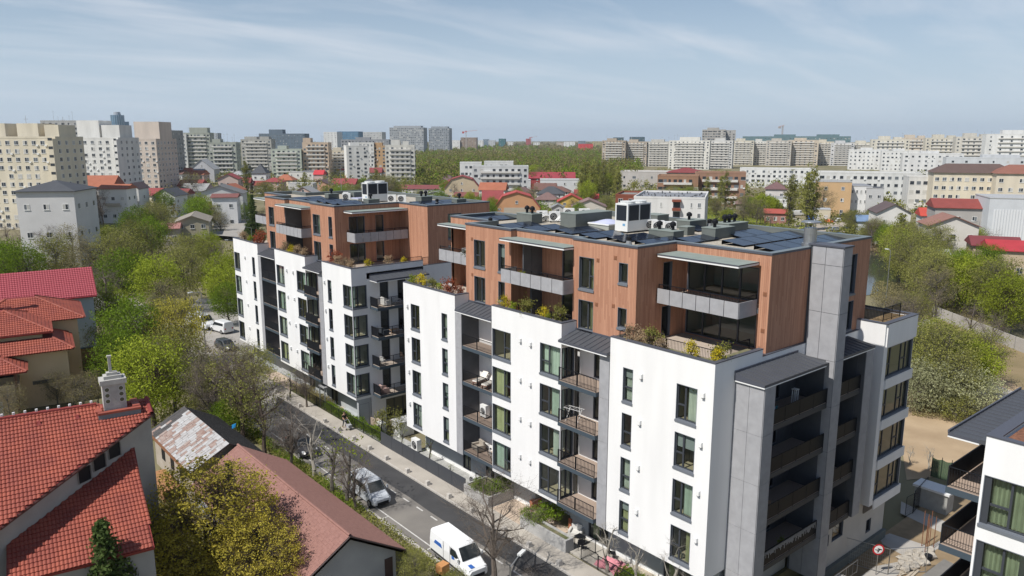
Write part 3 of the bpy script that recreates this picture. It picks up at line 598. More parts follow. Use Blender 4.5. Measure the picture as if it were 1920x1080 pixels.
seam_canopy(B, bb, xB-.06, 1.2, 60.95, 65.97, 15.48, 15.95); seam_canopy(B, bb, xB-.34, 1.2, 48.8, 52.78, 15.52, 15.98)
mb = MB(); mb.box(3.2, 21, 45.2, 73.5, -.5, 15.9); mb.box(1.7, 3.2, 66, 73.95, 3.2, 15.9); part('core', mb, M['render'], B, bb)
gb = Fr('y', 42.4); mb = MB()
DB = [(2.9, 3.9), (5.0, 6.0)]
wall(mb, gb, 1.45, 16.0, 0, 16.0, [(a, b, z+.1, z+2.4) for (a, b) in DB for z in FL]+[(3.2, 6.4, .1, 2.4)], .12); mb.box(8.21, 16, 42.41, 42.65, 15.3, 16.05); part('wall', mb, [M['render'], M['black']], B, bb)
for (a, b) in DB:
    for z in FL: window(B, gb, a, b, z+.1, z+2.4, 'x', None, dep=.12, base=bb, sill=False, dark=True, room=1.5)
window(B, gb, 3.2, 6.4, .1, 2.4, 'slider', None, dep=.12, base=bb, sill=False, dark=True, room=2)
mb = MB(); mb.box(8.2, 16, 42.37, 42.7, 16.052, 16.1); part('coping', mb, M['coping'], B, bb)
for z in FL:
    mb = MB(); mb.box(1.75, 8.4, 40.95, 42.4, z-.30, z-.02); b_ = part('balcony', mb, M['slab'], B, bb); b_.location = -Vector(bb)
    mb = MB(); mb.box(1.78, 8.36, 41.0, 42.39, z-.019, z+.004); mb.build('deck', M['deck'], b_)
    rail_mesh((1.8, 41.0, z), (8.3, 41.0, z), .98, .11).build('railing', M['black'], b_); rail_mesh((1.8, 41.0, z), (1.8, 42.38, z), .98, .045, True, .016).build('railing', M['black'], b_)
seam_canopy(B, bb, 1.75, 8.0, 40.95, 42.38, 15.42, 15.72, 'y')
gB2 = Fr('x', 1.5); mb = MB(); GB = [(-51.5, -49.9, .1, 2.4), (-57, -55.5, .3, 2.4)]; wall(mb, gB2, -74, -42.4, -.5, 3.0, GB, .15); part('base_wall', mb, [M['gwall'], M['lining']], B, bb)
for h in GB: window(B, gB2, *h, 'door2', None, base=bb, sill=False, dep=.12, room=1.3)
window(B, Fr('y', 42.4-.003), .1, 1.2, .1, 2.5, 'x', ('cur', .1, .9), base=bb, sill=False, dep=.1, room=0)
mb = MB(); mb.box(.0, 1.5, 42.4, 42.75, 0, 3.0, 0); mb.box(xB+.6, 1.5, 42.76, 48, 0, .3); part('base_wall', mb, M['gwall'], B, bb)
polyB = [(17.3, 42.55), (17.3, 69), (8, 69), (8, 73.2), (4, 73.2), (4, 66.3), (1.2, 66.3), (1.2, 60.6), (1.75, 60.6), (1.75, 53.9), (1.2, 53.9), (1.2, 48.2), (9.0, 48.2), (9.0, 42.55)]
HmB = [(-53.4, -51.65, 18.97, 21.15), (-53.4, -51.65, 16.05, 18.2), (-49.7, -48.85, 18.97, 21.15), (-49.7, -48.85, 16.4, 18.2)]
HlB = [(-65.4, -63.8, 18.97, 21.15), (-65.4, -63.8, 16.05, 18.2)]
HbB = [(2.8, 4.7, 16.05, 18.2), (2.8, 4.7, 19.0, 21.1), (6.0, 7.0, 16.05, 18.2), (6.0, 7.0, 19.0, 21.1)]
hB = {6: HlB, 8: [(-60.6, -53.9, *RO)], 10: HmB, 11: HbB, 13: [(11.6, 13.4, 18.6, 21.3), (11.6, 13.4, 16.2, 17.9)], 4: [(-73, -66.8, 15.9, 21.4)]}
wood_box(B, bb, polyB, 15.6, 22.35-.14, hB); flat_roof(B, bb, polyB, 22.35, 21.95)
fWB = Fr('x', 1.2)
for h, s in zip(HmB, ('wide', 'door2', 'narrow', 'x')): window(B, fWB, *h, s, ('cur', .3, .7) if s == 'wide' else None, base=bb, dep=.22)
for h, s in zip(HlB, ('wide', 'door2')): window(B, fWB, *h, s, None, base=bb, dep=.22)
for h, s in zip(HbB, ('door2', 'door2', 'x', 'x')): window(B, Fr('y', 48.2), *h, s, None, base=bb, dep=.15, sill=False, room=2.5)
for h in hB[13]: window(B, Fr('y', 42.55), *h, 'door2', ('cur', .2, .5), base=bb, dep=.2)
recess(B, bb, 1.75, 2.9, 53.9, 60.6, 15.9, 21.6, (15.95, 18.95), [(55.0, 56.4, 'x'), (54.0, 54.7, 'x')])
mb = MB(); mb.box(.9, 2.89, 59.9, 60.0, 15.96, 21.55); part('divider', mb, M['concd'], B, bb)
recess(B, bb, 4.0, 5.2, 66.8, 73.0, 15.9, 21.4, (15.95, 18.95), [(68, 70, 'slider')])
big_balcony(B, bb, .0, 1.75, 53.85, 60.6, n=7); big_balcony(B, bb, 2.5, 4.0, 66.9, 73.0, n=5); flat_canopy(B, bb, .1, 1.75, 53.85, 60.9, 21.80); flat_canopy(B, bb, 2.5, 4, 66.9, 73.4, 21.7)
mb = MB(); mb.box(2.56, 8.99, 46.46, 48.19, 18.57, 18.92, 0); mb.box(2.6, 8.99, 46.5, 48.19, 18.921, 18.95, 1); b_ = part('balcony', mb, [M['concd'], M['deck']], B, bb)
fascia(B, bb, (2.5, 46.4), (8.99, 46.4), 18.52, 19.5, 7, (0, 1)); fascia(B, bb, (2.5, 46.46), (2.5, 48.19), 18.52, 19.5, 1, (1, 0))
rail_mesh((2.6, 46.5, 19.05), (8.95, 46.5, 19.05), .7, .11).build('railing', M['black'], b_); rail_mesh((2.6, 46.5, 19.05), (2.6, 48.1, 19.05), .7, .11).build('railing', M['black'], b_)
mb = MB(); mb.box(2.2, 8.98, 46.3, 48.19, 21.71, 21.78, 1, 't'); mb.quad((2.2,46.3,21.78),(8.98,46.3,21.78),(8.98,48.19,21.78),(2.2,48.19,21.78),0); mb.box(2.23, 8.97, 46.33, 48.18, 21.58, 21.709, 2); part('awning', mb, [M['green'], M['coping'], M['whitem']], B, bb)
bed(B, bb, xB+.29, .8, 42.69, 48.7); bed(B, bb, .81, 8.2, 42.69, 43.6); bed(B, bb, xB+.29, .8, 53.1, 60.8); bed(B, bb, xB+.29, .9, 66.3, 73.8)
mb = MB(); mb.box(.81, 9.0, 43.61, 48.2, 15.8, 15.95); part('terrace_deck', mb, M['deck'], B, bb); mb = MB(); mb.box(.81, 1.2, 53.1, 60.8, 15.8, 15.95); part('terrace_deck', mb, M['deck'], B, bb); mb = MB(); mb.box(.91, 4, 66.3, 73.8, 15.8, 15.95); part('terrace_deck', mb, M['deck'], B, bb); 
railing(B, bb, (.95, 43.75, 15.95), (.95, 48.1, 15.95), .9); railing(B, bb, (.95, 43.75, 15.95), (8.9, 43.75, 15.95), .9); railing(B, bb, (8.3, 42.6, 16.1), (10.2, 42.6, 16.1), .8); railing(B, bb, (1.0, 53.2, 15.95), (1.0, 60.7, 15.95), .9)

# ------------------------------------------------------------------ building C (corner of a third block, right edge)
Cb = empty('apartment_building', (0, -13.9, 0), 0, 'white apartment block cut off by the right edge, with glazed corner and railed balconies', 'apartment building', 'new apartment buildings along the street')
cb = (0, -13.9, 0)
white_c = MB(); fC = Fr('x', 0.0)
HC = [(14.0, 19.4, z0, z1+.02) for z0, z1 in WZ]
wall(white_c, fC, 13.9, 26, 3.0, 16.6, HC, .13); white_c.quad((0,-13.9,3),(0,-13.9,16.6),(2.2,-13.9,16.6),(2.2,-13.9,3)); white_c.quad((.28,-14.2,15.5),(.28,-26,15.5),(.28,-26,16.6),(.28,-14.2,16.6)); white_c.box(2.2, 12, -26, -13.9, 0, 15.9, 0)
part('wall', white_c, [M['render'], M['lining']], Cb, cb)
mb = MB(); mb.box(-.03, .3, -26, -13.87, 16.602, 16.665); mb.box(.301, 12, -14.4, -13.87, 16.602, 16.662); part('coping', mb, M['coping'], Cb, cb)
for z0, z1 in WZ:
    window(Cb, fC, 14.0, 19.4, z0, z1+.02, 'four', ('curo', .05, .30), base=cb, room=2.2)
mb = MB(); mb.quad((.301,-26,16.4),(12,-26,16.4),(12,-14.41,16.4),(.301,-14.41,16.4)); part('planting_bed', mb, mat('bark_mulch', (0.26, 0.12, 0.07), .95, col2=(.12, .055, .035), vs=9), Cb, cb)
railing(Cb, cb, (2.2, -15.1, 16.4), (2.2, -22, 16.4), 1.0); railing(Cb, cb, (2.2, -15.1, 16.4), (9, -15.1, 16.4), 1.0)
seam_canopy(Cb, cb, 2.1, 12, -13.0, -11.65, 15.55, 15.55, 'y')
mb = MB(); mb.box(2.1, 12, -13.9, -13.0, 15.4, 15.6); part('gutter_roof', mb, M['seam'], Cb, cb)
for z in FL[1:]:
    mb = MB(); mb.box(2.75, 12, -13.9, -11.6, z-.34, z-.02); b_ = part('balcony', mb, M['slab'], Cb, cb)
    mb = MB(); mb.box(2.79, 12, -13.88, -11.65, z-.019, z+.004); mb.build('deck', M['ply'], b_)
    rail_mesh((2.85, -11.65, z), (2.85, -13.85, z), 1.0, .12).build('railing', M['black'], b_)
    mb = MB(); mb.box(2.83, 12, -11.66, -11.6, z, z+1.02); mb.build('screen', M['black'], b_)
mb = MB(); mb.box(.05, .14, -14.3, -14.02, 3, 15.4); part('corner_post', mb, M['frame'], Cb, cb)
# ================================================================== ground, street, yards
def struct(name, mb, mats): o = mb.build(name, mats); o['kind'] = 'structure'; return o
M['asph'] = mat('old_asphalt', (0.215, 0.20, 0.18), .95, col2=(0.15, 0.14, 0.13), vs=.35, bump=.15, bs=18, detail=9)
M['asph2'] = mat('new_asphalt', (0.058, 0.058, 0.06), .95, col2=(0.042, 0.042, 0.044), vs=.6, bump=.15, bs=22)
M['pave'] = mat('pavement', (0.42, 0.385, 0.335), .95, col2=(0.34, 0.31, 0.27), vs=.5, bump=.1, bs=20)
M['kerb'] = mat('kerbstone', (0.48, 0.45, 0.41), .9, var=.15, vs=2)
M['paint'] = mat('road_paint', (0.62, 0.61, 0.58), .8, col2=(.42, .41, .39), vs=4)
M['lawn'] = mat('grass_green', (0.075, 0.115, 0.026), .95, col2=(0.14, 0.125, 0.05), vs=.5, detail=8)
M['earth'] = mat('dry_earth', (0.44, 0.33, 0.21), .98, col2=(0.30, 0.215, 0.13), vs=.22, bump=.3, bs=3, detail=10)
M['earth2'] = mat('tan_ground', (0.26, 0.195, 0.11), .98, col2=(0.19, 0.15, 0.075), vs=.25, bump=.3, bs=4, detail=10)
M['mud'] = mat('brown_soil', (0.30, 0.22, 0.13), .98, col2=(0.20, 0.145, 0.085), vs=.8, bump=.4, bs=6, detail=9)
M['cpath'] = mat('concrete_path', (0.40, 0.375, 0.34), .95, var=.12, vs=1.0)
M['tan'] = mat('tan_paving', (0.52, 0.42, 0.33), .95, col2=(.44, .35, .27), vs=1.2)
gm = mat('ground_mixed', (0.14, 0.13, 0.06), .98, col2=(0.22, 0.19, 0.12), vs=.045, detail=12, bump=.2, bs=1.5)
S = 7500.0
mb = MB(); mb.quad((-S, -S, -1.7), (S, -S, -1.7), (S, S, -1.7), (-S, S, -1.7)); struct('ground', mb, gm)
# the raised plot of the street and the blocks
mb = MB(); mb.box(-90, 2.4, -60, 160, -1.69, -.02); mb.box(2.401, 22, 0, 160, -1.69, -.02); struct('terrain', mb, gm)
mb = MB(); mb.box(-8.15, -2.4, -40, 140, -.019, 0.0); struct('road', mb, M['asph'])
mb = MB(); n = 60; rr = random.Random(2)
xs = [(-4.42+rr.uniform(-.12, .12), -40+i*3.0) for i in range(n+1)]
for i in range(n): mb.quad((xs[i][0], xs[i][1], .004), (-2.4, xs[i][1], .004), (-2.4, xs[i+1][1], .004), (xs[i+1][0], xs[i+1][1], .004))
struct('road_repair_strip', mb, M['asph2'])
mb = MB(); mb.box(-2.25, -.55, -40, 140, -.019, .12); struct('pavement', mb, M['pave'])
for x0, x1 in ((-2.4, -2.25), (-8.4, -8.15)):
    mb = MB(); y = -20
    while y < 95: mb.box(x0, x1, y+.008, y+.992, -.02, .13); y += 1.0
    struct('kerb', mb, M['kerb'])['kind'] = 'structure'
def marking(x0, x1, y0, y1, z=.008):
    mb = MB(); mb.box(x0, x1, y0, y1, z-.003, z); struct('road_marking', mb, M['paint'])
for i in range(-12, 24): marking(-4.96, -4.84, 31.34-2.02*i-.0, 32.24-2.02*i)
marking(-7.5, -7.4, -10, 30.2, .006); marking(-7.5, -7.4, 33, 52, .006)
for y in (24.2, 30.2, 18.1, 12, 33.1, 39.2): marking(-8.12, -7.52, y, y+.1)
# front yards: planters, paving, lawn, walls
mb = MB(); mb.box(-.54, 1.95, 13.3, 20.0, -.019, .11); struct('entrance_paving', mb, M['tan'])
mb = MB(); mb.box(-.54, 1.95, 20.01, 41, -.019, .09); mb.box(-.5, 2.0, 41.01, 42.3, -.019, .09); struct('gravel_yard', mb, mat('grey_gravel', (.44, .44, .42), .95, var=.3, vs=4, bump=.4, bs=25))
mb = MB(); mb.box(-.3, 1.9, 7.0, 13.2, -.019, .12); struct('patio_paving', mb, mat('patio_tile', (.46, .43, .38), .9, var=.12, vs=2))
mb = MB(); mb.box(-.54, 1.95, -20, 6.95, -.019, .10); mb.box(-.54, .6, 42.4, 58, -.019, .10); struct('lawn', mb, M['lawn'])
mb = MB(); mb.box(-.5, 1.4, 58.2, 66, -.019, .1); struct('entrance_paving', mb, M['tan'])
mb = MB(); mb.box(1.4, 1.96, -20, 7, -.018, .16); mb.box(.62, 1.45, 43, 49, -.018, .2); struct('pebble_strip', mb, mat('pebbles', (.55, .48, .38), .95, var=.4, vs=12, bump=.5, bs=30))
M['pconc'] = mat('planter_concrete', (.42, .415, .40), .9, col2=(.36, .355, .345), vs=1.5)
def planter(label, x0, x1, y0, y1, h, w=.18):
    e = empty('planter', (x0, y0, 0), 0, label, 'planter', 'concrete planters by the entrance')
    b = (x0, y0, 0)
    mb = MB(); mb.box(x0, x1, y0, y0+w, 0, h); mb.box(x0, x0+w, y0+w+.001, y1-w-.001, 0, h); mb.box(x0, x1, y1-w, y1, 0, h); mb.box(x1-w, x1, y0+w+.001, y1-w-.001, 0, h); part('planter_wall', mb, M['pconc'], e, b)
    mb = MB(); mb.box(x0+w, x1-w, y0+w, y1-w, .2, h-.08); part('soil', mb, M['soil'], e, b); return e
planter('pale concrete planter at the end of the dark fence, with clipped shrubs', -.72, 1.6, 17.75, 20.6, 0) if False else None
planter('long concrete planter box between the dark fence and the entrance', -.72, 1.9, 20.1, 23.4, 1.0)
planter('lower concrete planter wall on the near side of the entrance, before the patio', -.72, .1, 11.2, 16.2, 1.05)
def fence_panels(label, y0, y1, x, h, m, n=7, base_h=.0):
    e = empty('fence', (x, y0, 0), 0, label, 'fence'); b = (x, y0, 0)
    for i in range(n):
        a = y0+(y1-y0)*i/n; c = y0+(y1-y0)*(i+1)/n; mb = MB(); mb.box(x-.02, x+.02, a+.012, c-.012, .1, h); part('panel', mb, m, e, b)
    return e
fence_panels('solid anthracite panel fence between the pavement and the gravel yard', 23.35, 37.1, -.56, 1.42, mat('anthracite_panel', (.05, .055, .065), .55))
def bar_fence(label, pts, h, m, sp=.11, group=None, post_every=2.4):
    e = empty('fence', pts[0], 0, label, 'fence', group); b = pts[0]
    for p, q in zip(pts[:-1], pts[1:]):
        o = rail_mesh(p, q, h, sp).build('rail_panel', m, e, tuple(-Vector(b)))
    return e
bar_fence('black bar fence round the green lawn of the far block', [(-.52, 37.2, .1), (-.52, 58, .1)], 1.1, M['black'])
bar_fence('black bar fence along the lawn under the near gable corner', [(-.5, -18, .1), (-.5, 8.2, .1)], 1.1, M['black'])
bar_fence('black railing and gate round the ground floor patio', [(-.45, 8.3, .1), (-.45, 9.9, .1), (1.0, 9.9, .1)], 1.15, M['black'])
bar_fence('dark yard fence between the two apartment blocks', [(-.5, 37.15, .1), (2.2, 41.4, .1)], 1.5, M['black'], .05)
bar_fence('glass-fronted railing above the long planter box', [(.4, 20.3, .95), (.4, 23.2, .95)], .8, M['black'])
# bollards along the kerb
def bollard():
    mb = MB(); a, b, h = .20, .15, .36
    lo = [(-a,-a,0),(a,-a,0),(a,a,0),(-a,a,0)]; hi = [(-b,-b,h),(b,-b,h),(b,b,h),(-b,b,h)]; c = .03; tp = [(-b+c,-b+c,h+.03),(b-c,-b+c,h+.03),(b-c,b-c,h+.03),(-b+c,b-c,h+.03)]
    for i in range(4):
        j = (i+1) % 4; mb.quad(lo[i], lo[j], hi[j], hi[i]); mb.quad(hi[i], hi[j], tp[j], tp[i])
    mb.quad(*tp); return mb.mesh('bollard', mat('bollard_concrete', (.50, .47, .43), .9, var=.15, vs=5))
bm = bollard()
for i, y in enumerate([10.4, 13.58, 16.4, 20.4, 23.56, 26.73, 29.94, 33.54, 36.6, 39.7, 42.76, 45.9, 52.0, 55.2, 58.4, 61.6, 64.5]):
    o = inst('bollard', bm, None, (-2.1, y, .12)); tag(o, 'low square concrete bollard on the kerb, %s from the near end of its row' % ORD[i], 'bollard', 'concrete bollards along the kerb')
# yards on the gable side
mb = MB(); mb.box(10, 60, -16, -.9, -1.68, -1.45); struct('soil_yard', mb, M['mud'])
def zpoly(name, pts, z, m):
    P = [Vector((onz(px, py, z).x, onz(px, py, z).y, z)) for px, py in pts]
    a = sum(P[i].x*P[(i+1) % len(P)].y-P[(i+1) % len(P)].x*P[i].y for i in range(len(P)))
    if a < 0: P.reverse()
    mb = MB(); mb.poly(P); return struct(name, mb, m)
zpoly('concrete_path', [(1648, 1008), (1668, 1000), (1735, 1022), (1740, 1042), (1700, 1045), (1655, 1020)], -1.44, M['cpath'])
zpoly('concrete_path', [(1690, 940), (1720, 955), (1800, 990), (1780, 1005), (1735, 985), (1688, 962)], -1.44, M['cpath'])
zpoly('concrete_path', [(1600, 1090), (1680, 1080), (1790, 1008), (1760, 1015), (1700, 1050), (1640, 1062)], -1.435, M['cpath'])
zpoly('asphalt_drive', [(1700, 1100), (1770, 1048), (1815, 1070), (1830, 1110)], -1.43, mat('drive_grey', (.20, .19, .175), .95, var=.15, vs=2))
zpoly('sandy_lot', [(1690, 830), (1700, 900), (1790, 890), (1850, 900), (1990, 930), (2000, 700), (1880, 690), (1740, 640), (1690, 650)], -1.66, M['earth'])
zpoly('dry_grass', [(1690, 615), (1740, 590), (1990, 660), (2000, 745), (1930, 735), (1860, 700), (1700, 660)], -1.64, M['earth2'])
zpoly('concrete_path', [(1690, 668), (1712, 672), (1850, 715), (1930, 745), (1930, 775), (1840, 730), (1690, 690)], -1.63, M['cpath'])
zpoly('concrete_path', [(1690, 603), (1735, 597), (1760, 605), (1700, 618)], -1.63, M['cpath'])
M['water'] = mat('canal_water', (.045, .05, .04), .06, spec=.6, bump=.06, bs=.8)
zpoly('water', [(1560, 560), (1562, 440), (1640, 452), (1672, 470), (1690, 500), (1790, 515), (1990, 545), (1990, 580), (1900, 572), (1780, 560), (1690, 555), (1640, 552)], -1.62, M['water'])
zpoly('grass_bank', [(1570, 445), (1600, 428), (1700, 452), (1700, 470), (1650, 462)], -1.60, M['lawn'])
zpoly('reed_bank', [(1600, 450), (1640, 457), (1680, 470), (1697, 487), (1670, 479), (1640, 468), (1600, 462)], -1.58, mat('dry_reeds', (.36, .27, .16), .98, col2=(.25, .18, .10), vs=.4))
zpoly('park_lane', [(1320, 388), (1330, 384), (1520, 414), (1560, 430), (1530, 428), (1420, 408)], -1.60, M['cpath'])
zpoly('car_park', [(1470, 422), (1520, 405), (1600, 408), (1640, 425), (1600, 436), (1500, 432)], -1.59, mat('carpark_ground', (.40, .35, .29), .95, var=.2, vs=.1))
zpoly('grass_field', [(1310, 412), (1325, 385), (1440, 400), (1520, 420), (1500, 440), (1380, 430)], -1.61, M['lawn'])
zpoly('street', [(300, 660), (370, 560), (440, 560), (520, 745), (505, 830), (380, 760)], .006, mat('street_pale', (.34, .32, .29), .95, var=.2, vs=.4))
zpoly('side_street', [(395, 440), (420, 380), (455, 372), (470, 400), (452, 445)], .012, mat('street_pale', (.34, .32, .29)))

# ------------------------------------------------------------------ furniture on the balconies, in the yards
def box_part(name, m, par, *b): mb = MB(); mb.box(*b); return mb.build(name, m, par)
def heat_unit(loc, rz, label, w_=.95, h=.8, d=.38, group='air conditioning units on the flat roofs', legs=True):
    e = empty('air_conditioner', loc, rz, label, 'air conditioner', group)
    z0 = .12 if legs else 0
    def cs():
        mb = MB(); mb.box(-w_/2, w_/2, 0, d, z0, z0+h); return mb.mesh('casing', mat('ac_white', (.74, .74, .72), .5))
    inst('casing', cmesh(('acc', w_, h, d, legs), cs), e)
    def gr():
        mb = MB(); r = min(h, w_)*.40; k = 18; c = (-w_*.12 if w_ > h*1.05 else 0, -.012, z0+h/2)
        ring = [(c[0]+r*math.cos(2*math.pi*i/k), -.012, c[2]+r*math.sin(2*math.pi*i/k)) for i in range(k)]; mb.poly(ring, 0)
        for rr_ in (r, r*.66, r*.33):
            for i in range(k):
                a0 = 2*math.pi*i/k; a1 = 2*math.pi*(i+1)/k
                mb.tube((c[0]+rr_*math.cos(a0), -.02, c[2]+rr_*math.sin(a0)), (c[0]+rr_*math.cos(a1), -.02, c[2]+rr_*math.sin(a1)), .010, None, 3, 1)
        return mb.mesh('fan_grille', [M['black'], mat('ac_white', (.74, .74, .72))])
    inst('fan_grille', cmesh(('acg', w_, h, legs), gr), e)
    if legs:
        def lg():
            mb = MB(); mb.box(-.04, .04, 0, d, 0, z0-.002); return mb.mesh('foot', M['black'])
        for x in (-w_*.35, w_*.35): inst('foot', cmesh(('acl', d, z0), lg), e, (x, 0, 0))
    return e
heat_unit((.95, 23.6, 9.56), R(-90), 'white boxy heat pump on the second-highest sunny balcony left of centre', .75, 1.0, .42, None)
heat_unit((.6, 23.9, .1), R(-90), 'white heat pump in the gravel yard beside the long planter', .95, .9, .4, None)
heat_unit((.5, 39.2, .1), R(-90), 'white heat pump under the near block next to a sapling', 1.0, 1.2, .5, None); heat_unit((.9, 33.5, .1), R(-90), 'white heat pump under the white corner behind the dark fence', 1.0, 1.1, .5, None)
heat_unit((2.6, 18.75, 18.97), R(-60), 'tall pale cabinet unit on the timber loggia balcony with two flowerpots on it', .8, 1.6, .5, None)
def lounger(x, y, z, rz, label):
    e = empty('sun_lounger', (x, y, z), rz, label, 'sun lounger', 'sun loungers on the balcony')
    wm = mat('dark_teak', (.16, .07, .045), .7); cm = mat('cream_cushion', (.68, .64, .58), .95)
    mb = MB(); mb.box(-.3, .3, -.9, .45, .26, .32); mb.build('frame', wm, e)
    for sx in (-.26, .26):
        for sy in (-.8, .35): box_part('leg', wm, e, sx-.03, sx+.03, sy-.03, sy+.03, 0, .26)
    mb = MB(); mb.box(-.28, .28, -.88, .15, .322, .42); mb.build('cushion', cm, e)
    mb = MB(); mb.quad((-.28,.15,.42),(.28,.15,.42),(.28,.62,.85),(-.28,.62,.85)); mb.quad((.28,.15,.33),(-.28,.15,.33),(-.28,.66,.80),(.28,.66,.80)); mb.quad((-.28,.62,.85),(.28,.62,.85),(.28,.66,.8),(-.28,.66,.8)); mb.quad((-.28,.15,.33),(-.28,.15,.42),(-.28,.62,.85),(-.28,.66,.8)); mb.quad((.28,.15,.42),(.28,.15,.33),(.28,.66,.8),(.28,.62,.85)); mb.build('backrest', cm, e)
lounger(.75, 23.0, 9.56+3.05*0+0, R(-60), 'cream sun lounger on the middle balcony, the left one of two') if False else None
lounger(.85, 22.9, 9.56, R(-75), 'cream cushioned sun lounger on the balcony, left of the pair'); lounger(.85, 21.7, 9.56, R(-75), 'cream cushioned sun lounger on the balcony, right of the pair')
bpy.data.objects['air_conditioner'].location = (.95, 22.9, 6.51)
def bicycle(x, y, z, rz, label):
    e = empty('bicycle', (x, y, z), rz, label, 'bicycle')
    for i, cx in enumerate((-.52, .52)):
        mb = MB(); k = 20
        for j in range(k):
            a0 = 2*math.pi*j/k; a1 = 2*math.pi*(j+1)/k; mb.tube((cx+.33*math.cos(a0), 0, .34+.33*math.sin(a0)), (cx+.33*math.cos(a1), 0, .34+.33*math.sin(a1)), .022, None, 4)
        for j in range(8): mb.tube((cx, 0, .34), (cx+.32*math.cos(j*.785), 0, .34+.32*math.sin(j*.785)), .004, None, 3, 1)
        mb.build('wheel', [M['black'], M['steel']], e)
    mb = MB(); P = {'bb': (-.08,0,.32), 'st': (-.22,0,.82), 'hd': (.38,0,.85), 'rw': (-.52,0,.34), 'fw': (.52,0,.34)}
    for a, b in (('bb','st'),('bb','hd'),('st','hd'),('bb','rw'),('st','rw'),('hd','fw')): mb.tube(P[a], P[b], .018, None, 6)
    mb.build('frame', mat('bike_white', (.6, .6, .6), .4), e)
    mb = MB(); mb.tube((.38,-.26,1.0),(.38,.26,1.0),.014,None,5); mb.tube((.38,0,.85),(.38,0,1.0),.014,None,5); mb.build('handlebar', M['black'], e)
    box_part('saddle', M['black'], e, -.36, -.12, -.06, .06, .86, .92)
bicycle(.75, 21.7, 3.46, R(65), 'white bicycle parked on the lowest balcony left of the green-curtained windows')
def armchair(x, y, z, rz, m, label, group=None):
    e = empty('armchair', (x, y, z), rz, label, 'armchair', group)
    box_part('seat', m, e, -.35, .35, -.35, .3, .16, .42); mb = MB(); mb.box(-.4, .4, .28, .45, .1, .85); mb.build('backrest', m, e)
    for s in (-1, 1): box_part('arm', m, e, s*.44-.08, s*.44+.08, -.36, .29, .1, .6)
dkc = mat('charcoal_cushion', (.06, .07, .085), .9); wkc = mat('wicker_tan', (.34, .27, .21), .9); wck = mat('white_chair', (.62, .61, .58), .6)
armchair(.9, 23.5, 3.46, R(-100), mat('beige_fabric', (.36, .32, .27), .9), 'beige armchair in the corner of the balcony with the bicycle')
def table(x, y, z, m, label, w_=.7, d=.7, h=.72, rz=0, group=None):
    e = empty('table', (x, y, z), rz, label, 'table', group); box_part('tabletop', m, e, -w_/2, w_/2, -d/2, d/2, h-.035, h)
    for sx in (-1, 1):
        for sy in (-1, 1): box_part('leg', m, e, sx*(w_/2-.05)-.02, sx*(w_/2-.05)+.02, sy*(d/2-.05)-.02, sy*(d/2-.05)+.02, 0, h-.035)
def chair(x, y, z, rz, m, label, group=None):
    e = empty('chair', (x, y, z), rz, label, 'chair', group); box_part('seat', m, e, -.22, .22, -.22, .22, .43, .47); box_part('backrest', m, e, -.22, .22, .19, .225, .471, .88)
    for sx in (-1, 1):
        for sy in (-1, 1): box_part('leg', m, e, sx*.19-.018, sx*.19+.018, sy*.19-.018, sy*.19+.018, 0, .43)
wdt = mat('pale_wood', (.45, .30, .19), .7)
for k, (z, nm) in enumerate(zip(FL, ('lowest', 'second-lowest', 'second-highest', 'highest'))):
    if k == 0: armchair(2.6, 41.6, z+.005, R(80), mat('rose_fabric', (.42, .29, .26), .9), 'rose armchair on the lowest gable balcony of the far block')
    if k == 1:
        table(5.9, 41.7, z+.005, wck, 'pale dining table on the second-lowest gable balcony', 1.0, .7)
        for i, (dx, rz, w_) in enumerate(((-.9, 90, 'left'), (.9, -90, 'right'))): chair(5.9+dx, 41.7, z+.005, R(rz), wdt, 'wooden chair at the %s end of the pale table on the second-lowest gable balcony' % w_, 'chairs on the gable balconies')
        chair(2.5, 41.6, z+.005, R(120), wck, 'white chair alone at the left end of the second-lowest gable balcony', 'chairs on the gable balconies')
    if k == 2:
        table(4.0, 41.7, z+.005, wdt, 'wooden coffee table on the second-highest gable balcony', 1.0, .6, .42)
        armchair(5.7, 41.75, z+.005, R(-90), dkc, 'dark armchair right of the coffee table on the second-highest gable balcony', 'armchairs on the gable balconies'); armchair(2.8, 41.75, z+.005, R(90), dkc, 'dark armchair left of the coffee table on the second-highest gable balcony', 'armchairs on the gable balconies')
    if k == 3:
        table(4.4, 41.7, z+.005, wck, 'white round-edged table on the highest gable balcony', .7, .7, .5); armchair(3.2, 41.7, z+.005, R(90), wck, 'white armchair on the highest gable balcony', 'armchairs on the gable balconies'); armchair(6.2, 41.75, z+.005, R(-90), dkc, 'dark armchair at the right end of the highest gable balcony', 'armchairs on the gable balconies')
# drying rack, patio set, pink cloth
e = empty('drying_rack', (.6, 11.9, 9.56), R(-80), 'white folding clothes rack on the balcony beside the tall glazing', 'drying rack'); mb = MB()
for i in range(8): mb.tube((-.7+i*.2, -.28, .95), (-.7+i*.2, .28, .95), .009, None, 4)
for y in (-.28, .28): mb.tube((-.7, y, .95), (.7, y, .95), .014, None, 4)
mb.build('rack_top', M['whitem'], e); mb = MB()
for sx in (-.5, .5): mb.tube((sx, -.28, 0), (sx, .28, .95), .014, None, 4); mb.tube((sx, .28, 0), (sx, -.28, .95), .014, None, 4)
mb.build('legs', M['whitem'], e)
bpy.data.objects['drying_rack'].location.z = 9.56
table(.9, 11.4, .12, M['black'], 'small black table on the ground floor patio', .6, .6, .7)
armchair(1.5, 12.4, .12, R(-60), wck, 'white outdoor armchair on the ground floor patio by the wall'); chair(.5, 10.9, .12, R(140), M['black'], 'black garden chair beside the small patio table'); chair(1.3, 8.6, .12, R(30), M['black'], 'black garden chair at the near end of the patio')
mb = MB(); n = 14; rr = random.Random(5)
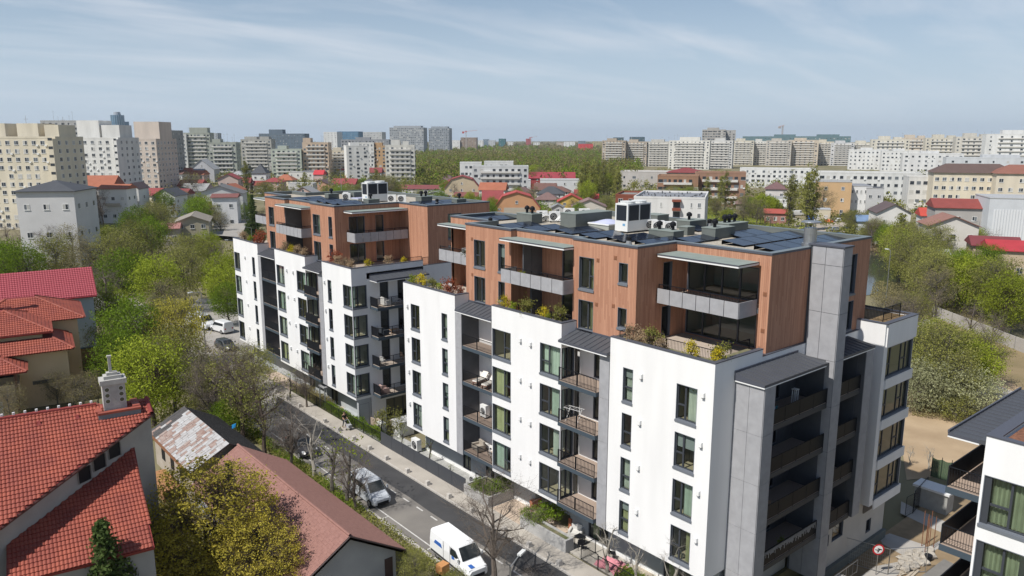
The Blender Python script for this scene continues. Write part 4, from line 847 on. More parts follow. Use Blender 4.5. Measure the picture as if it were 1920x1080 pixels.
g_ = [[(-.25+1.5*i/n, 7.0+1.9*j/n, .16+.30*max(0, math.sin(i*.9+j*.35))*rr.uniform(.6, 1)) for j in range(n+1)] for i in range(n+1)]
for i in range(n):
    for j in range(n): mb.quad(g_[i][j], g_[i+1][j], g_[i+1][j+1], g_[i][j+1])
tag(mb.build('cloth', mat('pink_cloth', (.62, .26, .30), .95, var=.25, vs=3), smooth=True), 'crumpled pink cloth spread at the edge of the ground floor patio', 'cloth')
def sofa(x, y, z, rz, label):
    e = empty('sofa', (x, y, z), rz, label, 'sofa'); box_part('base', wkc, e, -1.0, 1.0, -.4, .4, .05, .42); mb = MB(); mb.box(-1.0, 1.0, .4, .55, .05, .8); mb.build('backrest', wkc, e)
    for i in range(2): box_part('cushion', mat('taupe_cushion', (.46, .38, .31), .9), e, -.95+i*.97, -.02+i*.97, -.38, .35, .425, .55)
sofa(3.4, 40.6, .1, R(180), 'tan wicker sofa with cushions below the gable balconies'); sofa(1.8, 41.3, .1, R(90), 'second tan wicker sofa set at a right angle, left of the first')
e = empty('garden_shed', (2.5, 37.4, 0), 0, 'white metal garden box tucked between the two apartment blocks', 'garden shed'); box_part('body', M['whitem'], e, -.8, .9, 0, 1.4, .05, 1.5); box_part('lid', mat('lid_grey', (.5, .5, .5), .6), e, -.85, .95, -.05, 1.45, 1.502, 1.6)
e = empty('entrance_canopy', (.2, 49.3, 0), 0, 'small grey entrance canopy on posts in front of the far block', 'canopy'); box_part('roof', mat('canopy_grey', (.30, .30, .30), .7), e, -.6, 1.6, 0, 1.4, 2.5, 2.62)
for sx, sy in ((-.5, .1), (-.5, 1.3)): box_part('post', M['steel'], e, sx-.05, sx+.05, sy-.05, sy+.05, .1, 2.499)
e = empty('outdoor_set', (3.9, 29.0, 18.97), 0, 'white table with two chairs on the end balcony under the awning', 'garden furniture') if False else None
table(3.55, 28.2, 18.97, M['whitem'], 'white pedestal table on the end balcony of the near timber storey', .6, .6, .75); chair(3.5, 28.9, 18.97, R(180), M['whitem'], 'white chair left of the pedestal table on the end balcony', 'white chairs on the end balcony'); chair(3.5, 27.4, 18.97, 0, M['whitem'], 'white chair right of the pedestal table on the end balcony', 'white chairs on the end balcony')
chair(5.0, -.9, 6.46, R(30), wdt, 'pale wooden high chair on a shaded gable balcony'); table(7.2, -1.0, 12.55, M['whitem'], 'small white plant stand high on the shaded top gable balcony', .35, .35, 1.3)
def laundry(x, y, z, label):
    e = empty('drying_rack', (x, y, z), 0, label, 'drying rack'); mb = MB()
    for sx in (-.4, .4): mb.tube((sx, -.2, 0), (sx, .2, .9), .012, None, 4); mb.tube((sx, .2, 0), (sx, -.2, .9), .012, None, 4)
    mb.build('frame', M['whitem'], e)
    for i, c in enumerate(((.06, .08, .2), (.5, .5, .52), (.05, .2, .22))):
        mb = MB(); mb.box(-.35+i*.25, -.15+i*.25, -.2, -.17, .35, .92); mb.build('laundry', mat('laundry_%d' % i, c, .9), e)
laundry(4.2, -1.2, 12.55, 'rack of blue and white washing on the shaded top gable balcony')
# icicle light string on the lowest gable balcony
mb = MB(); rr = random.Random(8)
for i in range(60):
    x = 3.4+6.3*i/60; l = rr.uniform(.15, .5); mb.box(x-.012, x+.012, -1.80, -1.785, 4.33-l, 4.33)
tag(mb.build('light_string', mat('string_white', (.55, .55, .56), .6)), 'white icicle light string hung over the lowest shaded gable balcony', 'light string', kind=None)

# ------------------------------------------------------------------ rooftop equipment
def solar(x, y, z, sx, sy, tilt, label, rz=0.0):
    e = empty('solar_panel', (x, y, z), rz, label, 'solar panel', 'solar panels on the flat roofs')
    def cell():
        mb = MB(); t = math.tan(tilt); h0, h1 = .10, .10+sy*t
        mb.quad((0,0,h0),(sx,0,h0),(sx,sy,h1),(0,sy,h1)); return mb.mesh('cells', M['pv'])
    def fr_():
        mb = MB(); t = math.tan(tilt); h0, h1 = .10, .10+sy*t; e_ = .035
        for (a, b, c, d) in ((0,sx,0,e_),(0,sx,sy-e_,sy),(0,e_,e_,sy-e_),(sx-e_,sx,e_,sy-e_)): mb.quad((a,c,h0+c*t+.006),(b,c,h0+c*t+.006),(b,d,h0+d*t+.006),(a,d,h0+d*t+.006))
        mb.quad((0,0,h0-.03),(sx,0,h0-.03),(sx,0,h0+.006),(0,0,h0+.006)); mb.quad((0,sy,h1),(sx,sy,h1),(sx,sy,.02),(0,sy,.02)); return mb.mesh('frame', M['black'])
    inst('cells', cmesh(('pv', sx, sy, tilt), cell), e); inst('frame', cmesh(('pvf', sx, sy, tilt), fr_), e)
rows = []
def pvrow(rn, x0, y0, n, sx, sy, base_z, along='x', tilt=R(7)):
    for i in range(n):
        if along == 'x': solar(x0+i*(sx+.03), y0, base_z, sx, sy, tilt, 'solar panel, %s from left, %s' % (ORD[i], rn))
        else: solar(x0, y0+i*(sx+.03), base_z, sx, sy, tilt, 'solar panel, %s from near end, %s' % (ORD[i], rn), R(90))
pvrow('row nearest the steel flue of the near roof', 8.3, 1.5, 6, 1.85, 1.75, 22.03); pvrow('second row behind the flue of the near roof', 8.9, 4.4, 6, 1.8, 1.75, 22.03); pvrow('short third row behind the flue of the near roof', 12.7, 7.0, 2, 2.0, 1.75, 22.03)
pvrow('pair beside the grey duct boxes of the near roof', 7.6, 7.6, 2, 1.7, 1.5, 22.03); pvrow('pair at the timber corner of the near roof', 4.2, 8.3, 2, 2.0, 1.6, 22.03); pvrow('pair in front of the chiller on the near roof', 4.3, 11.0, 2, 2.0, 1.6, 22.03)
pvrow('pair in front of the skylight on the near roof', 4.1, 13.6, 2, 1.8, 1.6, 22.03); pvrow('pair left of the skylight on the near roof', 4.6, 16.6, 2, 1.9, 1.7, 22.03); pvrow('row before the big duct box on the near roof', 3.6, 19.4, 2, 1.8, 1.7, 22.03); pvrow('row above the left timber corner of the near roof', 3.3, 22.2, 2, 1.8, 1.7, 22.03); pvrow('far-left group on the near roof', 5.3, 28.0, 2, 1.8, 1.6, 22.03); pvrow('farthest-left row on the near roof', 5.3, 29.9, 2, 1.8, 1.5, 22.03)
pvrow('alone right of the fan units, near roof', 13.6, 11.6, 1, 2.0, 1.6, 22.03)
for i, (rn, x0, y0, n) in enumerate((('front row of the far roof', 3.4, 50.2, 2), ('second row of the far roof', 3.4, 52.8, 2), ('third row of the far roof', 3.6, 55.4, 2), ('fourth row of the far roof', 3.4, 58.0, 2), ('fifth row of the far roof', 3.2, 61.5, 2), ('gable row of the far roof', 10.6, 44.0, 3), ('second gable row of the far roof', 10.6, 46.8, 3))): pvrow(rn, x0, y0, n, 1.9, 1.75, 21.96)
def chiller(x, y, z, label):
    e = empty('chiller', (x, y, z), 0, label, 'chiller unit', 'chillers on the flat roofs'); wm = mat('chiller_white', (.66, .67, .66), .5); L, Wd, H = 2.7, 1.3, 2.25
    box_part('casing', wm, e, 0, L, 0, Wd, .12, H)
    for i in range(2):
        mb = MB(); mb.box(.12+i*1.30, 1.27+i*1.30, -.02, -.002, .95, H-.12); mb.build('coil', mat('coil_dark', (.012, .016, .024), .6), e)
    mb = MB(); mb.box(-.02, -.002, .14, Wd-.14, .95, H-.12); mb.build('coil', mat('coil_dark', (.012, .016, .024)), e)
    mb = MB(); mb.box(-.018, -.002, .25, .5, .55, .72); mb.build('badge', mat('badge_blue', (.15, .32, .5), .5), e)
    for i in range(2):
        mb = MB(); mb.cyl(.68+i*1.33, Wd/2, H+.001, H+.16, .56, .60, 18); mb.build('fan_ring', wm, e)
    for (sx, sy) in ((0, 0), (L-.1, 0), (0, Wd-.1), (L-.1, Wd-.1)): box_part('foot', M['black'], e, sx, sx+.1, sy, sy+.1, 0, .119)
chiller(8.75, 14.6, 22.03, 'tall white twin-fan chiller unit on the near roof'); chiller(8.2, 53.6, 21.96, 'tall white twin-fan chiller unit on the far roof')
def duct(x0, x1, y0, y1, z0, h, label, cowls=()):
    e = empty('duct_box', (x0, y0, z0), 0, label, 'ventilation box', 'grey ventilation boxes on the flat roofs')
    mb = MB(); mb.box(0, x1-x0, 0, y1-y0, 0, h); mb.build('box', M['duct'], e); mb = MB(); mb.box(-.03, x1-x0+.03, -.03, y1-y0+.03, h+.001, h+.05); mb.build('lid', mat('duct_lid', (.21, .24, .22), .8), e)
    for cx, cy in cowls:
        mb = MB(); mb.cyl(cx-x0, cy-y0, h+.051, h+.35, .12, k=10); mb.cyl(cx-x0, cy-y0, h+.35, h+.55, .23, .23, 10); mb.cyl(cx-x0, cy-y0, h+.55, h+.68, .23, .08, 10); mb.build('cowl', M['black'], e)
duct(10.9, 13.3, 8.1, 9.3, 22.03, .75, 'grey ventilation box with one black cowl beside the solar rows', [(11.5, 8.6)]); duct(14.6, 17.2, 9.5, 10.9, 22.03, .7, 'grey ventilation box with three black cowls, rightmost on the near roof', [(15.2, 10.3), (15.8, 10.3), (16.5, 10.3)])
duct(14.4, 16.6, 13.0, 14.4, 22.03, .65, 'grey ventilation box with a domed cowl behind the fan units', [(15.2, 13.7)]); duct(8.4, 9.6, 9.9, 12.2, 22.03, .55, 'low grey ventilation box in front of the fan units', [(8.9, 11.6), (9.2, 10.6)]); duct(11.2, 12.1, 10.8, 11.6, 22.03, .6, 'small grey box at the foot of the right fan unit')
duct(7.9, 12.2, 19.4, 21.2, 22.03, 1.15, 'largest grey duct box, left of the skylight on the near roof'); duct(7.4, 8.6, 24.2, 26.2, 22.03, .8, 'grey ventilation box with two cowls at the left of the near roof', [(7.9, 24.7), (8.0, 25.5)]); duct(15.0, 16.5, 16.8, 18.4, 22.03, .8, 'grey box behind the chiller of the near roof')
duct(8.3, 12.4, 57.0, 58.4, 21.96, 1.0, 'long grey duct box behind the chiller of the far roof'); duct(6.6, 8.0, 50.6, 51.8, 21.96, .6, 'grey box with a cowl in front of the far chiller', [(7.2, 51.2)]); duct(12.5, 14, 49, 50.2, 21.96, .7, 'grey box with two cowls right of the far chiller', [(12.9, 49.6), (13.5, 49.6)]); duct(14.3, 15.6, 44.6, 45.6, 21.96, .6, 'grey box with a cowl near the gable edge of the far roof', [(15, 45.1)]); duct(6.5, 7.9, 60.0, 61.0, 21.96, .7, 'grey box with a cowl at the left of the far roof', [(7.1, 60.4)])
for i, (x, y, lb) in enumerate(((11.2, 12.4, 'rightmost of the three white fan units beside the chiller'), (11.0, 13.4, 'middle one of the three white fan units beside the chiller'), (11.3, 14.35, 'leftmost of the three white fan units beside the chiller'), (9.9, 24.0, 'white fan unit with coiled white pipes left of the big duct box'), (9.6, 25.3, 'leftmost white fan unit on the near roof, beside coiled pipes'), (13.2, 25.6, 'white fan unit behind the big duct box, left one'), (14.0, 24.4, 'white fan unit behind the big duct box, right one'), (13.4, 18.0, 'white fan unit in the gap left of the chiller'))): heat_unit((x, y, 22.03), R(-35), lb)
for i, (x, y, lb) in enumerate(((10.9, 50.6, 'right one of two white fan units right of the far chiller'), (10.3, 51.8, 'left one of two white fan units right of the far chiller'), (7.6, 57.6, 'white fan unit left of the far chiller'), (8.6, 59.3, 'small white fan unit at the back of the far roof'))): heat_unit((x, y, 21.96), R(-35), lb)
e = empty('skylight', (8.9, 16.7, 22.03), 0, 'pale lilac domed skylight left of the chiller', 'skylight'); box_part('kerb', mat('kerb_grey', (.33, .34, .31), .8), e, 0, 2.2, 0, 2.2, 0, .4); mb = MB(); mb.box(-.06, 2.26, -.06, 2.26, .401, .5); mb.build('frame', M['whitem'], e)
mb = MB(); n = 8; pt = lambda i, j: (.02+2.16*i/n, .02+2.16*j/n, .501+.28*math.sin(math.pi*i/n)*math.sin(math.pi*j/n))
for i in range(n):
    for j in range(n): mb.quad(pt(i,j), pt(i+1,j), pt(i+1,j+1), pt(i,j+1))
mb.build('dome', mat('lilac_dome', (.50, .52, .68), .25), e, smooth=True)
e = empty('skylight', (9.3, 55.0, 21.96), 0, 'pale domed skylight on the far roof', 'skylight'); box_part('kerb', mat('kerb_grey', (.33, .34, .31)), e, -1.6, .0, 0, 1.8, 0, .35); box_part('dome', mat('lilac_dome', (.50, .52, .68)), e, -1.55, -.05, .05, 1.75, .351, .45)
def pipes(x, y, z, label):
    mb = MB(); pr = None
    for j in range(3):
        pr = None
        for i in range(10):
            t = i/9; p = (x+t*1.5, y+j*.22+.12*math.sin(t*5+j), z+.25+.5*math.sin(t*math.pi)*(.6+.2*j)); 
            if pr: mb.tube(pr, p, .07, None, 6)
            pr = p
    tag(mb.build('pipe_bundle', mat('pipe_white', (.72, .72, .70), .5), smooth=True), label, 'pipes', 'lagged white pipes on the roofs')
pipes(11.4, 15.1, 22.03, 'white lagged pipes looping from the right side of the chiller'); pipes(8.9, 24.8, 22.03, 'white lagged pipes looping beside the left fan units'); pipes(9.2, 22.6, 22.03, 'white lagged pipes looping in front of the big duct box')
def cowl(x, y, z, label):
    e = empty('vent_cowl', (x, y, z), 0, label, 'roof vent', 'small vents on the roofs'); mb = MB(); mb.cyl(0, 0, 0, .35, .26, .16, 10); mb.build('base', mat('vent_grey', (.2, .21, .22), .6), e); mb = MB(); mb.cyl(0, 0, .351, .6, .16, .2, 10); mb.cyl(0, 0, .6, .7, .2, .08, 10); mb.build('cap', M['black'], e)
cowl(4.0, 22.4+3.2, 22.03, 'black roof vent by the left timber corner of the near roof'); cowl(3.6, 9.9, 22.03, 'black roof vent above the small square timber windows'); cowl(17.0, 13.0, 22.03, 'bent black vent pipe at the back edge of the near roof'); cowl(12.6, 46.0, 21.96, 'black roof vent near the far gable')
# ================================================================== houses and city blocks
def inpoly(x, y, P):
    c = False; j = len(P)-1
    for i in range(len(P)):
        if (P[i][1] > y) != (P[j][1] > y) and x < (P[j][0]-P[i][0])*(y-P[i][1])/(P[j][1]-P[i][1])+P[i][0]: c = not c
        j = i
    return c
M['tile'] = mat('red_tile', (.335, .088, .055), .62, col2=(.24, .062, .045), vs=.9, spec=.35)
M['tileb'] = mat('red_tile_edge', (.22, .035, .03), .7)
def tile_geo(mb, o, e1, e2, n, tw, tl, jit=0.0):
    prof = [(0, 0), (.22, .030), (.5, .045), (.78, .030), (1, 0)]
    lo = [o+e1*(p*tw)+n*(h+.01) for p, h in prof]; hi = [o+e1*(p*tw)+e2*(tl*1.02)+n*(h+.055+jit) for p, h in prof]; dn = [q-n*.05 for q in hi]
    for i in range(4): mb.quad(hi[i], hi[i+1], lo[i+1], lo[i], 0); mb.quad(dn[i], dn[i+1], hi[i+1], hi[i], 1)
def tile_mesh(tw, tl, mats): mb = MB(); tile_geo(mb, Vector((0,0,0)), Vector((1,0,0)), Vector((0,1,0)), Vector((0,0,1)), tw, tl); return mb.mesh('tile', mats)
def tile_roof(par, base, pts, e1, e2, tw=.22, tl=.37, single=300, mats=None, thick=.18, name='roof'):
    """pts: outline in the roof plane; e1 along the eaves, e2 down the slope"""
    mats = mats or [M['tile'], M['tileb']]
    n = e2.cross(e1); n = n if n.z > 0 else -n
    o0 = pts[0]; P = [((p-o0).dot(e1), (p-o0).dot(e2)) for p in pts]
    mb = MB(); mb.poly(pts if (pts[1]-pts[0]).cross(pts[2]-pts[1]).dot(n) > 0 else list(reversed(pts)), 1)
    for i in range(len(pts)):
        a, b = pts[i], pts[(i+1) % len(pts)]; mb.quad(a, b, b-n*thick, a-n*thick, 1)
    mb.poly([p-n*thick for p in pts], 1)
    roof = part(name, mb, mats, par, base)
    us = [p[0] for p in P]; vs = [p[1] for p in P]; cells = []
    i0, i1 = int(min(us)/tw)-1, int(max(us)/tw)+1; j0, j1 = int(min(vs)/tl)-1, int(max(vs)/tl)+1
    for i in range(i0, i1):
        for j in range(j0, j1):
            if inpoly((i+.5)*tw, (j+.5)*tl, P): cells.append((i, j))
    def pos(c): return o0+e1*(c[0]*tw)+e2*(c[1]*tl)
    def key(c):
        d = pos(c)-CAM; k = d.dot(FW); x = 960+FPX*d.dot(RT)/k; y = 540-FPX*d.dot(UP)/k
        return (not (-10 < x < 1930 and y < 1090), k)
    cells.sort(key=key)
    if single:
        R3 = Matrix((e1, e2 if e1.cross(e2).dot(n) > 0 else e2, n)).transposed()
        me = cmesh(('tile', tw, tl, mats[0].name), lambda: tile_mesh(tw, tl, mats))
        for c in cells[:single]:
            t = bpy.data.objects.new('tile', me); p = pos(c); t.matrix_local = Matrix.Translation(p) @ R3.to_4x4(); link(t, roof)
    mb = MB(); jr = random.Random(1)
    for c in cells[single:]: tile_geo(mb, pos(c), e1, e2, n, tw, tl, jr.uniform(-.006, .006))
    if mb.f:
        o = mb.build('tiles', mats, roof); o['kind'] = 'stuff'
    return roof, n
def ridge_cap(par, base, a, b, r=.13, m='tileb'):
    mb = MB(); k = max(1, int((b-a).length/.4)); 
    for i in range(k): mb.tube(a.lerp(b, i/k), a.lerp(b, (i+1)/k), r, r*.92, 7)
    part('ridge_cap', mb, M[m] if isinstance(m, str) else m, par, base)

# ---- big red-tiled house, bottom left
h1p = R(22)
P0 = CAM + ray(140, 766)*46.0
uh = Vector(ray(12, 260)); uh = Vector((uh.x, uh.y, 0)).normalized(); e1 = Vector((uh.y, -uh.x, 0)); e2 = -uh*math.cos(h1p)-Vector((0, 0, math.sin(h1p)))
nn = e1.cross(-e2); nn = nn if nn.z > 0 else -nn
H1b = onz(150, 900, 0); H1b.z = 0
H1 = empty('house', H1b, 0, 'grey-walled house with big sunlit red tiled roofs and a stone chimney, bottom left corner', 'house', 'red-roofed houses at the left')
up_px = [(-70, 797), (181, 759), (274, 747), (284, 776), (200, 838), (116, 900), (0, 989), (-70, 1043)]
upP = [onplane(px, py, P0, nn) for px, py in up_px]
tile_roof(H1, H1b, upP, e1, e2, .185, .32, 300)
DROP = 1.75; P1 = P0-Vector((0, 0, DROP))
lo_px = [(12, 1023), (252, 838), (264, 900), (274, 954), (290, 1026), (160, 1060), (83, 1079), (12, 1097)]
loP = [onplane(px, py, P1, nn) for px, py in lo_px]
tile_roof(H1, H1b, loP, e1, e2, .185, .32, 300)
M['h1wall'] = mat('grey_plaster', (.38, .365, .35), .95, col2=(.31, .30, .29), vs=.8, bump=.2, bs=9)
def zplane(p, q0): return q0.z - ((p.x-q0.x)*nn.x+(p.y-q0.y)*nn.y)/nn.z
dg = [onplane(252, 838, P1, nn), onplane(12, 1023, P1, nn)]
rb = onplane(276, 790, P0, nn); foot = [dg[0], dg[1]]
mb = MB(); a, b = dg; b2 = b+(b-a)*.5
mb.quad((a.x,a.y,0),(b2.x,b2.y,0),(b2.x,b2.y,zplane(b2,P0)-.2),(a.x,a.y,zplane(a,P0)-.2))
back = uh*6.0; c = a+e1*1.15+uh*1.0; mb.quad((c.x,c.y,0),(a.x,a.y,0),(a.x,a.y,zplane(a,P0)-.2),(c.x,c.y,zplane(c,P0)-.2)); c2 = c+uh*.9; mb.quad((c2.x,c2.y,0),(c.x,c.y,0),(c.x,c.y,zplane(c,P0)-.2),(c2.x,c2.y,zplane(c2,P0)-.2))
d1, d2 = loP[3], loP[7]
for p, q in ((loP[1], loP[4]), (loP[4], loP[7]), (loP[7], loP[0])):
    p = p+uh*.5; q = q+uh*.5; mb.quad((p.x,p.y,0),(q.x,q.y,0),(q.x,q.y,zplane(q,P1)-.2),(p.x,p.y,zplane(p,P1)-.2))
part('wall', mb, M['h1wall'], H1, H1b)
wd = (b-a); wd.z = 0; wd.normalize(); wn = Vector((wd.y, -wd.x, 0)); wn = wn if wn.dot(CAM-a) > 0 else -wn
for px, py in ((213, 845), (185, 867), (157, 890)):
    q = onplane(px, py, a, wn); mb = MB()
    for (o_, hw, hh, th) in ((.03, .42, .42, 0),):
        A1 = q-wd*hw+wn*o_; B1 = q+wd*hw+wn*o_; mb.quad(A1-Vector((0,0,hh)), B1-Vector((0,0,hh)), B1+Vector((0,0,hh)), A1+Vector((0,0,hh)), 0)
        for s in (-1, 1): C1 = q+wd*hw*s; mb.quad(C1-Vector((0,0,hh)), C1+wn*.12-Vector((0,0,hh)), C1+wn*.12+Vector((0,0,hh)), C1+Vector((0,0,hh)), 1)
    part('window', mb, [M['black'], M['h1wall']], H1, H1b)
# gutter along the diagonal edge, ridge, snow hooks
mb = MB(); g0, g1 = upP[3]-nn*.1, upP[6]-nn*.1; mb.tube(g0, g1, .09, None, 6); part('gutter', mb, mat('brown_gutter', (.085, .035, .03), .5), H1, H1b)
ridge_cap(H1, H1b, upP[0]+nn*.06, upP[1]+nn*.06); ridge_cap(H1, H1b, upP[2]+nn*.06, upP[3]+nn*.06, .14)
for i in range(9):
    p = upP[0].lerp(upP[1], .28+i*.085); mb = MB(); mb.box(p.x-.06, p.x+.06, p.y-.06, p.y+.06, p.z+.1, p.z+.3); part('hook', mb, M['whitem'], H1, H1b)
for px, py in ((73, 795), (145, 783)):
    q = onplane(px, py, P0, nn); mb = MB(); mb.poly([q+e2*.25-e1*.16+nn*.06, q+e2*.25+e1*.16+nn*.06, q-e2*.05+nn*.22]); mb.box(q.x-.1, q.x+.1, q.y-.1, q.y+.1, q.z, q.z+.15); part('roof_vent', mb, M['tileb'], H1, H1b)
# chimney in the roof frame (x along the ridge, y away)
cp = onplane(218, 772, P0, nn); ch = empty('tmp', (0, 0, 0)); bpy.data.objects.remove(ch)
def oriented(name, mb, mats, par, base, org, rz): return mb.build(name, mats, par, tuple(org-Vector(base)), rz)
rzc = math.atan2(e1.y, e1.x); M['chim'] = mat('chimney_stone', (.46, .45, .42), .95, col2=(.36, .35, .33), vs=2.5, bump=.25, bs=14)
mb = MB(); mb.box(-.62, .62, 0, .9, -.6, 1.75); chm = oriented('chimney', mb, M['chim'], H1, H1b, cp, rzc)
mb = MB(); mb.box(-.72, .72, -.1, 1.0, 1.751, 2.05); mb.box(-.48, .48, .1, .8, 2.051, 2.25); mb.box(-.3, .3, .25, .65, 2.251, 2.42); mb.build('cap', M['chim'], chm)
mb = MB(); mb.box(-.14, .02, .38, .54, 2.421, 3.35); mb.box(-.18, .06, .34, .58, 3.351, 3.45); mb.build('pipe', M['chim'], chm)
for sx in (-1, 1):
    for k in range(3):
        mb = MB(); zc = 1.45-.36*k; ring = [(sx*.38+.12*math.cos(t*.5236), -.012, zc+.12*math.sin(t*.5236)) for t in range(12)]; mb.poly(ring, 0); mb.poly([(p[0]*1.0+(p[0]-sx*.38)*.35, -.006, zc+(p[2]-zc)*1.35) for p in ring], 1)
        mb.build('flue_hole', [mat('flue_olive', (.10, .10, .06), .8), mat('flue_rim', (.52, .51, .48), .9)], chm)
mb = MB(); mb.box(-1.0, 1.3, -.55, -.35, -.45, .12, 0); mb.box(-1.0, -.8, -.35, 1.3, -.3, .14, 0); mb.box(-1.02, 1.32, -.62, -.30, .121, .25, 1); mb.box(-1.1, -.75, -.299, 1.4, .141, .27, 1); mb.box(.9, 1.3, -.3, 1.2, -.1, .3, 1); mb.build('flashing', [mat('lead_flashing', (.17, .20, .22), .5), M['tile']], chm)

# ---- salmon-roofed hall by the street
Sb = (-15, 16.2, 0); SH = empty('hall', Sb, 0, 'long hall with salmon shingled saddle roof and grey gable, between garden trees and the road', 'building')
zr, ze, hw = 4.5, 2.05, 4.05
slm = mat('salmon_shingle', (.285, .15, .125), .85, col2=(.235, .12, .10), vs=2.5, stretch=(3, 1, 1)); sle = mat('salmon_shingle_edge', (.23, .095, .08), .85)
sl = math.hypot(hw, zr-ze)
for sgn in (-1, 1):
    d2 = Vector((sgn*hw, 0, ze-zr)).normalized(); d1 = Vector((0, 1, 0))
    a = Vector((-15, 16.1, zr)); b = Vector((-15, 35.2, zr)); pts = [a, b, b+d2*sl, a+d2*sl]
    mb = MB(); n_ = Vector((-d2.z*sgn, 0, d2.x*sgn)); n_ = n_ if n_.z > 0 else -n_
    for p, q in zip(pts, pts[1:]+pts[:1]): mb.quad(p, q, q-n_*.12, p-n_*.12, 1)
    mb.poly(pts if sgn < 0 else pts[::-1], 1); mb.poly([p-n_*.12 for p in pts], 1); rf = part('roof', mb, [slm, sle], SH, Sb)
    mb = MB(); rw = int(sl/.19); jr = random.Random(sgn+4)
    for r_ in range(rw):
        y = 16.1-jr.uniform(0, .6)
        while y < 35.2:
            w_ = .62; y0 = max(y, 16.1); y1 = min(y+w_-.012, 35.2)
            if y1 > y0:
                o_ = a+d2*(r_*sl/rw); f_ = d2*(sl/rw); h0 = n_*.004; h1 = n_*(.022+jr.uniform(0, .006))
                A_, B_ = Vector((o_.x, y0, o_.z))+h0, Vector((o_.x, y1, o_.z))+h0; C_, D_ = B_+f_+h1-h0, A_+f_+h1-h0
                if sgn < 0: mb.quad(A_, B_, C_, D_, 0); mb.quad(D_, C_, C_-h1, D_-h1, 1)
                else: mb.quad(D_, C_, B_, A_, 0); mb.quad(D_-h1, C_-h1, C_, D_, 1)
            y += w_
    o = mb.build('shingles', [slm, sle], rf); o['kind'] = 'stuff'
mb = MB(); gy = 16.6
mb.poly([(-15-3.55, gy, -.2), (-15+3.55, gy, -.2), (-15+3.55, gy, ze+.15), (-15, gy, zr-.2), (-15-3.55, gy, ze+.15)])
mb.quad((-11.45, gy, -.2), (-11.45, 35, -.2), (-11.45, 35, ze+.1), (-11.45, gy, ze+.1)); mb.quad((-18.55, 35, -.2), (-18.55, gy, -.2), (-18.55, gy, ze+.1), (-18.55, 35, ze+.1))
part('wall', mb, mat('hall_plaster', (.36, .37, .385), .95, col2=(.27, .28, .30), vs=.5), SH, Sb)
mb = MB(); mb.box(-12.3, -11.7, gy-.03, gy-.002, -.1, 1.6); part('door', mb, mat('dark_door', (.05, .03, .03), .7), SH, Sb)
mb = MB(); mb.tube((-15, 16.1, zr+.03), (-15, 35.2, zr+.03), .10, None, 6); part('ridge_cap', mb, slm, SH, Sb)
for sgn in (-1, 1):
    mb = MB(); a = Vector((-15, 16.06, zr-.05)); b = a+Vector((sgn*hw, 0, ze-zr)); mb.quad(a, b, b-Vector((0,0,.22)), a-Vector((0,0,.22))); mb.quad(b, a, a-Vector((0,0,.22)), b-Vector((0,0,.22))); mb.tube(a, b, .05, None, 5); part('bargeboard', mb, mat('dark_bargeboard', (.06, .04, .04), .7), SH, Sb)
# ---- shed with rusty slate roof
Tb = (-15.6, 35.4, 0); TS = empty('shed', Tb, 0, 'old shed with peeling white and rusty slate roof, behind the salmon-roofed hall', 'shed')
zr, ze = 4.7, 3.05; M['slate1'] = mat('slate_white', (.43, .43, .43), .85, col2=(.31, .29, .28), vs=2.2, detail=9); M['slate2'] = mat('slate_rust', (.21, .125, .10), .9, col2=(.34, .28, .25), vs=2.6, detail=9); M['slate3'] = mat('slate_dark', (.085, .08, .08), .95, var=.3, vs=5)
jr = random.Random(11)
from mathutils import noise as mnoise
for sgn, hw in ((-1, 3.25), (1, 2.9)):
    d2 = Vector((sgn*hw, 0, ze-zr)); sl = d2.length; d2.normalize(); n_ = Vector((0, 1, 0)).cross(d2); n_ = n_ if n_.z > 0 else -n_
    a = Vector((-15.6, 35.4, zr)); b = Vector((-15.6, 47.0, zr)); pts = [a, b, b+d2*sl, a+d2*sl]; mb = MB()
    mb.poly(pts if sgn < 0 else pts[::-1]); mb.poly([p-n_*.1 for p in pts])
    for p, q in zip(pts, pts[1:]+pts[:1]): mb.quad(p, q, q-n_*.1, p-n_*.1)
    rf = part('roof', mb, M['slate3'], TS, Tb)
    if sgn < 0:
        rows_ = 28; cnt = 0
        for r_ in range(rows_):
            yy = 35.4+r_*11.6/rows_; t = -jr.uniform(0, .45)
            while t < sl-.02:
                l = jr.choice([.55, .62, .75, .95]); t0 = max(t, 0); t1 = min(t+l-.02, sl)
                if t1-t0 > .08:
                    v = mnoise.noise(Vector((t*1.1, yy*.6, 3.1)))*.7+jr.uniform(-.5, .5)
                    m_ = 'slate2' if v > .16 else 'slate1'
                    if yy > 45.4-t*.25 and jr.random() < .8: m_ = 'slate3'
                    mb = MB(); h = n_*(.018+jr.uniform(0, .018)); p, q = a+d2*t0, a+d2*t1; p = Vector((p.x, yy+.012, p.z)); q = Vector((q.x, yy+.012, q.z)); w_ = Vector((0, 11.6/rows_-.024, 0))
                    mb.quad(p+h, p+w_+h, q+w_+h, q+h); mb.quad(p, p+h, q+h, q); mb.quad(q, q+h, q+w_+h, q+w_)
                    mb.build('slate', M[m_], rf); cnt += 1
                t += l
    else:
        mb = MB()
        for k in range(40):
            yy = 35.4+k*.29; p = Vector((-15.6, yy, zr)); q = p+d2*sl; mb.tube(p+n_*.02, q+n_*.02, .035, None, 4)
        mb.build('ribs', mat('slate_dark2', (.11, .105, .10), .9, var=.3, vs=3), rf)
mb = MB(); mb.box(-18.5, -13.0, 35.9, 46.6, -.2, 2.95); mb.poly([(-18.5,35.9,2.951),(-13,35.9,2.951),(-15.6,35.9,4.5)]); part('wall', mb, mat('shed_plaster', (.42, .37, .31), .95, col2=(.32, .27, .21), vs=1), TS, Tb)
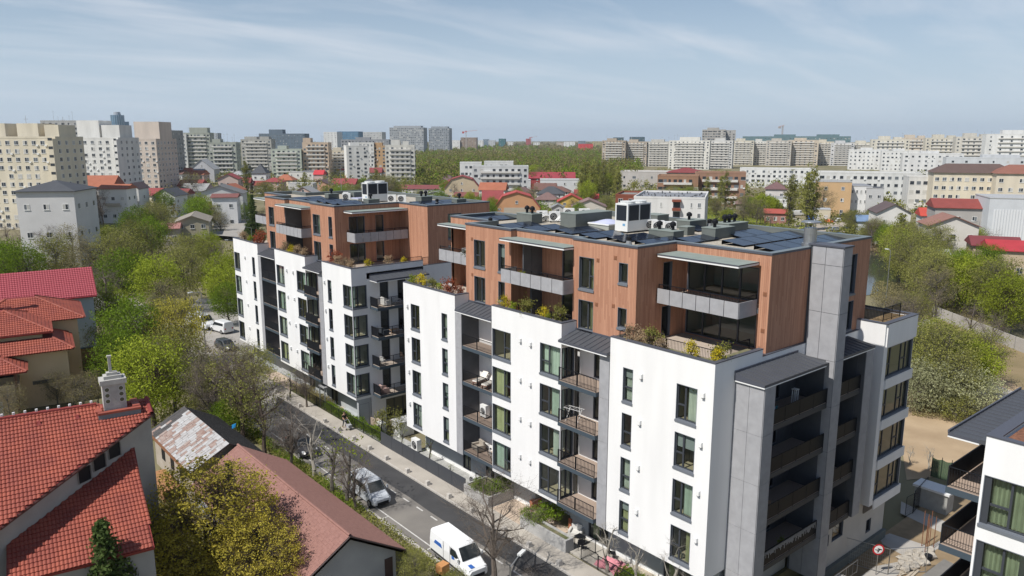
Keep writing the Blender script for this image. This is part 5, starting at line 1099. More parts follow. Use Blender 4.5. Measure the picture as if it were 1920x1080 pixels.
for y in (38.5, 41.0, 43.6): mb = MB(); mb.box(-18.55, -18.502, y, y+.9, 1.2, 2.2); part('window', mb, M['black'], TS, Tb)
mb = MB(); mb.box(-18.9, -18.75, 35.4, 47, 2.75, 2.98); part('eaves_board', mb, mat('rust_board', (.22, .10, .05), .8), TS, Tb)
mb = MB(); mb.box(-20.3, -18.9, 38.0, 42.5, .9, 1.0); mb.box(-20.3, -20.2, 38, 42.5, 0, .9); tag(mb.build('workbench', mat('orange_board', (.36, .18, .08), .85)), 'orange-brown timber lean-to beside the rusty shed', 'lean-to')

# ---- generic houses and blocks
def facing(pxl, pxr, dist, phi):
    c = atd((pxl+pxr)/2, dist, -1.7); k = (c-CAM).dot(Vector((FW.x, FW.y, 0)).normalized()); rz = phi+R(90)
    ax = Vector((math.cos(rz), math.sin(rz), 0)); W = (pxr-pxl)*k/FPX/max(.35, abs(ax.dot(RT))); return c, k, rz, W
def zpx(py, k): return CAM.z+(260-py)/1448.0*k
M['pane'] = mat('far_pane', (.035, .042, .052), .2, spec=.6); M['wframe'] = mat('far_frame', (.72, .72, .70), .6)
PM = [M['pane'], M['wframe'], mat('far_pane_mid', (.14, .155, .17), .3), mat('far_pane_blind', (.46, .45, .42), .8)]
wv = random.Random(77)
def win_mesh(w, h):
    v = wv.choice([0, 0, 0, 2, 2, 3]); u = wv.choice([0, 0, 2, 3])
    def f():
        mb = MB(); mb.box(0, w, -.06, -.002, 0, h, 1); mb.box(.07, w/2-.03, -.065, -.061, .07, h-.07, v); mb.box(w/2+.03, w-.07, -.065, -.061, .07, h-.07, u); mb.box(-.08, w+.08, -.14, -.061, -.08, -.001, 1); return mb.mesh('window', PM)
    return cmesh(('hw', w, h, v, u), f)
def add_wins(par, W, D, H, st, cols, side, w=1.3, h=1.35, stuff=False, sill=1.0, skip=0.0, seed=0, z0=0.0, ac=False):
    fh = (H-z0)/st; rr = random.Random(seed); big = MB()
    spots = []
    for s in range(st):
        for c in range(cols): spots.append((W*(c+.5)/cols-w/2-W/2, 0, z0+fh*s+fh*.32, 0))
        for c in range(side): spots.append((W/2, D*(c+.5)/side-w/2, z0+fh*s+fh*.32, 1))
    hh = min(h, fh*.5)
    for (x, y, z, sd_) in spots:
        if rr.random() < skip: continue
        if stuff:
            pv = rr.choice([0, 0, 0, 2, 2, 3]); ww = w*rr.choice([1, 1, 1, 1.35, .7])
            if sd_ == 0: big.box(x, x+ww, -.07, -.002, z, z+hh, pv); big.box(x-.1, x+ww+.1, -.09, -.071, z-.12, z, 1)
            else: big.box(W/2+.002, W/2+.07, y, y+ww, z, z+hh, pv)
            if rr.random() < .16: (big.box(x+ww+.1, x+ww+.9, -.4, -.002, z-.4, z+.2, 1) if sd_ == 0 else big.box(W/2+.002, W/2+.4, y+ww+.1, y+ww+.9, z-.4, z+.2, 1))
        else: inst('window', win_mesh(w, round(hh, 2)), par, (x, y, z) if sd_ == 0 else (x+.0, y, z), 0 if sd_ == 0 else R(90))
        if ac and rr.random() < .3 and sd_ == 0: big.box(x+w+.05, x+w+.85, -.35, -.002, z-.5, z+.05, 1)
    if big.f:
        o = big.build('windows' if stuff else 'window_units', PM, par)
        o['kind'] = 'stuff'
CITY = 'houses of the neighbourhood'
def house(label, pxl, pxr, ye, yt, dist, D, roof, wc, rc, st=2, cols=3, side=2, phi=None, group=CITY, base=-1.7, tiles=False, over=.5, cat='house', balc=0, wm=None):
    if phi is None:
        tc_ = atd((pxl+pxr)/2, dist); phi = math.atan2(CAM.y-tc_.y, CAM.x-tc_.x)-R(14)
    else: phi = R(phi)
    c, k, rz, W = facing(pxl, pxr, dist, phi); c.z = base; He = zpx(ye, k)-base; Ht = zpx(yt, k)-base
    e = empty('house' if cat == 'house' else cat.replace(' ', '_'), c, rz, label, cat, group)
    wm = wm or mat('wall_%.2f_%.2f_%.2f' % wc, wc, .9, var=.1, vs=.3); rm = mat('roof_%.2f_%.2f_%.2f' % rc, rc, .75, var=.15, vs=.5)
    mb = MB(); x0, x1 = -W/2, W/2
    if roof in ('gable_y', 'gambrel'):
        prof = [(x0, 0), (x1, 0), (x1, He), (0, Ht), (x0, He)] if roof == 'gable_y' else [(x0, 0), (x1, 0), (x1, He), (x1*.62, He+(Ht-He)*.72), (0, Ht), (x0*.62, He+(Ht-He)*.72), (x0, He)]
        mb.poly([(x, 0, z) for x, z in prof]); mb.poly([(x, D, z) for x, z in reversed(prof)]); mb.quad((x1,0,0),(x1,D,0),(x1,D,He),(x1,0,He)); mb.quad((x0,D,0),(x0,0,0),(x0,0,He),(x0,D,He))
        mb.build('wall', wm, e); rmb = MB(); q = prof[2:]
        for (ax_, az), (bx, bz) in zip(q[:-1], q[1:]):
            d = Vector((bx-ax_, 0, bz-az)).normalized(); nrm = Vector((d.z, 0, -d.x)); nrm = nrm if nrm.z > 0 else -nrm
            A_ = Vector((ax_, -over, az)); B_ = Vector((bx, -over, bz))
            if (ax_, az) == q[0]: A_ -= d*over
            if (bx, bz) == q[-1]: B_ += d*over
            C_, D_ = B_+Vector((0, D+2*over, 0)), A_+Vector((0, D+2*over, 0)); t = nrm*.18; n0 = len(rmb.v)
            rmb.v += [tuple(v) for v in (A_+nrm*.01, B_+nrm*.01, C_+nrm*.01, D_+nrm*.01, A_+t, B_+t, C_+t, D_+t)]
            rmb.f += [(n0+4,n0+7,n0+6,n0+5),(n0,n0+1,n0+2,n0+3),(n0,n0+4,n0+5,n0+1),(n0+2,n0+6,n0+7,n0+3),(n0+1,n0+5,n0+6,n0+2),(n0+3,n0+7,n0+4,n0)]; rmb.m += [0]*6
        rmb.build('roof', rm, e)
    elif roof == 'flat':
        mb.box(x0, x1, 0, D, 0, He); mb.build('wall', wm, e); rmb = MB(); rmb.box(x0-.1, x1+.1, -.1, D+.1, He+.002, He+.25, 1, 't'); rmb.quad((x0-.1,-.1,He+.25),(x1+.1,-.1,He+.25),(x1+.1,D+.1,He+.25),(x0-.1,D+.1,He+.25),0); rmb.build('roof', [rm, mat('trim_grey', (.45, .45, .44), .8)], e)
    else:
        mb.box(x0, x1, 0, D, 0, He)
        if roof == 'gable_x': mb.poly([(x1,0,He),(x1,D,He),(x1,D/2,Ht)]); mb.poly([(x0,D,He),(x0,0,He),(x0,D/2,Ht)])
        mb.build('wall', wm, e); o = over; rmb = MB(); s = (Ht-He)/(D/2); zl = He-o*s+.05
        A_, B_, C_, D_ = (x0-o,-o,zl),(x1+o,-o,zl),(x1+o,D+o,zl),(x0-o,D+o,zl)
        if roof == 'gable_x': E_, F_ = (x0-o, D/2, Ht+.05), (x1+o, D/2, Ht+.05)
        else:
            i_ = min(W, D)/2
            E_, F_ = (x0+i_*.95, D/2, Ht), (x1-i_*.95, D/2, Ht)
            if W < D: E_, F_ = (0, D/2-.5, Ht), (0, D/2+.5, Ht)
        rmb.poly([A_, B_, F_, E_]); rmb.poly([C_, D_, E_, F_]); rmb.poly([B_, C_, F_]); rmb.poly([D_, A_, E_])
        for p, q in ((A_, B_), (B_, C_), (C_, D_), (D_, A_)): rmb.quad((p[0],p[1],p[2]-.16),(q[0],q[1],q[2]-.16),q,p)
        rmb.poly([(v[0], v[1], v[2]-.16) for v in (D_, C_, B_, A_)]); rmb.build('roof', rm, e)
    if cols or side: add_wins(e, W, D, He, st, cols, side, min(1.25, W/max(1, cols)*.45), 1.3, seed=int(pxl))
    if roof in ('gable_y', 'gambrel') and Ht-He > 3: inst('window', win_mesh(1.1, 1.2), e, (-.55, 0, He+(Ht-He)*.25))
    for b_ in range(balc):
        z = He*(b_+1)/(balc+1)+.2; mb = MB(); mb.box(-W*.28, W*.28, -1.2, -.003, z-.15, z); mb.box(-W*.28, W*.28, -1.2, -1.12, z+.001, z+.9); mb.build('balcony', mat('balc_beige', (.45, .40, .33), .9), e)
    return e
def block(label, pxl, pxr, yt, dist, st, D, phi, wc, cols, side=3, pent=(), stuff=True, base=-1.7, bays=(), roofc=(.22, .22, .21), group='apartment towers on the skyline', sidec=None, w=1.5, ac=False, roof=None, cat='apartment block', skip=.05, bands=0):
    c, k, rz, W = facing(pxl, pxr, dist, R(phi)); c.z = base; H = zpx(yt, k)-base
    e = empty('apartment_block' if cat == 'apartment block' else cat.replace(' ', '_'), c, rz, label, cat, group); wm = mat('bwall_%.2f_%.2f_%.2f' % wc, wc, .9, var=.2, vs=.35, stretch=(1, 1, .2), detail=7)
    mb = MB(); mb.box(-W/2, W/2, 0, D, 0, H, 0, 't'); mb.quad((-W/2,0,H),(W/2,0,H),(W/2,D,H),(-W/2,D,H),1); mb.build('wall', [wm, mat('roof_%.2f_%.2f_%.2f' % roofc, roofc, .9)], e)
    mb = MB(); t = .3; mb.box(-W/2-.05, W/2+.05, -.05, t, H+.001, H+.6); mb.box(-W/2-.05, W/2+.05, D-t, D+.05, H+.001, H+.6); mb.box(-W/2-.05, -W/2+t, t, D-t, H+.001, H+.6); mb.box(W/2-t, W/2+.05, t, D-t, H+.001, H+.6); mb.build('parapet', wm, e)
    for (a, b, h) in pent:
        mb = MB(); mb.box(W*(a-.5), W*(b-.5), D*.2, D*.8, H+.002, H+h); mb.build('penthouse', wm, e)
    if pent:
        mb = MB(); ar = random.Random(int(pxl)+9)
        for i in range(4): x = W*ar.uniform(-.45, .45); y = D*ar.uniform(.2, .8); h = ar.uniform(3, 8); mb.tube((x, y, H), (x, y, H+h), .07, .05, 4); mb.box(x-.9, x+.9, y-.04, y+.04, H+h*.85, H+h*.85+.08)
        mb.build('aerials', mat('aerial_grey', (.25, .25, .25), .6), e)['kind'] = 'stuff'
    for (a, b, dp) in bays:
        fh = H/st
        mb = MB(); mb.box(W*(a-.5), W*(b-.5), -dp, -.002, fh*.6, H-.2); bay = mb.build('bay', wm, e)
        mb = MB()
        for s in range(st): mb.box(W*(a-.5)+.15, W*(b-.5)-.15, -dp-.05, -dp-.002, fh*s+fh*.45+fh*.3, fh*s+fh*.95+fh*.1)
        mb.build('glazing', M['pane'], bay)['kind'] = 'stuff'
    if bands:
        mb = MB(); fh = H/st
        for s in range(1, st): mb.box(-W*.35, W*.35, -.9, -.003, fh*s-.1, fh*s+.9)
        mb.build('balconies', mat('balcony_pale', (.60, .58, .54), .9), e)['kind'] = 'stuff'
    if roof:
        mb = MB(); o = .6; z = H+.61; ht = roof[0]
        A_, B_, C_, D_ = (-W/2-o,-o,z),(W/2+o,-o,z),(W/2+o,D+o,z),(-W/2-o,D+o,z); E_, F_ = (-W/2+D*.35, D/2, z+ht), (W/2-D*.35, D/2, z+ht)
        mb.poly([A_,B_,F_,E_]); mb.poly([C_,D_,E_,F_]); mb.poly([B_,C_,F_]); mb.poly([D_,A_,E_]); mb.poly([D_,C_,B_,A_]); mb.build('roof', mat('roof_%.2f_%.2f_%.2f' % roof[1], roof[1], .8, var=.15, vs=.3), e)
    add_wins(e, W, D, H-.3, st, cols, side, w, 1.4, stuff, seed=int(pxl*3), skip=skip, ac=ac)
    return e
cream = (.72, .65, .51); white = (.75, .74, .70); beige = (.60, .52, .43); grey = (.34, .34, .33); greenish = (.40, .42, .36); bright = (.72, .72, .70); tan = (.44, .37, .29); red = (.27, .055, .055); orange = (.36, .125, .07); brown = (.16, .085, .07); dk = (.07, .075, .085); maroon = (.22, .05, .05); rose = (.36, .17, .15)
# left skyline: three big ten-storey blocks
block('cream ten-storey block at the left picture edge, with a rounded bay at its corner', -45, 104, 259, 312, 11, 16, 228, cream, 9, 4, ((.45, .72, 5), (.8, .98, 4.5), (.1, .3, 5)), False, bays=((.935, 1.0, 1.6),), ac=True)
block('white ten-storey block, second from the left on the skyline', 137, 222, 260, 388, 11, 17, 227, white, 6, 4, ((.0, .5, 8), (.55, .95, 6)), False, bays=((.93, 1.0, 1.5),), ac=True)
block('pinkish beige ten-storey block with darker side, right of the white one on the left skyline', 242, 292, 262, 430, 11, 22, 228, (.64, .55, .47), 4, 6, ((.05, 1.0, 9),), False, ac=True)
block('grey slab block rising behind the first two left towers', 80, 161, 228, 640, 13, 18, 230, (.42, .42, .41), 7, 3, ((.1, .35, -.2),))
block('low grey block between the left towers', 296, 318, 246, 560, 11, 20, 228, grey, 3, 5)
tx = atd(224, 2300, -1.7); e = empty('office_tower', tx, 0, 'tall round blue glass office tower on the left skyline', 'office tower'); mb = MB(); kd = (tx-CAM).dot(Vector((FW.x, FW.y, 0)).normalized()); hh = zpx(217, kd)+1.7; r_ = 11*kd/FPX
gm_ = mat('blue_glass', (.07, .16, .26), .25, spec=.6, col2=(.16, .28, .38), vs=.03); mb.cyl(0, 0, 0, hh, r_, r_*.98, 24); mb.build('shaft', gm_, e, smooth=False); mb = MB(); mb.cyl(0, 0, hh+.01, hh+8, r_*.6, r_*.5, 16); mb.build('crown', mat('tower_grey', (.3, .33, .36), .6), e)
mb = MB()
for i in range(20): mb.cyl(r_*1.0*math.cos(i*.314), r_*1.0*math.sin(i*.314), 0, hh, 1.0, k=4)
mb.build('ribs', mat('rib_blue', (.30, .40, .48), .4), e)['kind'] = 'stuff'
mb = MB(); mb.box(r_*.9, r_*1.6, -r_*.5, r_*.5, 0, hh*.82); mb.build('lift_core', gm_, e)
block('pale grey-green block with white frames, right of the left towers', 324, 348, 252, 740, 10, 14, 240, white, 3, 2)
block('long grey-green block behind the pink house roofs', 346, 392, 250, 740, 11, 14, 236, greenish, 8, 2, ((.2, .9, 5),), bands=1)
block('grey-green block with a poplar in front', 392, 440, 268, 620, 9, 14, 236, greenish, 7, 2, ((.1, .4, 3),), bands=1)
block('small distant tower under scaffolding', 384, 408, 250, 1300, 14, 18, 232, (.42, .45, .48), 5, 2, ())
block('grey-beige block left of the round green tree', 452, 507, 262, 740, 10, 16, 234, (.44, .43, .39), 7, 2, ((.1, .5, 3), (.6, .9, 3)), bands=1)
block('dark blue-grey office slab far behind', 486, 571, 251, 1500, 8, 30, 228, (.13, .17, .21), 16, 2, ((.2, .5, 8),), cat='office building')
block('white and green balcony block, left of the beige stepped one', 508, 562, 280, 620, 8, 16, 236, (.50, .54, .46), 6, 2, ((.2, .5, 3),), bands=1)
block('beige and orange nine-storey block', 567, 614, 268, 620, 9, 16, 234, (.60, .47, .35), 6, 2, ((.0, .3, 4),), bands=1)
block('white striped office far behind, left of the blue glass one', 607, 632, 248, 1700, 10, 40, 226, bright, 4, 2, (), cat='office building'); block('blue glass office far behind', 633, 672, 247, 1750, 10, 40, 226, (.12, .24, .36), 10, 2, (), cat='office building'); block('pale office right of the blue glass one', 676, 716, 248, 1800, 10, 40, 226, (.56, .56, .54), 7, 2, (), cat='office building'); block('grey long block below the blue glass office', 640, 728, 262, 900, 8, 14, 232, (.32, .33, .35), 14, 2, ((.3, .6, 3),))
block('pale cream block behind the round green tree', 616, 652, 283, 640, 9, 14, 236, cream, 5, 2, ((.2, .6, 3),), bands=1)
b7 = block('white slab block with a grey rounded edge, left of the brown tree', 650, 689, 274, 520, 10, 24, 246, white, 3, 0, ((.2, .6, 2.5),)); 
block('orange and cream block behind the brown tree', 700, 722, 274, 620, 9, 14, 234, (.55, .36, .20), 3, 2, ((.1, .7, 3),)); block('white block joined to the orange one', 672, 700, 268, 620, 9, 14, 234, white, 4, 2)
block('large white block with balconies, right of the brown tree', 722, 776, 273, 520, 9, 26, 236, (.68, .66, .60), 6, 6, ((.2, .5, 4), (.6, .8, 3)), bands=1)
block('wide dark residential tower, left of the twin pair', 731, 794, 240, 1500, 16, 40, 226, (.38, .40, .42), 18, 5, ((.1, .9, 4),), w=2.2); block('dark residential tower, right of the twin pair', 804, 842, 241, 1600, 16, 40, 226, (.33, .36, .39), 11, 5, ((.1, .9, 4),), w=2.2)
block('brown concrete shell of a tower under construction behind the crane', 864, 893, 258, 1900, 10, 30, 226, (.32, .25, .20), 6, 3); block('small teal glass office on the horizon', 935, 947, 260, 2600, 9, 40, 226, (.06, .17, .19), 2, 1, (), cat='office building'); block('low white hall left of the crane', 841, 862, 263, 1900, 3, 40, 226, bright, 3, 1, (), cat='hall')
for i, (a, b, y, d, c_) in enumerate(((895, 906, 263, 2500, bright), (906, 916, 261, 2600, (.2, .26, .32)), (916, 928, 263, 2500, (.5, .52, .54)), (952, 962, 266, 2700, bright), (986, 995, 260, 3000, (.4, .1, .1)), (1000, 1012, 267, 2800, bright), (1044, 1058, 267, 2600, (.5, .42, .36)), (1058, 1078, 266, 2500, bright), (1085, 1098, 264, 2700, (.2, .24, .28)), (1112, 1128, 265, 2600, (.42, .36, .2)))):
    block('tiny pale or coloured building on the horizon, %s from the left after the teal one' % ORD[i], a, b, y, d, 6, 30, 228, c_, 3, 1, (), group='tiny buildings on the horizon')
e_ = block('bright red and white store roofs on the horizon', 1087, 1112, 270, 1800, 2, 60, 228, (.6, .08, .08), 3, 1, (), cat='hall')
# right skyline
block('brown-beige tower, leftmost of the right-hand skyline', 1130, 1172, 264, 880, 11, 16, 216, tan, 7, 2, ((.2, .6, 3),), bands=1); block('beige and white block, second of the right-hand skyline', 1172, 1212, 266, 890, 11, 16, 216, (.50, .43, .35), 6, 2, ((.2, .6, 3),), bands=1); block('dull white block beside the beige ones on the right skyline', 1212, 1258, 266, 890, 11, 16, 214, (.54, .52, .47), 7, 2, ((.2, .7, 3),), bands=1)
block('dark glass pair of offices behind the beige towers', 1150, 1168, 258, 1600, 12, 30, 220, (.07, .12, .14), 3, 2, (), cat='office building'); block('dark glass office with a step behind the beige towers', 1181, 1208, 257, 1650, 12, 30, 220, (.08, .13, .16), 4, 2, (), cat='office building')
block('bright white curved block of balconies', 1258, 1328, 264, 815, 11, 18, 212, (.72, .70, .64), 10, 2, ((.25, .75, 4),), bands=1)
block('white block with rounded balconies, right of the bright curved one', 1328, 1372, 264, 850, 11, 18, 210, (.62, .61, .58), 6, 2, ((.3, .7, 3),), bands=1)
block('tall grey hotel with a gridded front', 1318, 1358, 244, 1000, 13, 30, 214, (.40, .38, .35), 9, 3, ((.2, .7, 3),), w=2.2, skip=0); block('grey side tower joined to the gridded hotel', 1359, 1378, 245, 1010, 13, 30, 216, (.42, .41, .39), 3, 2)
for i, (a, b, y, d, c_) in enumerate(((1374, 1412, 264, 960, (.62, .58, .48)), (1412, 1440, 265, 970, (.66, .65, .60)), (1440, 1482, 264, 950, (.54, .50, .44)), (1482, 1532, 263, 960, (.58, .50, .40)), (1532, 1562, 266, 980, (.66, .60, .48)), (1562, 1600, 268, 980, (.60, .60, .60)), (1600, 1640, 268, 990, (.66, .62, .52)))):
    block('tall pale block in the long right-hand row, %s from its left end' % ORD[i], a, b, y, d, 11, 16, 212, c_, 6, 2, ((.2, .6, 3),), bands=1, group='long row of pale blocks at the right')
for i, (a, b, y, d, c_) in enumerate(((1640, 1700, 262, 900, (.66, .62, .52)), (1690, 1742, 259, 1000, (.60, .52, .42)), (1742, 1800, 259, 950, (.62, .58, .48)), (1800, 1864, 257, 900, (.60, .57, .50)), (1864, 1990, 252, 850, bright))):
    block('pale block on the far right skyline, %s from the left' % ORD[i], a, b, y, d, 9, 16, 210, c_, 8, 2, ((.2, .5, 4), (.6, .8, 3)), bands=1, group='pale blocks on the far right skyline')
block('long teal office behind the pale row', 1402, 1582, 256, 1500, 6, 30, 214, (.14, .22, .24), 30, 2, ((.3, .5, 4), (.7, .9, 4)), cat='office building')
for i, (a, b, y, d, st, c_) in enumerate(((1600, 1662, 281, 860, 5, bright), (1662, 1722, 283, 840, 5, bright), (1706, 1800, 288, 720, 5, (.70, .70, .69)), (1800, 1990, 296, 640, 4, (.58, .60, .62)), (1812, 1990, 274, 950, 7, bright))):
    block('low white block in the right middle distance, %s in its group' % ORD[i], a, b, y, d, st, 14, 210, c_, 9, 2, ((.3, .6, 2.5),), group='low white blocks at the right')
block('long white four-storey block behind the poplars', 1398, 1525, 316, 520, 4, 14, 212, bright, 14, 2, (), roofc=(.2, .2, .2)); block('wide white four-storey block right of the poplars', 1540, 1718, 324, 410, 4, 16, 212, (.68, .68, .66), 16, 2, (), roofc=(.25, .25, .24)); block('white four-storey block beside the mansard row', 1718, 1782, 332, 360, 4, 14, 212, (.66, .65, .62), 6, 2, ())
block('cream four-storey row with brown mansard roof, near the right edge', 1772, 1900, 326, 350, 5, 14, 210, (.68, .61, .48), 11, 2, (), False, roof=(3.4, (.12, .08, .07))); block('cream block with orange mansard roof at the right edge', 1892, 2000, 328, 345, 5, 14, 208, (.66, .59, .47), 7, 2, (), False, roof=(3.2, (.25, .11, .08)))
block('brown brick four-storey block with white balconies, left part', 1238, 1310, 330, 360, 4, 14, 216, (.33, .19, .12), 8, 2, (), roofc=(.35, .36, .38), bands=1); block('brown brick block with white balconies, right part behind the poplar', 1310, 1398, 324, 370, 4, 14, 214, (.32, .19, .13), 8, 2, (), roofc=(.35, .36, .38), bands=1)
block('long pale flat hall behind the brick block', 1168, 1300, 322, 480, 2, 20, 216, (.5, .47, .44), 8, 2, (), cat='hall', roofc=(.55, .54, .52)); house('low maroon hipped roof behind the brick block', 1255, 1320, 322, 314, 470, 20, 'hip', (.40, .32, .28), maroon, 1, 4, 2, 214)
# white modern building close behind the near block
wb = block('white flat-roofed building with rust-red balcony frames, behind the near roof', 1196, 1322, 371, 250, 4, 30, 214, (.70, .69, .67), 0, 0, (), stuff=False, roofc=(.20, .21, .23), base=-1.7)
Wb = wb.children[0].dimensions if False else None
c, k, rz, Wd_ = facing(1196, 1322, 250, R(214)); Hb = zpx(371, k)+1.7
rust = mat('rust_red', (.22, .06, .035), .8)
for j, z in enumerate((Hb-2.7, Hb-6.0)):
    for u, w_ in ((-.12, .5), (.30, .5), (.40, .9), (-.42, .4)): inst('window', win_mesh(w_*1.1 if w_ > .6 else .55, 1.5), wb, (Wd_*u, 0, z))
    mb = MB(); x = Wd_*.05; mb.box(x, x+2.6, -1.3, -.003, z-1.0, z-.2); mb.build('balcony', rust, wb); mb = MB(); mb.box(x+.2, x+2.4, -.06, -.002, z-.15, z+1.9); mb.build('window', M['pane'], wb)
mb = MB(); x = Wd_*.05; mb.box(x-.1, x+2.7, -1.3, -.003, Hb-.9, Hb-.2); mb.build('balcony_head', rust, wb)
for j in range(5):
    mb = MB(); mb.box(-Wd_/2-.35, -Wd_/2-.01, j*3.2, j*3.2+1.7, Hb-7, Hb-.3); mb.build('side_panel', rust, wb)
wl = block('rust-red and white wing at the left of that flat-roofed building', 1158, 1195, 366, 262, 4, 18, 214, (.24, .075, .045), 2, 0, (), stuff=False)
rr = random.Random(4); mb = MB()
for i in range(46): x = rr.uniform(-.48, .48)*Wd_; y = rr.uniform(1, 28); mb.cyl(x, y, Hb+.01, Hb+rr.uniform(.3, .7), .25, .18, 6)
mb.build('roof_vents', mat('vent_dark', (.07, .075, .08), .7), wb)['kind'] = 'stuff'
# white modern blocks in the centre
block('white modern four-storey block among the trees, left one', 862, 902, 305, 470, 4, 14, 232, bright, 5, 2, (), stuff=True); block('white modern four-storey block among the trees, right one', 908, 962, 303, 500, 4, 12, 230, bright, 6, 2, ()); block('white and grey modern block with terraces in front of the tree belt', 886, 990, 312, 420, 5, 14, 230, (.62, .63, .62), 9, 3, (), bands=1)
# houses, left and centre
house('white three-storey house with dark grey hipped roof, left', 22, 122, 356, 339, 205, 13, 'hip', (.62, .61, .60), dk, 3, 3, 3, 238, wm=None)
house('white villa with orange-red roofs and balconies behind the dark-roofed house', 118, 198, 348, 329, 330, 12, 'gable_x', bright, orange, 3, 4, 2, 236, balc=2); house('white villa wing with orange lean-to roof', 176, 226, 352, 345, 320, 9, 'gable_x', bright, orange, 2, 3, 2, 234, balc=1)
house('small white house with dark gable, right of the orange-roofed villa', 228, 250, 352, 342, 330, 10, 'gable_y', bright, (.10, .07, .07), 2, 2, 1, 234); house('white curved-roof hall on the left', 219, 283, 332, 326, 480, 14, 'gable_x', (.6, .6, .57), (.55, .55, .55), 1, 4, 1, 236); house('pale yellow low hall with grey roof', 228, 280, 342, 332, 450, 12, 'gable_y', (.55, .52, .36), (.34, .34, .33), 1, 3, 1, 236); house('pink-roofed low house beside the curved hall', 288, 318, 338, 329, 500, 12, 'gable_x', (.5, .35, .33), rose, 1, 2, 1, 236)
house('white gabled house with a wide low roof, left of the street', 362, 444, 362, 347, 298, 12, 'gable_y', (.60, .60, .58), (.16, .16, .16), 2, 5, 2, 242); house('white two-storey front wing with a brown lean-to roof', 391, 434, 368, 363, 285, 8, 'gable_x', (.70, .70, .70), (.20, .08, .07), 2, 2, 2, 242)
house('beige gabled warehouse above the grove', 320, 375, 415, 404, 252, 16, 'gable_y', (.42, .38, .28), (.28, .25, .21), 2, 3, 2, 248); house('low rose-roofed shed beside the beige warehouse', 290, 318, 427, 420, 245, 8, 'gable_x', (.4, .36, .33), rose, 1, 2, 1, 248)
house('pinkish house with red roof beside the dark conifer', 404, 440, 334, 325, 440, 10, 'gable_y', (.58, .46, .42), red, 2, 3, 2, 236); house('white house with dark pyramid roof', 468, 494, 322, 307, 490, 10, 'hip', bright, dk, 2, 2, 2, 232); house('red lean-to roof left of the dark conifer', 440, 462, 340, 332, 470, 8, 'gable_x', (.5, .4, .36), red, 1, 2, 1, 236); house('red low roof right of the dark conifer', 470, 495, 345, 338, 470, 8, 'gable_x', (.55, .5, .45), red, 1, 2, 1, 236)
house('orange-tiled cottage on the left slope', 317, 350, 322, 314, 570, 10, 'gable_x', bright, orange, 1, 3, 1, 236); house('grey gabled house with pale roof, left middle distance', 352, 396, 316, 298, 600, 14, 'gable_y', (.5, .5, .52), (.38, .39, .40), 1, 2, 1, 234); house('reddish house with a dark side, left middle distance', 402, 436, 306, 299, 650, 10, 'gable_x', (.42, .22, .19), brown, 2, 3, 2, 230)
house('white house with dark blue-grey hip roof behind the pink cottages', 552, 602, 311, 303, 690, 10, 'hip', bright, dk, 1, 5, 1, 226); house('white flat-roofed house with stepped front, centre left', 538, 584, 322, 317, 560, 12, 'flat', (.64, .63, .60), grey, 2, 4, 2, 228); house('white house with dark roof and red dormer gable', 562, 604, 327, 319, 560, 10, 'gable_x', bright, (.1, .1, .11), 2, 4, 2, 228); house('bright red dormer house beside the dark roof', 585, 602, 325, 318, 545, 8, 'gable_x', (.55, .4, .38), (.5, .04, .05), 1, 1, 1, 228)
house('white flat annex left of the far block roof', 536, 582, 343, 338, 455, 9, 'flat', (.62, .61, .60), (.5, .5, .5), 1, 3, 1, 228); house('salmon-walled house with a low dark gable', 573, 618, 347, 336, 470, 10, 'gable_y', (.56, .32, .22), (.12, .08, .08), 1, 2, 1, 228); house('white house with red lean-to roof in the centre', 618, 662, 343, 334, 480, 10, 'gable_x', bright, red, 2, 3, 2, 224)
house('big white windowless cube building in the centre', 729, 760, 324, 323, 526, 14, 'flat', (.62, .62, .60), grey, 3, 0, 0, 232); house('white two-storey annex with balconies right of the white cube', 760, 776, 333, 331, 520, 10, 'flat', bright, grey, 2, 2, 2, 222); house('long white house with maroon roof behind the far block', 740, 820, 352, 346, 438, 9, 'gable_x', (.64, .63, .62), (.20, .06, .06), 2, 6, 2, 224)
house('beige gambrel apartment house with red roof, centre', 833, 897, 350, 329, 400, 14, 'gambrel', (.56, .47, .32), red, 2, 3, 2, 232); house('second gambrel house with red roof and orange wall', 932, 980, 336, 324, 500, 14, 'gambrel', (.55, .34, .2), red, 2, 3, 2, 230); house('beige house half with steep red roof behind the far block roof', 905, 942, 378, 357, 320, 10, 'gable_x', (.56, .47, .35), red, 2, 2, 1, 232)
og = house('orange gambrel apartment house with stacked balconies and red roof sides', 926, 1012, 388, 359, 305, 12, 'gambrel', (.55, .30, .16), (.40, .07, .06), 3, 4, 0, 230, balc=3)
house('maroon flat-roofed long apartment house', 985, 1078, 332, 322, 480, 12, 'gable_x', (.32, .06, .06), (.30, .045, .06), 3, 6, 2, 228); house('white modern house with long windows in the centre right', 1014, 1088, 336, 335, 430, 12, 'flat', (.66, .67, .68), (.5, .5, .5), 2, 4, 2, 228); house('white plain annex in front of the maroon house', 950, 995, 337, 336, 450, 10, 'flat', (.64, .64, .64), (.6, .6, .6), 2, 1, 1, 230); house('white and grey house with terraces left of the white annex', 946, 972, 346, 340, 440, 9, 'flat', (.6, .6, .6), grey, 2, 2, 2, 230)
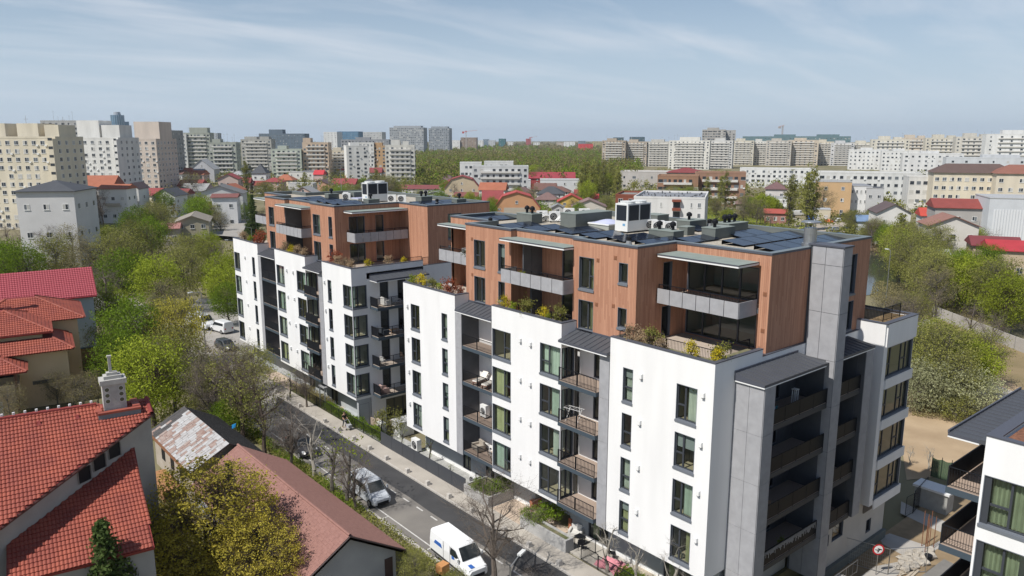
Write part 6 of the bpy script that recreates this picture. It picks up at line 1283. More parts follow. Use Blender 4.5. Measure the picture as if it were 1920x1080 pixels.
house('brown-roofed white house right of the orange gambrel house', 1006, 1048, 372, 360, 350, 10, 'hip', (.60, .58, .55), (.19, .12, .11), 2, 3, 2, 226); house('red-roofed yellow house in the centre right', 1048, 1098, 377, 364, 330, 11, 'gable_y', (.58, .40, .10), (.42, .06, .05), 2, 2, 2, 226); house('brown-roofed white house with an orange loggia', 1076, 1138, 386, 373, 305, 11, 'gable_y', (.60, .56, .50), (.24, .16, .15), 2, 2, 1, 226); house('small white house with orange hip roof', 1050, 1082, 356, 350, 440, 9, 'hip', bright, orange, 1, 3, 1, 226); house('red-roofed house behind the orange hip roof', 1080, 1118, 362, 355, 405, 10, 'gable_x', (.5, .4, .35), red, 2, 3, 1, 226); house('dark brown hip-roofed tower house', 960, 1002, 360, 350, 400, 10, 'hip', (.42, .36, .30), (.13, .08, .075), 2, 3, 2, 230); house('grey little house with slate roof in the centre', 1036, 1058, 388, 382, 320, 7, 'gable_y', (.5, .5, .5), (.25, .26, .27), 1, 1, 1, 226); house('pale brown house with brown roof behind the near roof', 832, 862, 330, 322, 560, 10, 'hip', (.58, .5, .42), (.25, .1, .09), 1, 2, 1, 222); house('long maroon low roof in front of the beige gambrel house', 850, 905, 366, 360, 390, 8, 'gable_x', (.4, .33, .28), (.20, .07, .065), 1, 4, 1, 222); house('grey pale-roofed workshop left of the beige gambrel house', 792, 836, 364, 358, 400, 9, 'gable_y', (.45, .44, .42), (.30, .31, .32), 1, 2, 1, 222); house('white house with dark two-tier roof, centre', 822, 850, 336, 326, 500, 9, 'hip', bright, (.14, .09, .09), 2, 3, 2, 222)
house('white pavilion between red roofs, centre right', 1098, 1124, 370, 363, 373, 8, 'gable_x', (.55, .45, .3), (.36, .05, .05), 1, 2, 1, 226)
hr = random.Random(31); hs = []
for i in range(34):
    px = hr.uniform(255, 720) if i < 20 else hr.uniform(830, 1130); d = hr.uniform(330, 640); hs.append((px, d))
hs.sort()
for i, (px, d) in enumerate(hs):
    wpx = hr.uniform(9, 13)*1431/d; ye = 260+30.9*1448/d-hr.uniform(4.5, 6.5)*1431/d; rt_ = hr.choice(['gable_x', 'gable_y', 'hip', 'gable_x']); rn, rc = hr.choice([('red', red), ('red', red), ('orange', orange), ('dark', dk), ('grey', (.32, .32, .32)), ('maroon', maroon), ('brown', brown)])
    wn_, wc = hr.choice([('white', bright), ('white', (.66, .65, .62)), ('cream', cream), ('pink', (.55, .40, .35)), ('grey', (.46, .46, .46))])
    house('%s small house with %s roof, %s from the left among the scattered cottages' % (wn_, rn, ORD[i]), px-wpx/2, px+wpx/2, ye, ye-hr.uniform(2.2, 3.6)*1431/d, d, hr.uniform(8, 11), rt_, wc, rc, 2, 3, 2, 226 if px < 760 else 222, group='scattered cottages of the quarter')
# houses, right
house('white house with brown roof behind the poplars', 1444, 1480, 352, 340, 350, 10, 'hip', (.60, .57, .55), (.16, .09, .09), 2, 2, 2, 212); house('white narrow three-storey house beside the willow by the poplars', 1454, 1482, 370, 369, 320, 9, 'flat', bright, grey, 3, 2, 3, 212); house('long brown hip roof left of the willow', 1390, 1436, 380, 364, 330, 12, 'hip', (.36, .3, .26), (.19, .12, .11), 1, 3, 1, 214)
house('orange flat building behind the white one with small windows', 1544, 1600, 340, 339, 335, 14, 'flat', (.55, .37, .20), grey, 3, 2, 1, 212); house('white building with rows of tiny square windows', 1574, 1640, 348, 345, 340, 18, 'flat', (.72, .72, .71), (.25, .26, .28), 3, 9, 3, 216); house('dark-roofed annex right of the tiny-window building', 1636, 1664, 352, 350, 340, 10, 'flat', (.5, .5, .5), dk, 2, 2, 1, 212); house('red low roof by the car park', 1445, 1482, 398, 392, 298, 8, 'gable_x', (.4, .2, .17), (.36, .08, .06), 1, 3, 1, 212); house('small pale yellow kiosk right of the poplars', 1538, 1566, 392, 386, 309, 7, 'flat', (.55, .50, .38), (.4, .42, .45), 1, 2, 1, 212)
house('white house with dark gable roof beyond the water', 1662, 1718, 398, 382, 250, 12, 'gable_y', (.68, .66, .62), (.11, .08, .08), 2, 2, 2, 216); house('white house with red shed roof, right of the dark gable', 1750, 1816, 403, 391, 268, 9, 'gable_x', bright, (.48, .07, .05), 1, 3, 1, 212); house('pale house with brown hip roof in front of the red shed roof', 1766, 1848, 423, 405, 218, 10, 'gable_y', (.64, .61, .55), (.27, .14, .11), 2, 3, 2, 216); house('grey two-storey house with dark red flat gable', 1778, 1880, 388, 374, 258, 12, 'gable_x', (.38, .36, .34), (.25, .06, .05), 2, 4, 2, 212); house('maroon roof at the right edge by the trees', 1858, 1930, 460, 447, 203, 9, 'gable_x', (.45, .35, .28), (.19, .045, .05), 1, 2, 1, 208); house('tan house with crimson roof cut by the right edge', 1896, 1990, 470, 456, 195, 10, 'gable_x', (.50, .40, .28), (.40, .04, .05), 1, 3, 1, 208)
house('blue-trimmed white kiosk by the car park', 1626, 1668, 413, 404, 270, 7, 'gable_x', (.55, .58, .62), (.16, .24, .38), 1, 3, 1, 214)
hx = house('pale grey corrugated shed at the right edge', 1884, 2010, 372, 368, 255, 16, 'flat', (.56, .58, .60), (.4, .41, .42), 1, 0, 0, 212, cat='warehouse')
for i in range(26):
    mb = MB(); mb.box(-8.5+i*.7, -8.1+i*.7, -.08, -.003, .2, 11.5); mb.build('rib', mat('rib_white', (.66, .67, .68), .6), hx)
house('low white shed beside the grove beyond the water', 1760, 1800, 478, 470, 195, 6, 'gable_x', (.5, .5, .5), (.45, .45, .46), 1, 2, 0, 212)

# ---- beige house with stacked red hip roofs, left
Rb = onz(143, 752, 0); Rb = Vector((Rb.x, Rb.y, 0)); R2 = empty('house', Rb, 0, 'beige house with stacked red tiled hip roofs, left edge', 'house', 'red-roofed houses at the left')
bw = mat('beige_plaster', (.66, .51, .33), .95, col2=(.60, .46, .29), vs=.5)
R2.rotation_euler = (0, 0, R(-8))
def R2b(x0, x1, y0, y1, z0, z1, name='wall', m=None): mb = MB(); mb.box(x0, x1, y0, y1, z0, z1); o = mb.build(name, m or bw, R2); return o
def hip_tiles(x0, x1, y0, y1, z, rise, run, single=0):
    """hip skirt: eaves rectangle at z, rising over run towards the middle"""
    A_, B_, C_, D_ = Vector((x0,y0,z)), Vector((x1,y0,z)), Vector((x1,y1,z)), Vector((x0,y1,z)); E_, F_, G_, H_ = Vector((x0+run,y0+run,z+rise)), Vector((x1-run,y0+run,z+rise)), Vector((x1-run,y1-run,z+rise)), Vector((x0+run,y1-run,z+rise))
    ln = math.hypot(rise, run)
    for pts, ea, eb in (([E_,F_,B_,A_], Vector((1,0,0)), Vector((0,-run,-rise))/ln), ([F_,G_,C_,B_], Vector((0,1,0)), Vector((run,0,-rise))/ln), ([G_,H_,D_,C_], Vector((-1,0,0)), Vector((0,run,-rise))/ln), ([H_,E_,A_,D_], Vector((0,-1,0)), Vector((-run,0,-rise))/ln)):
        pts = [p+Rb for p in pts]; tile_roof(R2, Rb, pts, ea, eb, .25, .38, single)
    for a, b in ((E_, A_), (F_, B_), (G_, C_)): ridge_cap(R2, Rb, a+Rb+Vector((0,0,.06)), b+Rb+Vector((0,0,.06)), .12, 'tile')
    mb = MB(); mb.box(x0+.3, x1-.3, y0+.3, y1-.3, z-.16, z-.02); mb.build('soffit', mat('brown_gutter', (.085, .035, .03)), R2)
    if rise and (x1-x0-2*run) > .3: mb = MB(); mb.quad(E_, F_, G_, H_); mb.build('roof_top', M['tileb'], R2)
R2b(-16, -.3, 0, 7, 0, 6.4); hip_tiles(-9.2, .35, -.75, 7.5, 6.35, 1.05, 1.9)
R2b(-17, -2.5, 1.9, 9, 6.6, 8.2, 'upper_wall'); hip_tiles(-18, -1.4, 1.0, 11.0, 8.1, 2.0, 4.6)
R2b(-10, 1.2, 7.2, 16, 0, 8.3, 'rear_wall'); hip_tiles(-10.5, 1.9, 6.6, 16.8, 8.25, 2.1, 4.7)
R2b(-16, -5.4, -3.4, -.01, 0, 2.7, 'bay'); R2b(-16, -5.0, -3.45, -3.3, 2.71, 3.9, 'loggia_parapet'); R2b(-5.15, -5.0, -3.29, 0, 2.71, 3.9, 'loggia_parapet'); hip_tiles(-17.5, -4.2, -4.2, 2.5, 5.3, 1.5, 3.0)
R2b(-16, -5.3, -.3, -.02, 3.9, 5.2, 'loggia_shade', M['black'])  # black sheet before the beige wall stands in for the loggia's shade
for x in (-5.3, -13.0): R2b(x-.12, x+.12, -3.55, -3.46, 0, 5.2, 'post', mat('brown_post', (.13, .06, .04), .7))
for i in range(3): inst('window', win_mesh(1.4, 1.5), R2, (-11.6+i*1.75, -3.42, .7))
mb = MB(); mb.box(-3.9, -1.8, -.05, -.002, 2.6, 3.0); mb.build('window', [M['pane']], R2)
Cc = R2b(-8.4, -6.8, 8.6, 9.6, 9.6, 11.6, 'chimney', mat('pink_chimney', (.52, .38, .33), .9)); mb = MB(); mb.cyl(-7.3, 9.1, 11.61, 15.0, .2, k=10); mb.cyl(-7.3, 9.1, 15.0, 15.3, .32, k=10); mb.build('pipe', mat('rust_steel', (.30, .24, .20), .5, metal=.5), Cc)
e = empty('wall_fence', (0, 0, 0), 0, 'ochre plastered garden wall right of the beige house', 'garden wall'); q = onz(160, 690, 0); mb = MB(); mb.box(q.x-1, q.x+5.5, q.y+.0, q.y+.3, 0, 2.6); mb.box(q.x+5.2, q.x+5.5, q.y-14, q.y-.01, 0, 2.3); mb.build('wall', mat('ochre_plaster', (.50, .33, .16), .95, col2=(.42, .26, .13), vs=.4), e)
mb = MB(); mb.box(q.x-1.1, q.x+5.6, q.y-.1, q.y+.4, 2.601, 2.7); mb.box(q.x+5.1, q.x+5.6, q.y-14, q.y-.11, 2.301, 2.4); mb.build('coping', mat('teal_coping', (.12, .2, .22), .7), e)
# ---- crimson-roofed house behind it
Rb3 = atd(60, 118, 0); R3 = empty('house', Rb3, 0, 'pale blue house with crimson tiled saddle roof, behind the beige one', 'house', 'red-roofed houses at the left')
rz3 = R(-7); ex = Vector((math.cos(rz3), math.sin(rz3), 0)); ey = Vector((-ex.y, ex.x, 0)); ze, zr = 8.3, 11.3; half = 4.6; wd3 = 5.4
pa = Rb3+ex*-11+ey*half+Vector((0,0,zr)); pb = Rb3+ex*wd3+ey*half+Vector((0,0,zr)); pc = Rb3+ex*wd3-ey*.6+Vector((0,0,ze-.3)); pd = Rb3+ex*-11-ey*.6+Vector((0,0,ze-.3)); dn = (pc-pb).normalized()
cr = mat('crimson_tile', (.33, .06, .075), .6); tile_roof(R3, Rb3, [pa, pb, pc, pd], ex, dn, .3, .4, 0, [cr, mat('crimson_edge', (.28, .03, .04), .7)])
dn2 = Vector((-dn.x, -dn.y, dn.z)); tile_roof(R3, Rb3, [pb, pa, pa+dn2*(pc-pb).length, pb+dn2*(pc-pb).length], -ex, dn2, .3, .4, 0, [cr, mat('crimson_edge', (.28, .03, .04))])
mb = MB(); mb.box(-11, wd3-.4, 0, 2*half, 0, ze); mb.poly([(wd3-.4,0,ze+.001),(wd3-.4,2*half,ze+.001),(wd3-.4,half,zr-.2)]); o = mb.build('wall', mat('pale_blue_wall', (.36, .43, .46), .9), R3, None, rz3)
for x in (-6.5, -4.4): 
    mb = MB(); mb.box(x, x+1.6, -.06, -.002, 5.2, 7.4); mb.build('door', M['pane'], R3, None, rz3)
# ================================================================== trees, bushes, hedges
def leafmat(name, c1, c2, trans=.35, rnd_=.22):
    m = bpy.data.materials.new(name); m.use_nodes = True; t = m.node_tree; t.nodes.clear()
    o = t.nodes.new('ShaderNodeOutputMaterial'); d = t.nodes.new('ShaderNodeBsdfDiffuse'); tr = t.nodes.new('ShaderNodeBsdfTranslucent'); mx = t.nodes.new('ShaderNodeMixShader'); mx.inputs[0].default_value = trans
    g = t.nodes.new('ShaderNodeNewGeometry'); n = t.nodes.new('ShaderNodeTexNoise'); n.inputs['Scale'].default_value = 1.1; n.inputs['Detail'].default_value = 3; t.links.new(g.outputs['Position'], n.inputs['Vector'])
    ri = t.nodes.new('ShaderNodeMath'); ri.operation = 'ADD'; t.links.new(n.outputs['Fac'], ri.inputs[0])
    rm = t.nodes.new('ShaderNodeMath'); rm.operation = 'MULTIPLY_ADD'; rm.inputs[1].default_value = .5; rm.inputs[2].default_value = -.25; t.links.new(g.outputs['Random Per Island'], rm.inputs[0]); t.links.new(rm.outputs[0], ri.inputs[1])
    c = t.nodes.new('ShaderNodeMix'); c.data_type = 'RGBA'; c.inputs['A'].default_value = (*c1, 1); c.inputs['B'].default_value = (*c2, 1); t.links.new(ri.outputs[0], c.inputs['Factor'])
    oi = t.nodes.new('ShaderNodeObjectInfo'); hs = t.nodes.new('ShaderNodeHueSaturation'); m1 = t.nodes.new('ShaderNodeMapRange'); m1.inputs['To Min'].default_value = 1-rnd_; m1.inputs['To Max'].default_value = 1+rnd_; t.links.new(oi.outputs['Random'], m1.inputs['Value']); t.links.new(m1.outputs[0], hs.inputs['Value'])
    t.links.new(c.outputs['Result'], hs.inputs['Color'])
    for s in (d, tr): t.links.new(hs.outputs[0], s.inputs['Color'])
    t.links.new(d.outputs[0], mx.inputs[1]); t.links.new(tr.outputs[0], mx.inputs[2]); t.links.new(mx.outputs[0], o.inputs[0]); return m
LM = {'green': leafmat('leaf_green', (.11, .185, .018), (.23, .315, .038)), 'lime': leafmat('leaf_lime', (.20, .255, .024), (.37, .42, .055)), 'yellow': leafmat('leaf_yellow', (.33, .31, .045), (.54, .48, .11)), 'olive': leafmat('leaf_olive', (.17, .185, .045), (.32, .31, .095)), 'dull': leafmat('leaf_dull', (.22, .195, .085), (.36, .31, .155)), 'pale': leafmat('leaf_pale', (.27, .29, .14), (.5, .5, .3)), 'dark': leafmat('leaf_dark', (.045, .08, .024), (.11, .145, .045), .2), 'bud': leafmat('leaf_bud', (.40, .37, .05), (.62, .50, .10)), 'yel2': leafmat('flower_yellow', (.55, .44, .02), (.65, .55, .06)), 'rust': leafmat('leaf_rust', (.25, .07, .035), (.38, .12, .07)), 'straw': leafmat('leaf_straw', (.32, .23, .14), (.5, .38, .25))}
BK = {'brown': mat('bark_brown', (.115, .085, .065), .95, var=.4, vs=4), 'grey': mat('bark_grey', (.13, .115, .095), .95, var=.35, vs=4), 'pale': mat('bark_pale', (.36, .33, .28), .95, var=.3, vs=4), 'twig': mat('twig_grey', (.135, .11, .09), .95)}
def leaf(mb, p, s, rr):
    a = Vector((rr.gauss(0, 1), rr.gauss(0, 1), rr.gauss(0, .7))).normalized(); b = a.orthogonal().normalized(); b.rotate(Matrix.Rotation(rr.uniform(0, 6.28), 3, a)); c = a.cross(b)
    l = s*rr.uniform(.7, 1.3); w_ = l*.55
    mb.quad(p-b*l*.5, p+c*w_*.5, p+b*l*.5, p-c*w_*.5)
def make_tree(seed, H, cr, th, nleaf, ls, shape='round', dens=1.0, clump=.5, lim=7, twigs=False, thick=1.0, bare=0.0):
    """returns (trunk mesh builder, crown mesh builder); the crown is filled with clumps of leaf faces on real twigs"""
    rr = random.Random(seed); T = MB(); C = MB(); tips = []
    r0 = (.035*H*.55+.05)*thick; top = Vector((rr.uniform(-.3, .3), rr.uniform(-.3, .3), th+(H-th)*.55))
    pts = [Vector((0, 0, -.3)), Vector((rr.uniform(-.12, .12), rr.uniform(-.12, .12), th*.5)), Vector((rr.uniform(-.2, .2), rr.uniform(-.2, .2), th)), top]
    rad = [r0*1.15, r0*.85, r0*.7, r0*.3]
    for i in range(3): T.tube(pts[i], pts[i+1], rad[i], rad[i+1], 7)
    cz = th+(H-th)*.5; hz = (H-th)*.56
    def target():
        while True:
            v = Vector((rr.uniform(-1, 1), rr.uniform(-1, 1), rr.uniform(-1, 1)))
            if .35 < v.length < 1.0: break
        if shape == 'poplar': k = 1-.35*abs(v.z)
        elif shape == 'vase': k = .55+.45*(v.z+1)/2
        elif shape == 'flat': k = 1.0
        else: k = 1.0
        return Vector((v.x*cr*k, v.y*cr*k, cz+v.z*hz))
    limbs = []
    for i in range(lim):
        t = target(); t.z = max(t.z, th+.1*H); f = rr.uniform(.15, .95); s = pts[2].lerp(pts[3], f) if rr.random() < .75 else pts[1].lerp(pts[2], rr.uniform(.6, 1))
        e_ = s.lerp(t, .75); m_ = s.lerp(e_, .5)+Vector((rr.uniform(-.1, .1)*cr, rr.uniform(-.1, .1)*cr, rr.uniform(0, .12)*cr)); rr0 = r0*rr.uniform(.28, .45)
        T.tube(s, m_, rr0, rr0*.7, 5); T.tube(m_, e_, rr0*.7, rr0*.35, 5); limbs.append((s, m_, e_, rr0))
    ncl = max(8, int(nleaf/26))
    for i in range(ncl):
        t = target(); l = min(limbs, key=lambda q: (q[2]-t).length+rr.uniform(0, .5)); s = l[1].lerp(l[2], rr.uniform(.2, 1.0)); m_ = s.lerp(t, .55)+Vector((rr.uniform(-.08, .08)*cr,)*2+(rr.uniform(0, .1)*cr,))
        w_ = max(.008, l[3]*.22); T.tube(s, m_, w_, w_*.6, 3); T.tube(m_, t, w_*.6, w_*.3, 3)
        if twigs:
            for k in range(twigs):
                q = m_.lerp(t, rr.uniform(.1, 1)); e_ = q+(Vector((rr.gauss(0, 1), rr.gauss(0, 1), rr.gauss(.55, .8))).normalized())*cr*rr.uniform(.12, .34)
                T.tube(q, e_, w_*.42, w_*.16, 3)
                for k2 in range(2):
                    q2 = q.lerp(e_, rr.uniform(.3, .9)); e2_ = q2+(Vector((rr.gauss(0, 1), rr.gauss(0, 1), rr.gauss(.5, .8))).normalized())*cr*rr.uniform(.06, .16); T.tube(q2, e2_, w_*.22, w_*.1, 3)
        if rr.random() < bare: continue
        n = int(26*dens*rr.uniform(.5, 1.5)); cs = clump*rr.uniform(.6, 1.4)
        for k in range(n):
            p = t+Vector((rr.gauss(0, cs), rr.gauss(0, cs), rr.gauss(0, cs*.7))); leaf(C, p, ls, rr)
    return T, C
def conifer(seed, H, r):
    rr = random.Random(seed); T = MB(); C = MB(); T.tube((0,0,-.3), (0,0,H), .16*H/8, .02, 6)
    n = int(H*7)
    for i in range(n):
        z = H*(.06+.93*i/n); L = r*(1-(z/H)**1.1)*rr.uniform(.75, 1.12)+.08
        for j in range(5):
            a = rr.uniform(0, 6.28); d = Vector((math.cos(a), math.sin(a), -.18+.25*(z/H)))
            T.tube((0,0,z), Vector((0,0,z))+d*L, .02, .006, 3)
            m_ = max(3, int(L/.16))
            for k in range(m_):
                p = Vector((0,0,z))+d*(L*(k+.6)/m_); 
                for q in range(7): leaf(C, p+Vector((rr.gauss(0,.11),rr.gauss(0,.11),rr.gauss(-.05,.09))), .20, rr)
    return T, C
def willow(seed, H, cr):
    T, C = make_tree(seed, H, cr*.8, H*.3, 1500, .3, 'round', 1, .5, 8); rr = random.Random(seed)
    for i in range(420):
        a = rr.uniform(0, 6.28); r = cr*math.sqrt(rr.random()); z = H*(.98-.35*(r/cr)**2)*rr.uniform(.85, 1); L = H*rr.uniform(.2, .55)
        for k in range(18):
            p = Vector((r*math.cos(a), r*math.sin(a), z-L*k/18))+Vector((rr.gauss(0,.1),rr.gauss(0,.1),0)); leaf(C, p, .38, rr)
    return T, C
KINDS = {}
def kind(name, T, C, bark, lf): KINDS[name] = (T.mesh('trunk', BK[bark]), C.mesh('crown', LM[lf]) if C.f else None)
for v in range(3):
    kind('green%d' % v, *make_tree(10+v, 9.5, 4.0, 2.2, 9500, .25, clump=.5, lim=9), 'brown', 'green'); kind('lime%d' % v, *make_tree(20+v, 9, 3.6, 2.0, 8500, .23, clump=.48, lim=9), 'brown', 'lime')
    kind('olive%d' % v, *make_tree(30+v, 9.5, 3.9, 2.2, 8600, .20, clump=.55, lim=10, twigs=2, dens=1.0), 'grey', 'olive'); kind('dull%d' % v, *make_tree(40+v, 9, 3.8, 2, 5400, .17, clump=.55, lim=10, twigs=4, dens=.85, bare=.15), 'grey', 'dull')
    kind('bare%d' % v, *make_tree(50+v, 9, 3.3, 2.4, 1900, .2, 'vase', 0, lim=10, twigs=9, bare=1.0), 'twig', 'dull'); kind('poplar%d' % v, *make_tree(60+v, 15, 1.7, 1.2, 2600, .36, 'poplar', clump=.35, lim=12), 'grey', 'olive')
    kind('bush%d' % v, *make_tree(70+v, 1.5, 1.0, .15, 1300, .14, 'flat', clump=.2, lim=8), 'brown', 'green'); kind('scrub%d' % v, *make_tree(75+v, 4.2, 2.6, .3, 2400, .24, 'flat', clump=.4, lim=9, twigs=3, dens=.8), 'grey', 'olive')
kind('yellow0', *make_tree(80, 9, 3.7, 2.3, 8600, .22, clump=.45, lim=10), 'brown', 'yellow'); kind('bud0', *make_tree(81, 8.5, 4.1, .8, 22000, .155, clump=.25, lim=18, twigs=2, dens=1.15), 'brown', 'bud')
kind('pale0', *make_tree(82, 5.5, 3.8, .5, 6000, .22, 'flat', clump=.5, lim=12, twigs=2), 'grey', 'pale'); kind('pale1', *make_tree(83, 6, 3.2, 1, 2600, .22, clump=.5, lim=10, twigs=5, dens=.6), 'grey', 'pale')
kind('conifer0', *conifer(1, 8, 2.5), 'brown', 'dark'); kind('conifer1', *conifer(2, 11, 2.6), 'brown', 'dark'); kind('willow0', *willow(3, 10, 5.0), 'brown', 'lime')
kind('sapling0', *make_tree(90, 4.0, 1.2, 1.0, 500, .14, 'vase', .35, clump=.2, lim=7, twigs=3), 'grey', 'lime'); kind('sapling1', *make_tree(91, 4.5, 1.5, 1.1, 800, .1, 'vase', 0, lim=8, twigs=5, bare=1), 'pale', 'dull')
kind('bigbare0', *make_tree(92, 10, 4.6, 2.6, 3600, .2, 'vase', 0, lim=14, twigs=8, bare=1.0, thick=1.0), 'twig', 'dull'); kind('street0', *make_tree(93, 9.5, 4.0, 3.0, 3000, .2, 'vase', .8, clump=.4, lim=12, twigs=6, bare=.35), 'brown', 'olive')
for nm, lf, sd in (('shrub_yellow', 'yel2', 101), ('shrub_rust', 'rust', 102), ('shrub_green', 'olive', 103), ('shrub_straw', 'straw', 104), ('shrub_dark', 'dark', 105), ('shrub_lime', 'lime', 106)): kind(nm, *make_tree(sd, .8, .38, .05, 620, .09, 'flat', clump=.11, lim=7), 'brown', lf)
def tree(k, loc, s, label, group, rz=None, cat='tree', name='tree', parts=True, sz=None):
    rz = rnd.uniform(0, 6.28) if rz is None else rz; T, C = KINDS[k]
    e = empty(name, loc, rz, label, cat, group); sc_ = (s, s, s*(sz or 1))
    e.scale = sc_; inst('trunk', T, e)
    if C: inst('crown', C, e)
    return e
def tp(px, py, s, k, label, group, z=0.0, **kw):
    p = onz(px, py, z); return tree(k, Vector((p.x, p.y, z)), s, label, group, **kw)
def ptop(px, py, H): p = onz(px, py, H); return Vector((p.x, p.y, 0))
G1 = 'garden and street trees near the houses'
tree('bud0', ptop(372, 886, 8.2), 1.22, 'bushy tree thick with yellow-green spring buds, bottom left foreground', G1, 1.0, sz=.80); tree('bud0', ptop(470, 985, 5.6), .78, 'smaller tree with yellow-green buds, right of the big budding one', G1, 2.6, sz=.86); tree('bud0', ptop(285, 985, 6.5), .8, 'smaller tree with yellow-green buds, left of the big budding one', G1, 4.1, sz=.96)
tree('conifer0', ptop(188, 972, 10.0), 1.25, 'small dark conifer in front of the lower red roof', G1); tree('conifer1', ptop(428, 866, 7.4), .68, 'dark pine poking up behind the budding tree by the salmon roof', G1)
tree('bigbare0', (-6.9, 11.6, 0), .9, 'bare dark-branched tree beside the parked white van', G1, .4, sz=.85)
tree('street0', (-10.9, 45.5, 0), 1.0, 'tall half-leafed street tree with dark forked trunk, left of the road', G1, 1.2); tree('street0', (-10.2, 42.0, 0), .92, 'half-leafed street tree, second from the near end behind the shed', G1, 2.7); tree('bigbare0', (-12.0, 49.0, 0), .95, 'bare spreading street tree by the road bend', G1, 2.0)
tree('dull0', (-10.0, 52.0, 0), .9, 'brownish budding street tree, farthest before the white vans', G1); tree('bigbare0', (-9.7, 37.2, 0), .66, 'bare slim street tree leaning over the parking lane', G1, 4.0); tree('sapling0', (-8.9, 28.2, 0), 1.6, 'slim young tree with fresh lime leaves by the parked silver car', G1, 1.0); tree('sapling0', (-9.1, 30.4, 0), 1.5, 'second slim lime-leafed tree, left of the silver car', G1, 2.2)
tree('bigbare0', (-9.2, 26.3, 0), .55, 'bare slim tree with pale bark in front of the silver car', G1, 1.9); tree('sapling1', (-9.0, 34.3, 0), 1.5, 'bare grey sapling behind the lime-leafed saplings', G1)
tree('sapling1', (.4, 2.3, .1), 1.25, 'bare sapling in front of the near white corner block', G1, 1.1); tree('sapling1', (-.2, 7.6, .1), 1.0, 'bare thin sapling by the patio gate', G1, 2.1); tree('sapling1', (-.3, 5.0, .1), .9, 'bare thin sapling in the lawn strip', G1, .2); tree('bigbare0', (-9.2, 4.6, 0), .5, 'fine-twigged bare tree at the bottom picture edge', G1, .9); tree('bigbare0', (-5.9, -1.5, 0), .42, 'bare twiggy tree at the bottom edge, right of the van', G1, 1.4)
tree('olive1', (-10.3, 11.2, 0), .26, 'leafy shrubby tree beside the van, bottom edge', G1, 1.4); tree('olive0', (-11.2, 14.6, 0), .27, 'leafy shrubby tree between the hall gable and the van', G1, 2.4); tree('scrub1', (-10.3, 17.0, 0), .35, 'low bush at the hall corner by the kerb', G1)
tree('bigbare0', (-1.5, 51.5, .1), .5, 'bare small tree on the lawn of the far block', G1, 3.0); tree('sapling0', (-1.6, 55.6, .1), .95, 'young tree with a yellow top by the far entrance', G1, .7); tree('sapling0', (.5, 35.0, .1), .55, 'tiny sapling in the gravel yard, left one', G1); tree('sapling0', (.6, 30.4, .1), .72, 'lime-leafed sapling in the gravel yard, middle one', G1, 2); tree('sapling0', (.2, 26.6, .1), .38, 'tiny dark sapling in the gravel yard, right one', G1)
tree('scrub2', (1.3, 38.6, .1), .62, 'bare brown shrub between the two blocks', G1)
# grove left of the street
G2 = 'grove left of the street'
grove = [('green0', 250, 700, 1.0, 'bright green tree left of the yellow-green one'), ('yellow0', 335, 690, 1.0, 'yellow-green maple in front of the parked white vans'), ('lime1', 290, 800, 1.05, 'broad light-green tree behind the stone chimney'), ('olive1', 330, 775, .95, 'olive-green tree right of the broad one, by the rusty shed'), ('green1', 232, 745, .8, 'lower bright green tree beside the ochre wall'), ('lime0', 215, 640, .85, 'light green tree behind the ochre wall'), ('bare0', 205, 610, 1.15, 'pale leaning bare tree behind the beige house'), ('bare1', 175, 590, 1.0, 'bare grey tree right of the crimson roof'), ('green2', 235, 585, 1.1, 'green tree in the middle of the grove'), ('lime2', 300, 590, 1.1, 'lime tree at the back of the grove centre'), ('lime1', 425, 585, .9, 'lime tree at the corner of the far block'), ('lime2', 420, 570, 1.0, 'bright lime bush-like tree touching the far block'), ('green2', 430, 610, .7, 'deep green ivy-like tree at the foot of the far block'), ('olive1', 350, 570, 1.05, 'olive-green tree behind the yellow maple'), ('bare2', 300, 560, 1.0, 'bare purple-grey tree in the grove'), ('olive0', 225, 545, 1.25, 'big olive willow-like tree at the top of the grove'), ('olive1', 262, 530, 1.3, 'big soft olive tree below the warehouse'), ('dull2', 170, 550, 1.15, 'brown-olive tree behind the crimson roof'), ('green0', 40, 560, 1.1, 'dark green tree above the crimson roof, left'), ('green1', 5, 545, 1.0, 'green tree at the left picture edge'), ('olive2', 110, 545, 1.15, 'olive tree above the crimson roof, right of centre'), ('bare0', 20, 500, 1.2, 'bare brown tree below the white hipped house, left'), ('bare1', 62, 496, 1.2, 'bare brown tree in front of the white hipped house'), ('bare2', 95, 500, 1.1, 'bare brown tree at the white hipped house corner'), ('dull0', 140, 505, 1.1, 'dull brown tree right of the white hipped house'), ('lime0', 182, 480, .8, 'small lime tree below the orange-roofed villa'), ('lime1', 208, 470, .75, 'second small lime tree below the orange-roofed villa'), ('green2', 262, 470, 1.2, 'dark green tree right of the villa'), ('olive0', 300, 465, 1.25, 'large olive tree below the pink roofs'), ('green0', 286, 480, 1.0, 'dense green tree beside the warehouse'), ('lime0', 392, 500, .9, 'light green tree below the warehouse'), ('olive2', 360, 520, 1.0, 'olive tree right below the warehouse'), ('bare0', 410, 520, .9, 'bare tree left of the street lamps'), ('dull2', 318, 620, .9, 'brownish tree behind the yellow maple, left'), ('olive0', 478, 735, .6, 'olive-tinted street tree in front of the far block'), ('bare1', 455, 770, .95, 'grey leafless street tree by the road'), ('lime1', 455, 820, .6, 'small bright-leaved tree at the kerb'), ('olive2', 395, 800, .7, 'olive bushy tree behind the rusty shed'), ('green1', 430, 830, .45, 'low green bush-tree at the kerb behind the shed'), ('bare2', 380, 760, .9, 'leafless tree behind the rusty shed'), ('dull1', 200, 700, .7, 'dull shrub-tree beside the ochre wall'), ('bare2', 160, 640, .8, 'leafless tree at the corner of the beige house')]
for k, px, py, s, lb in grove: tp(px, py, s, k, lb, G2)
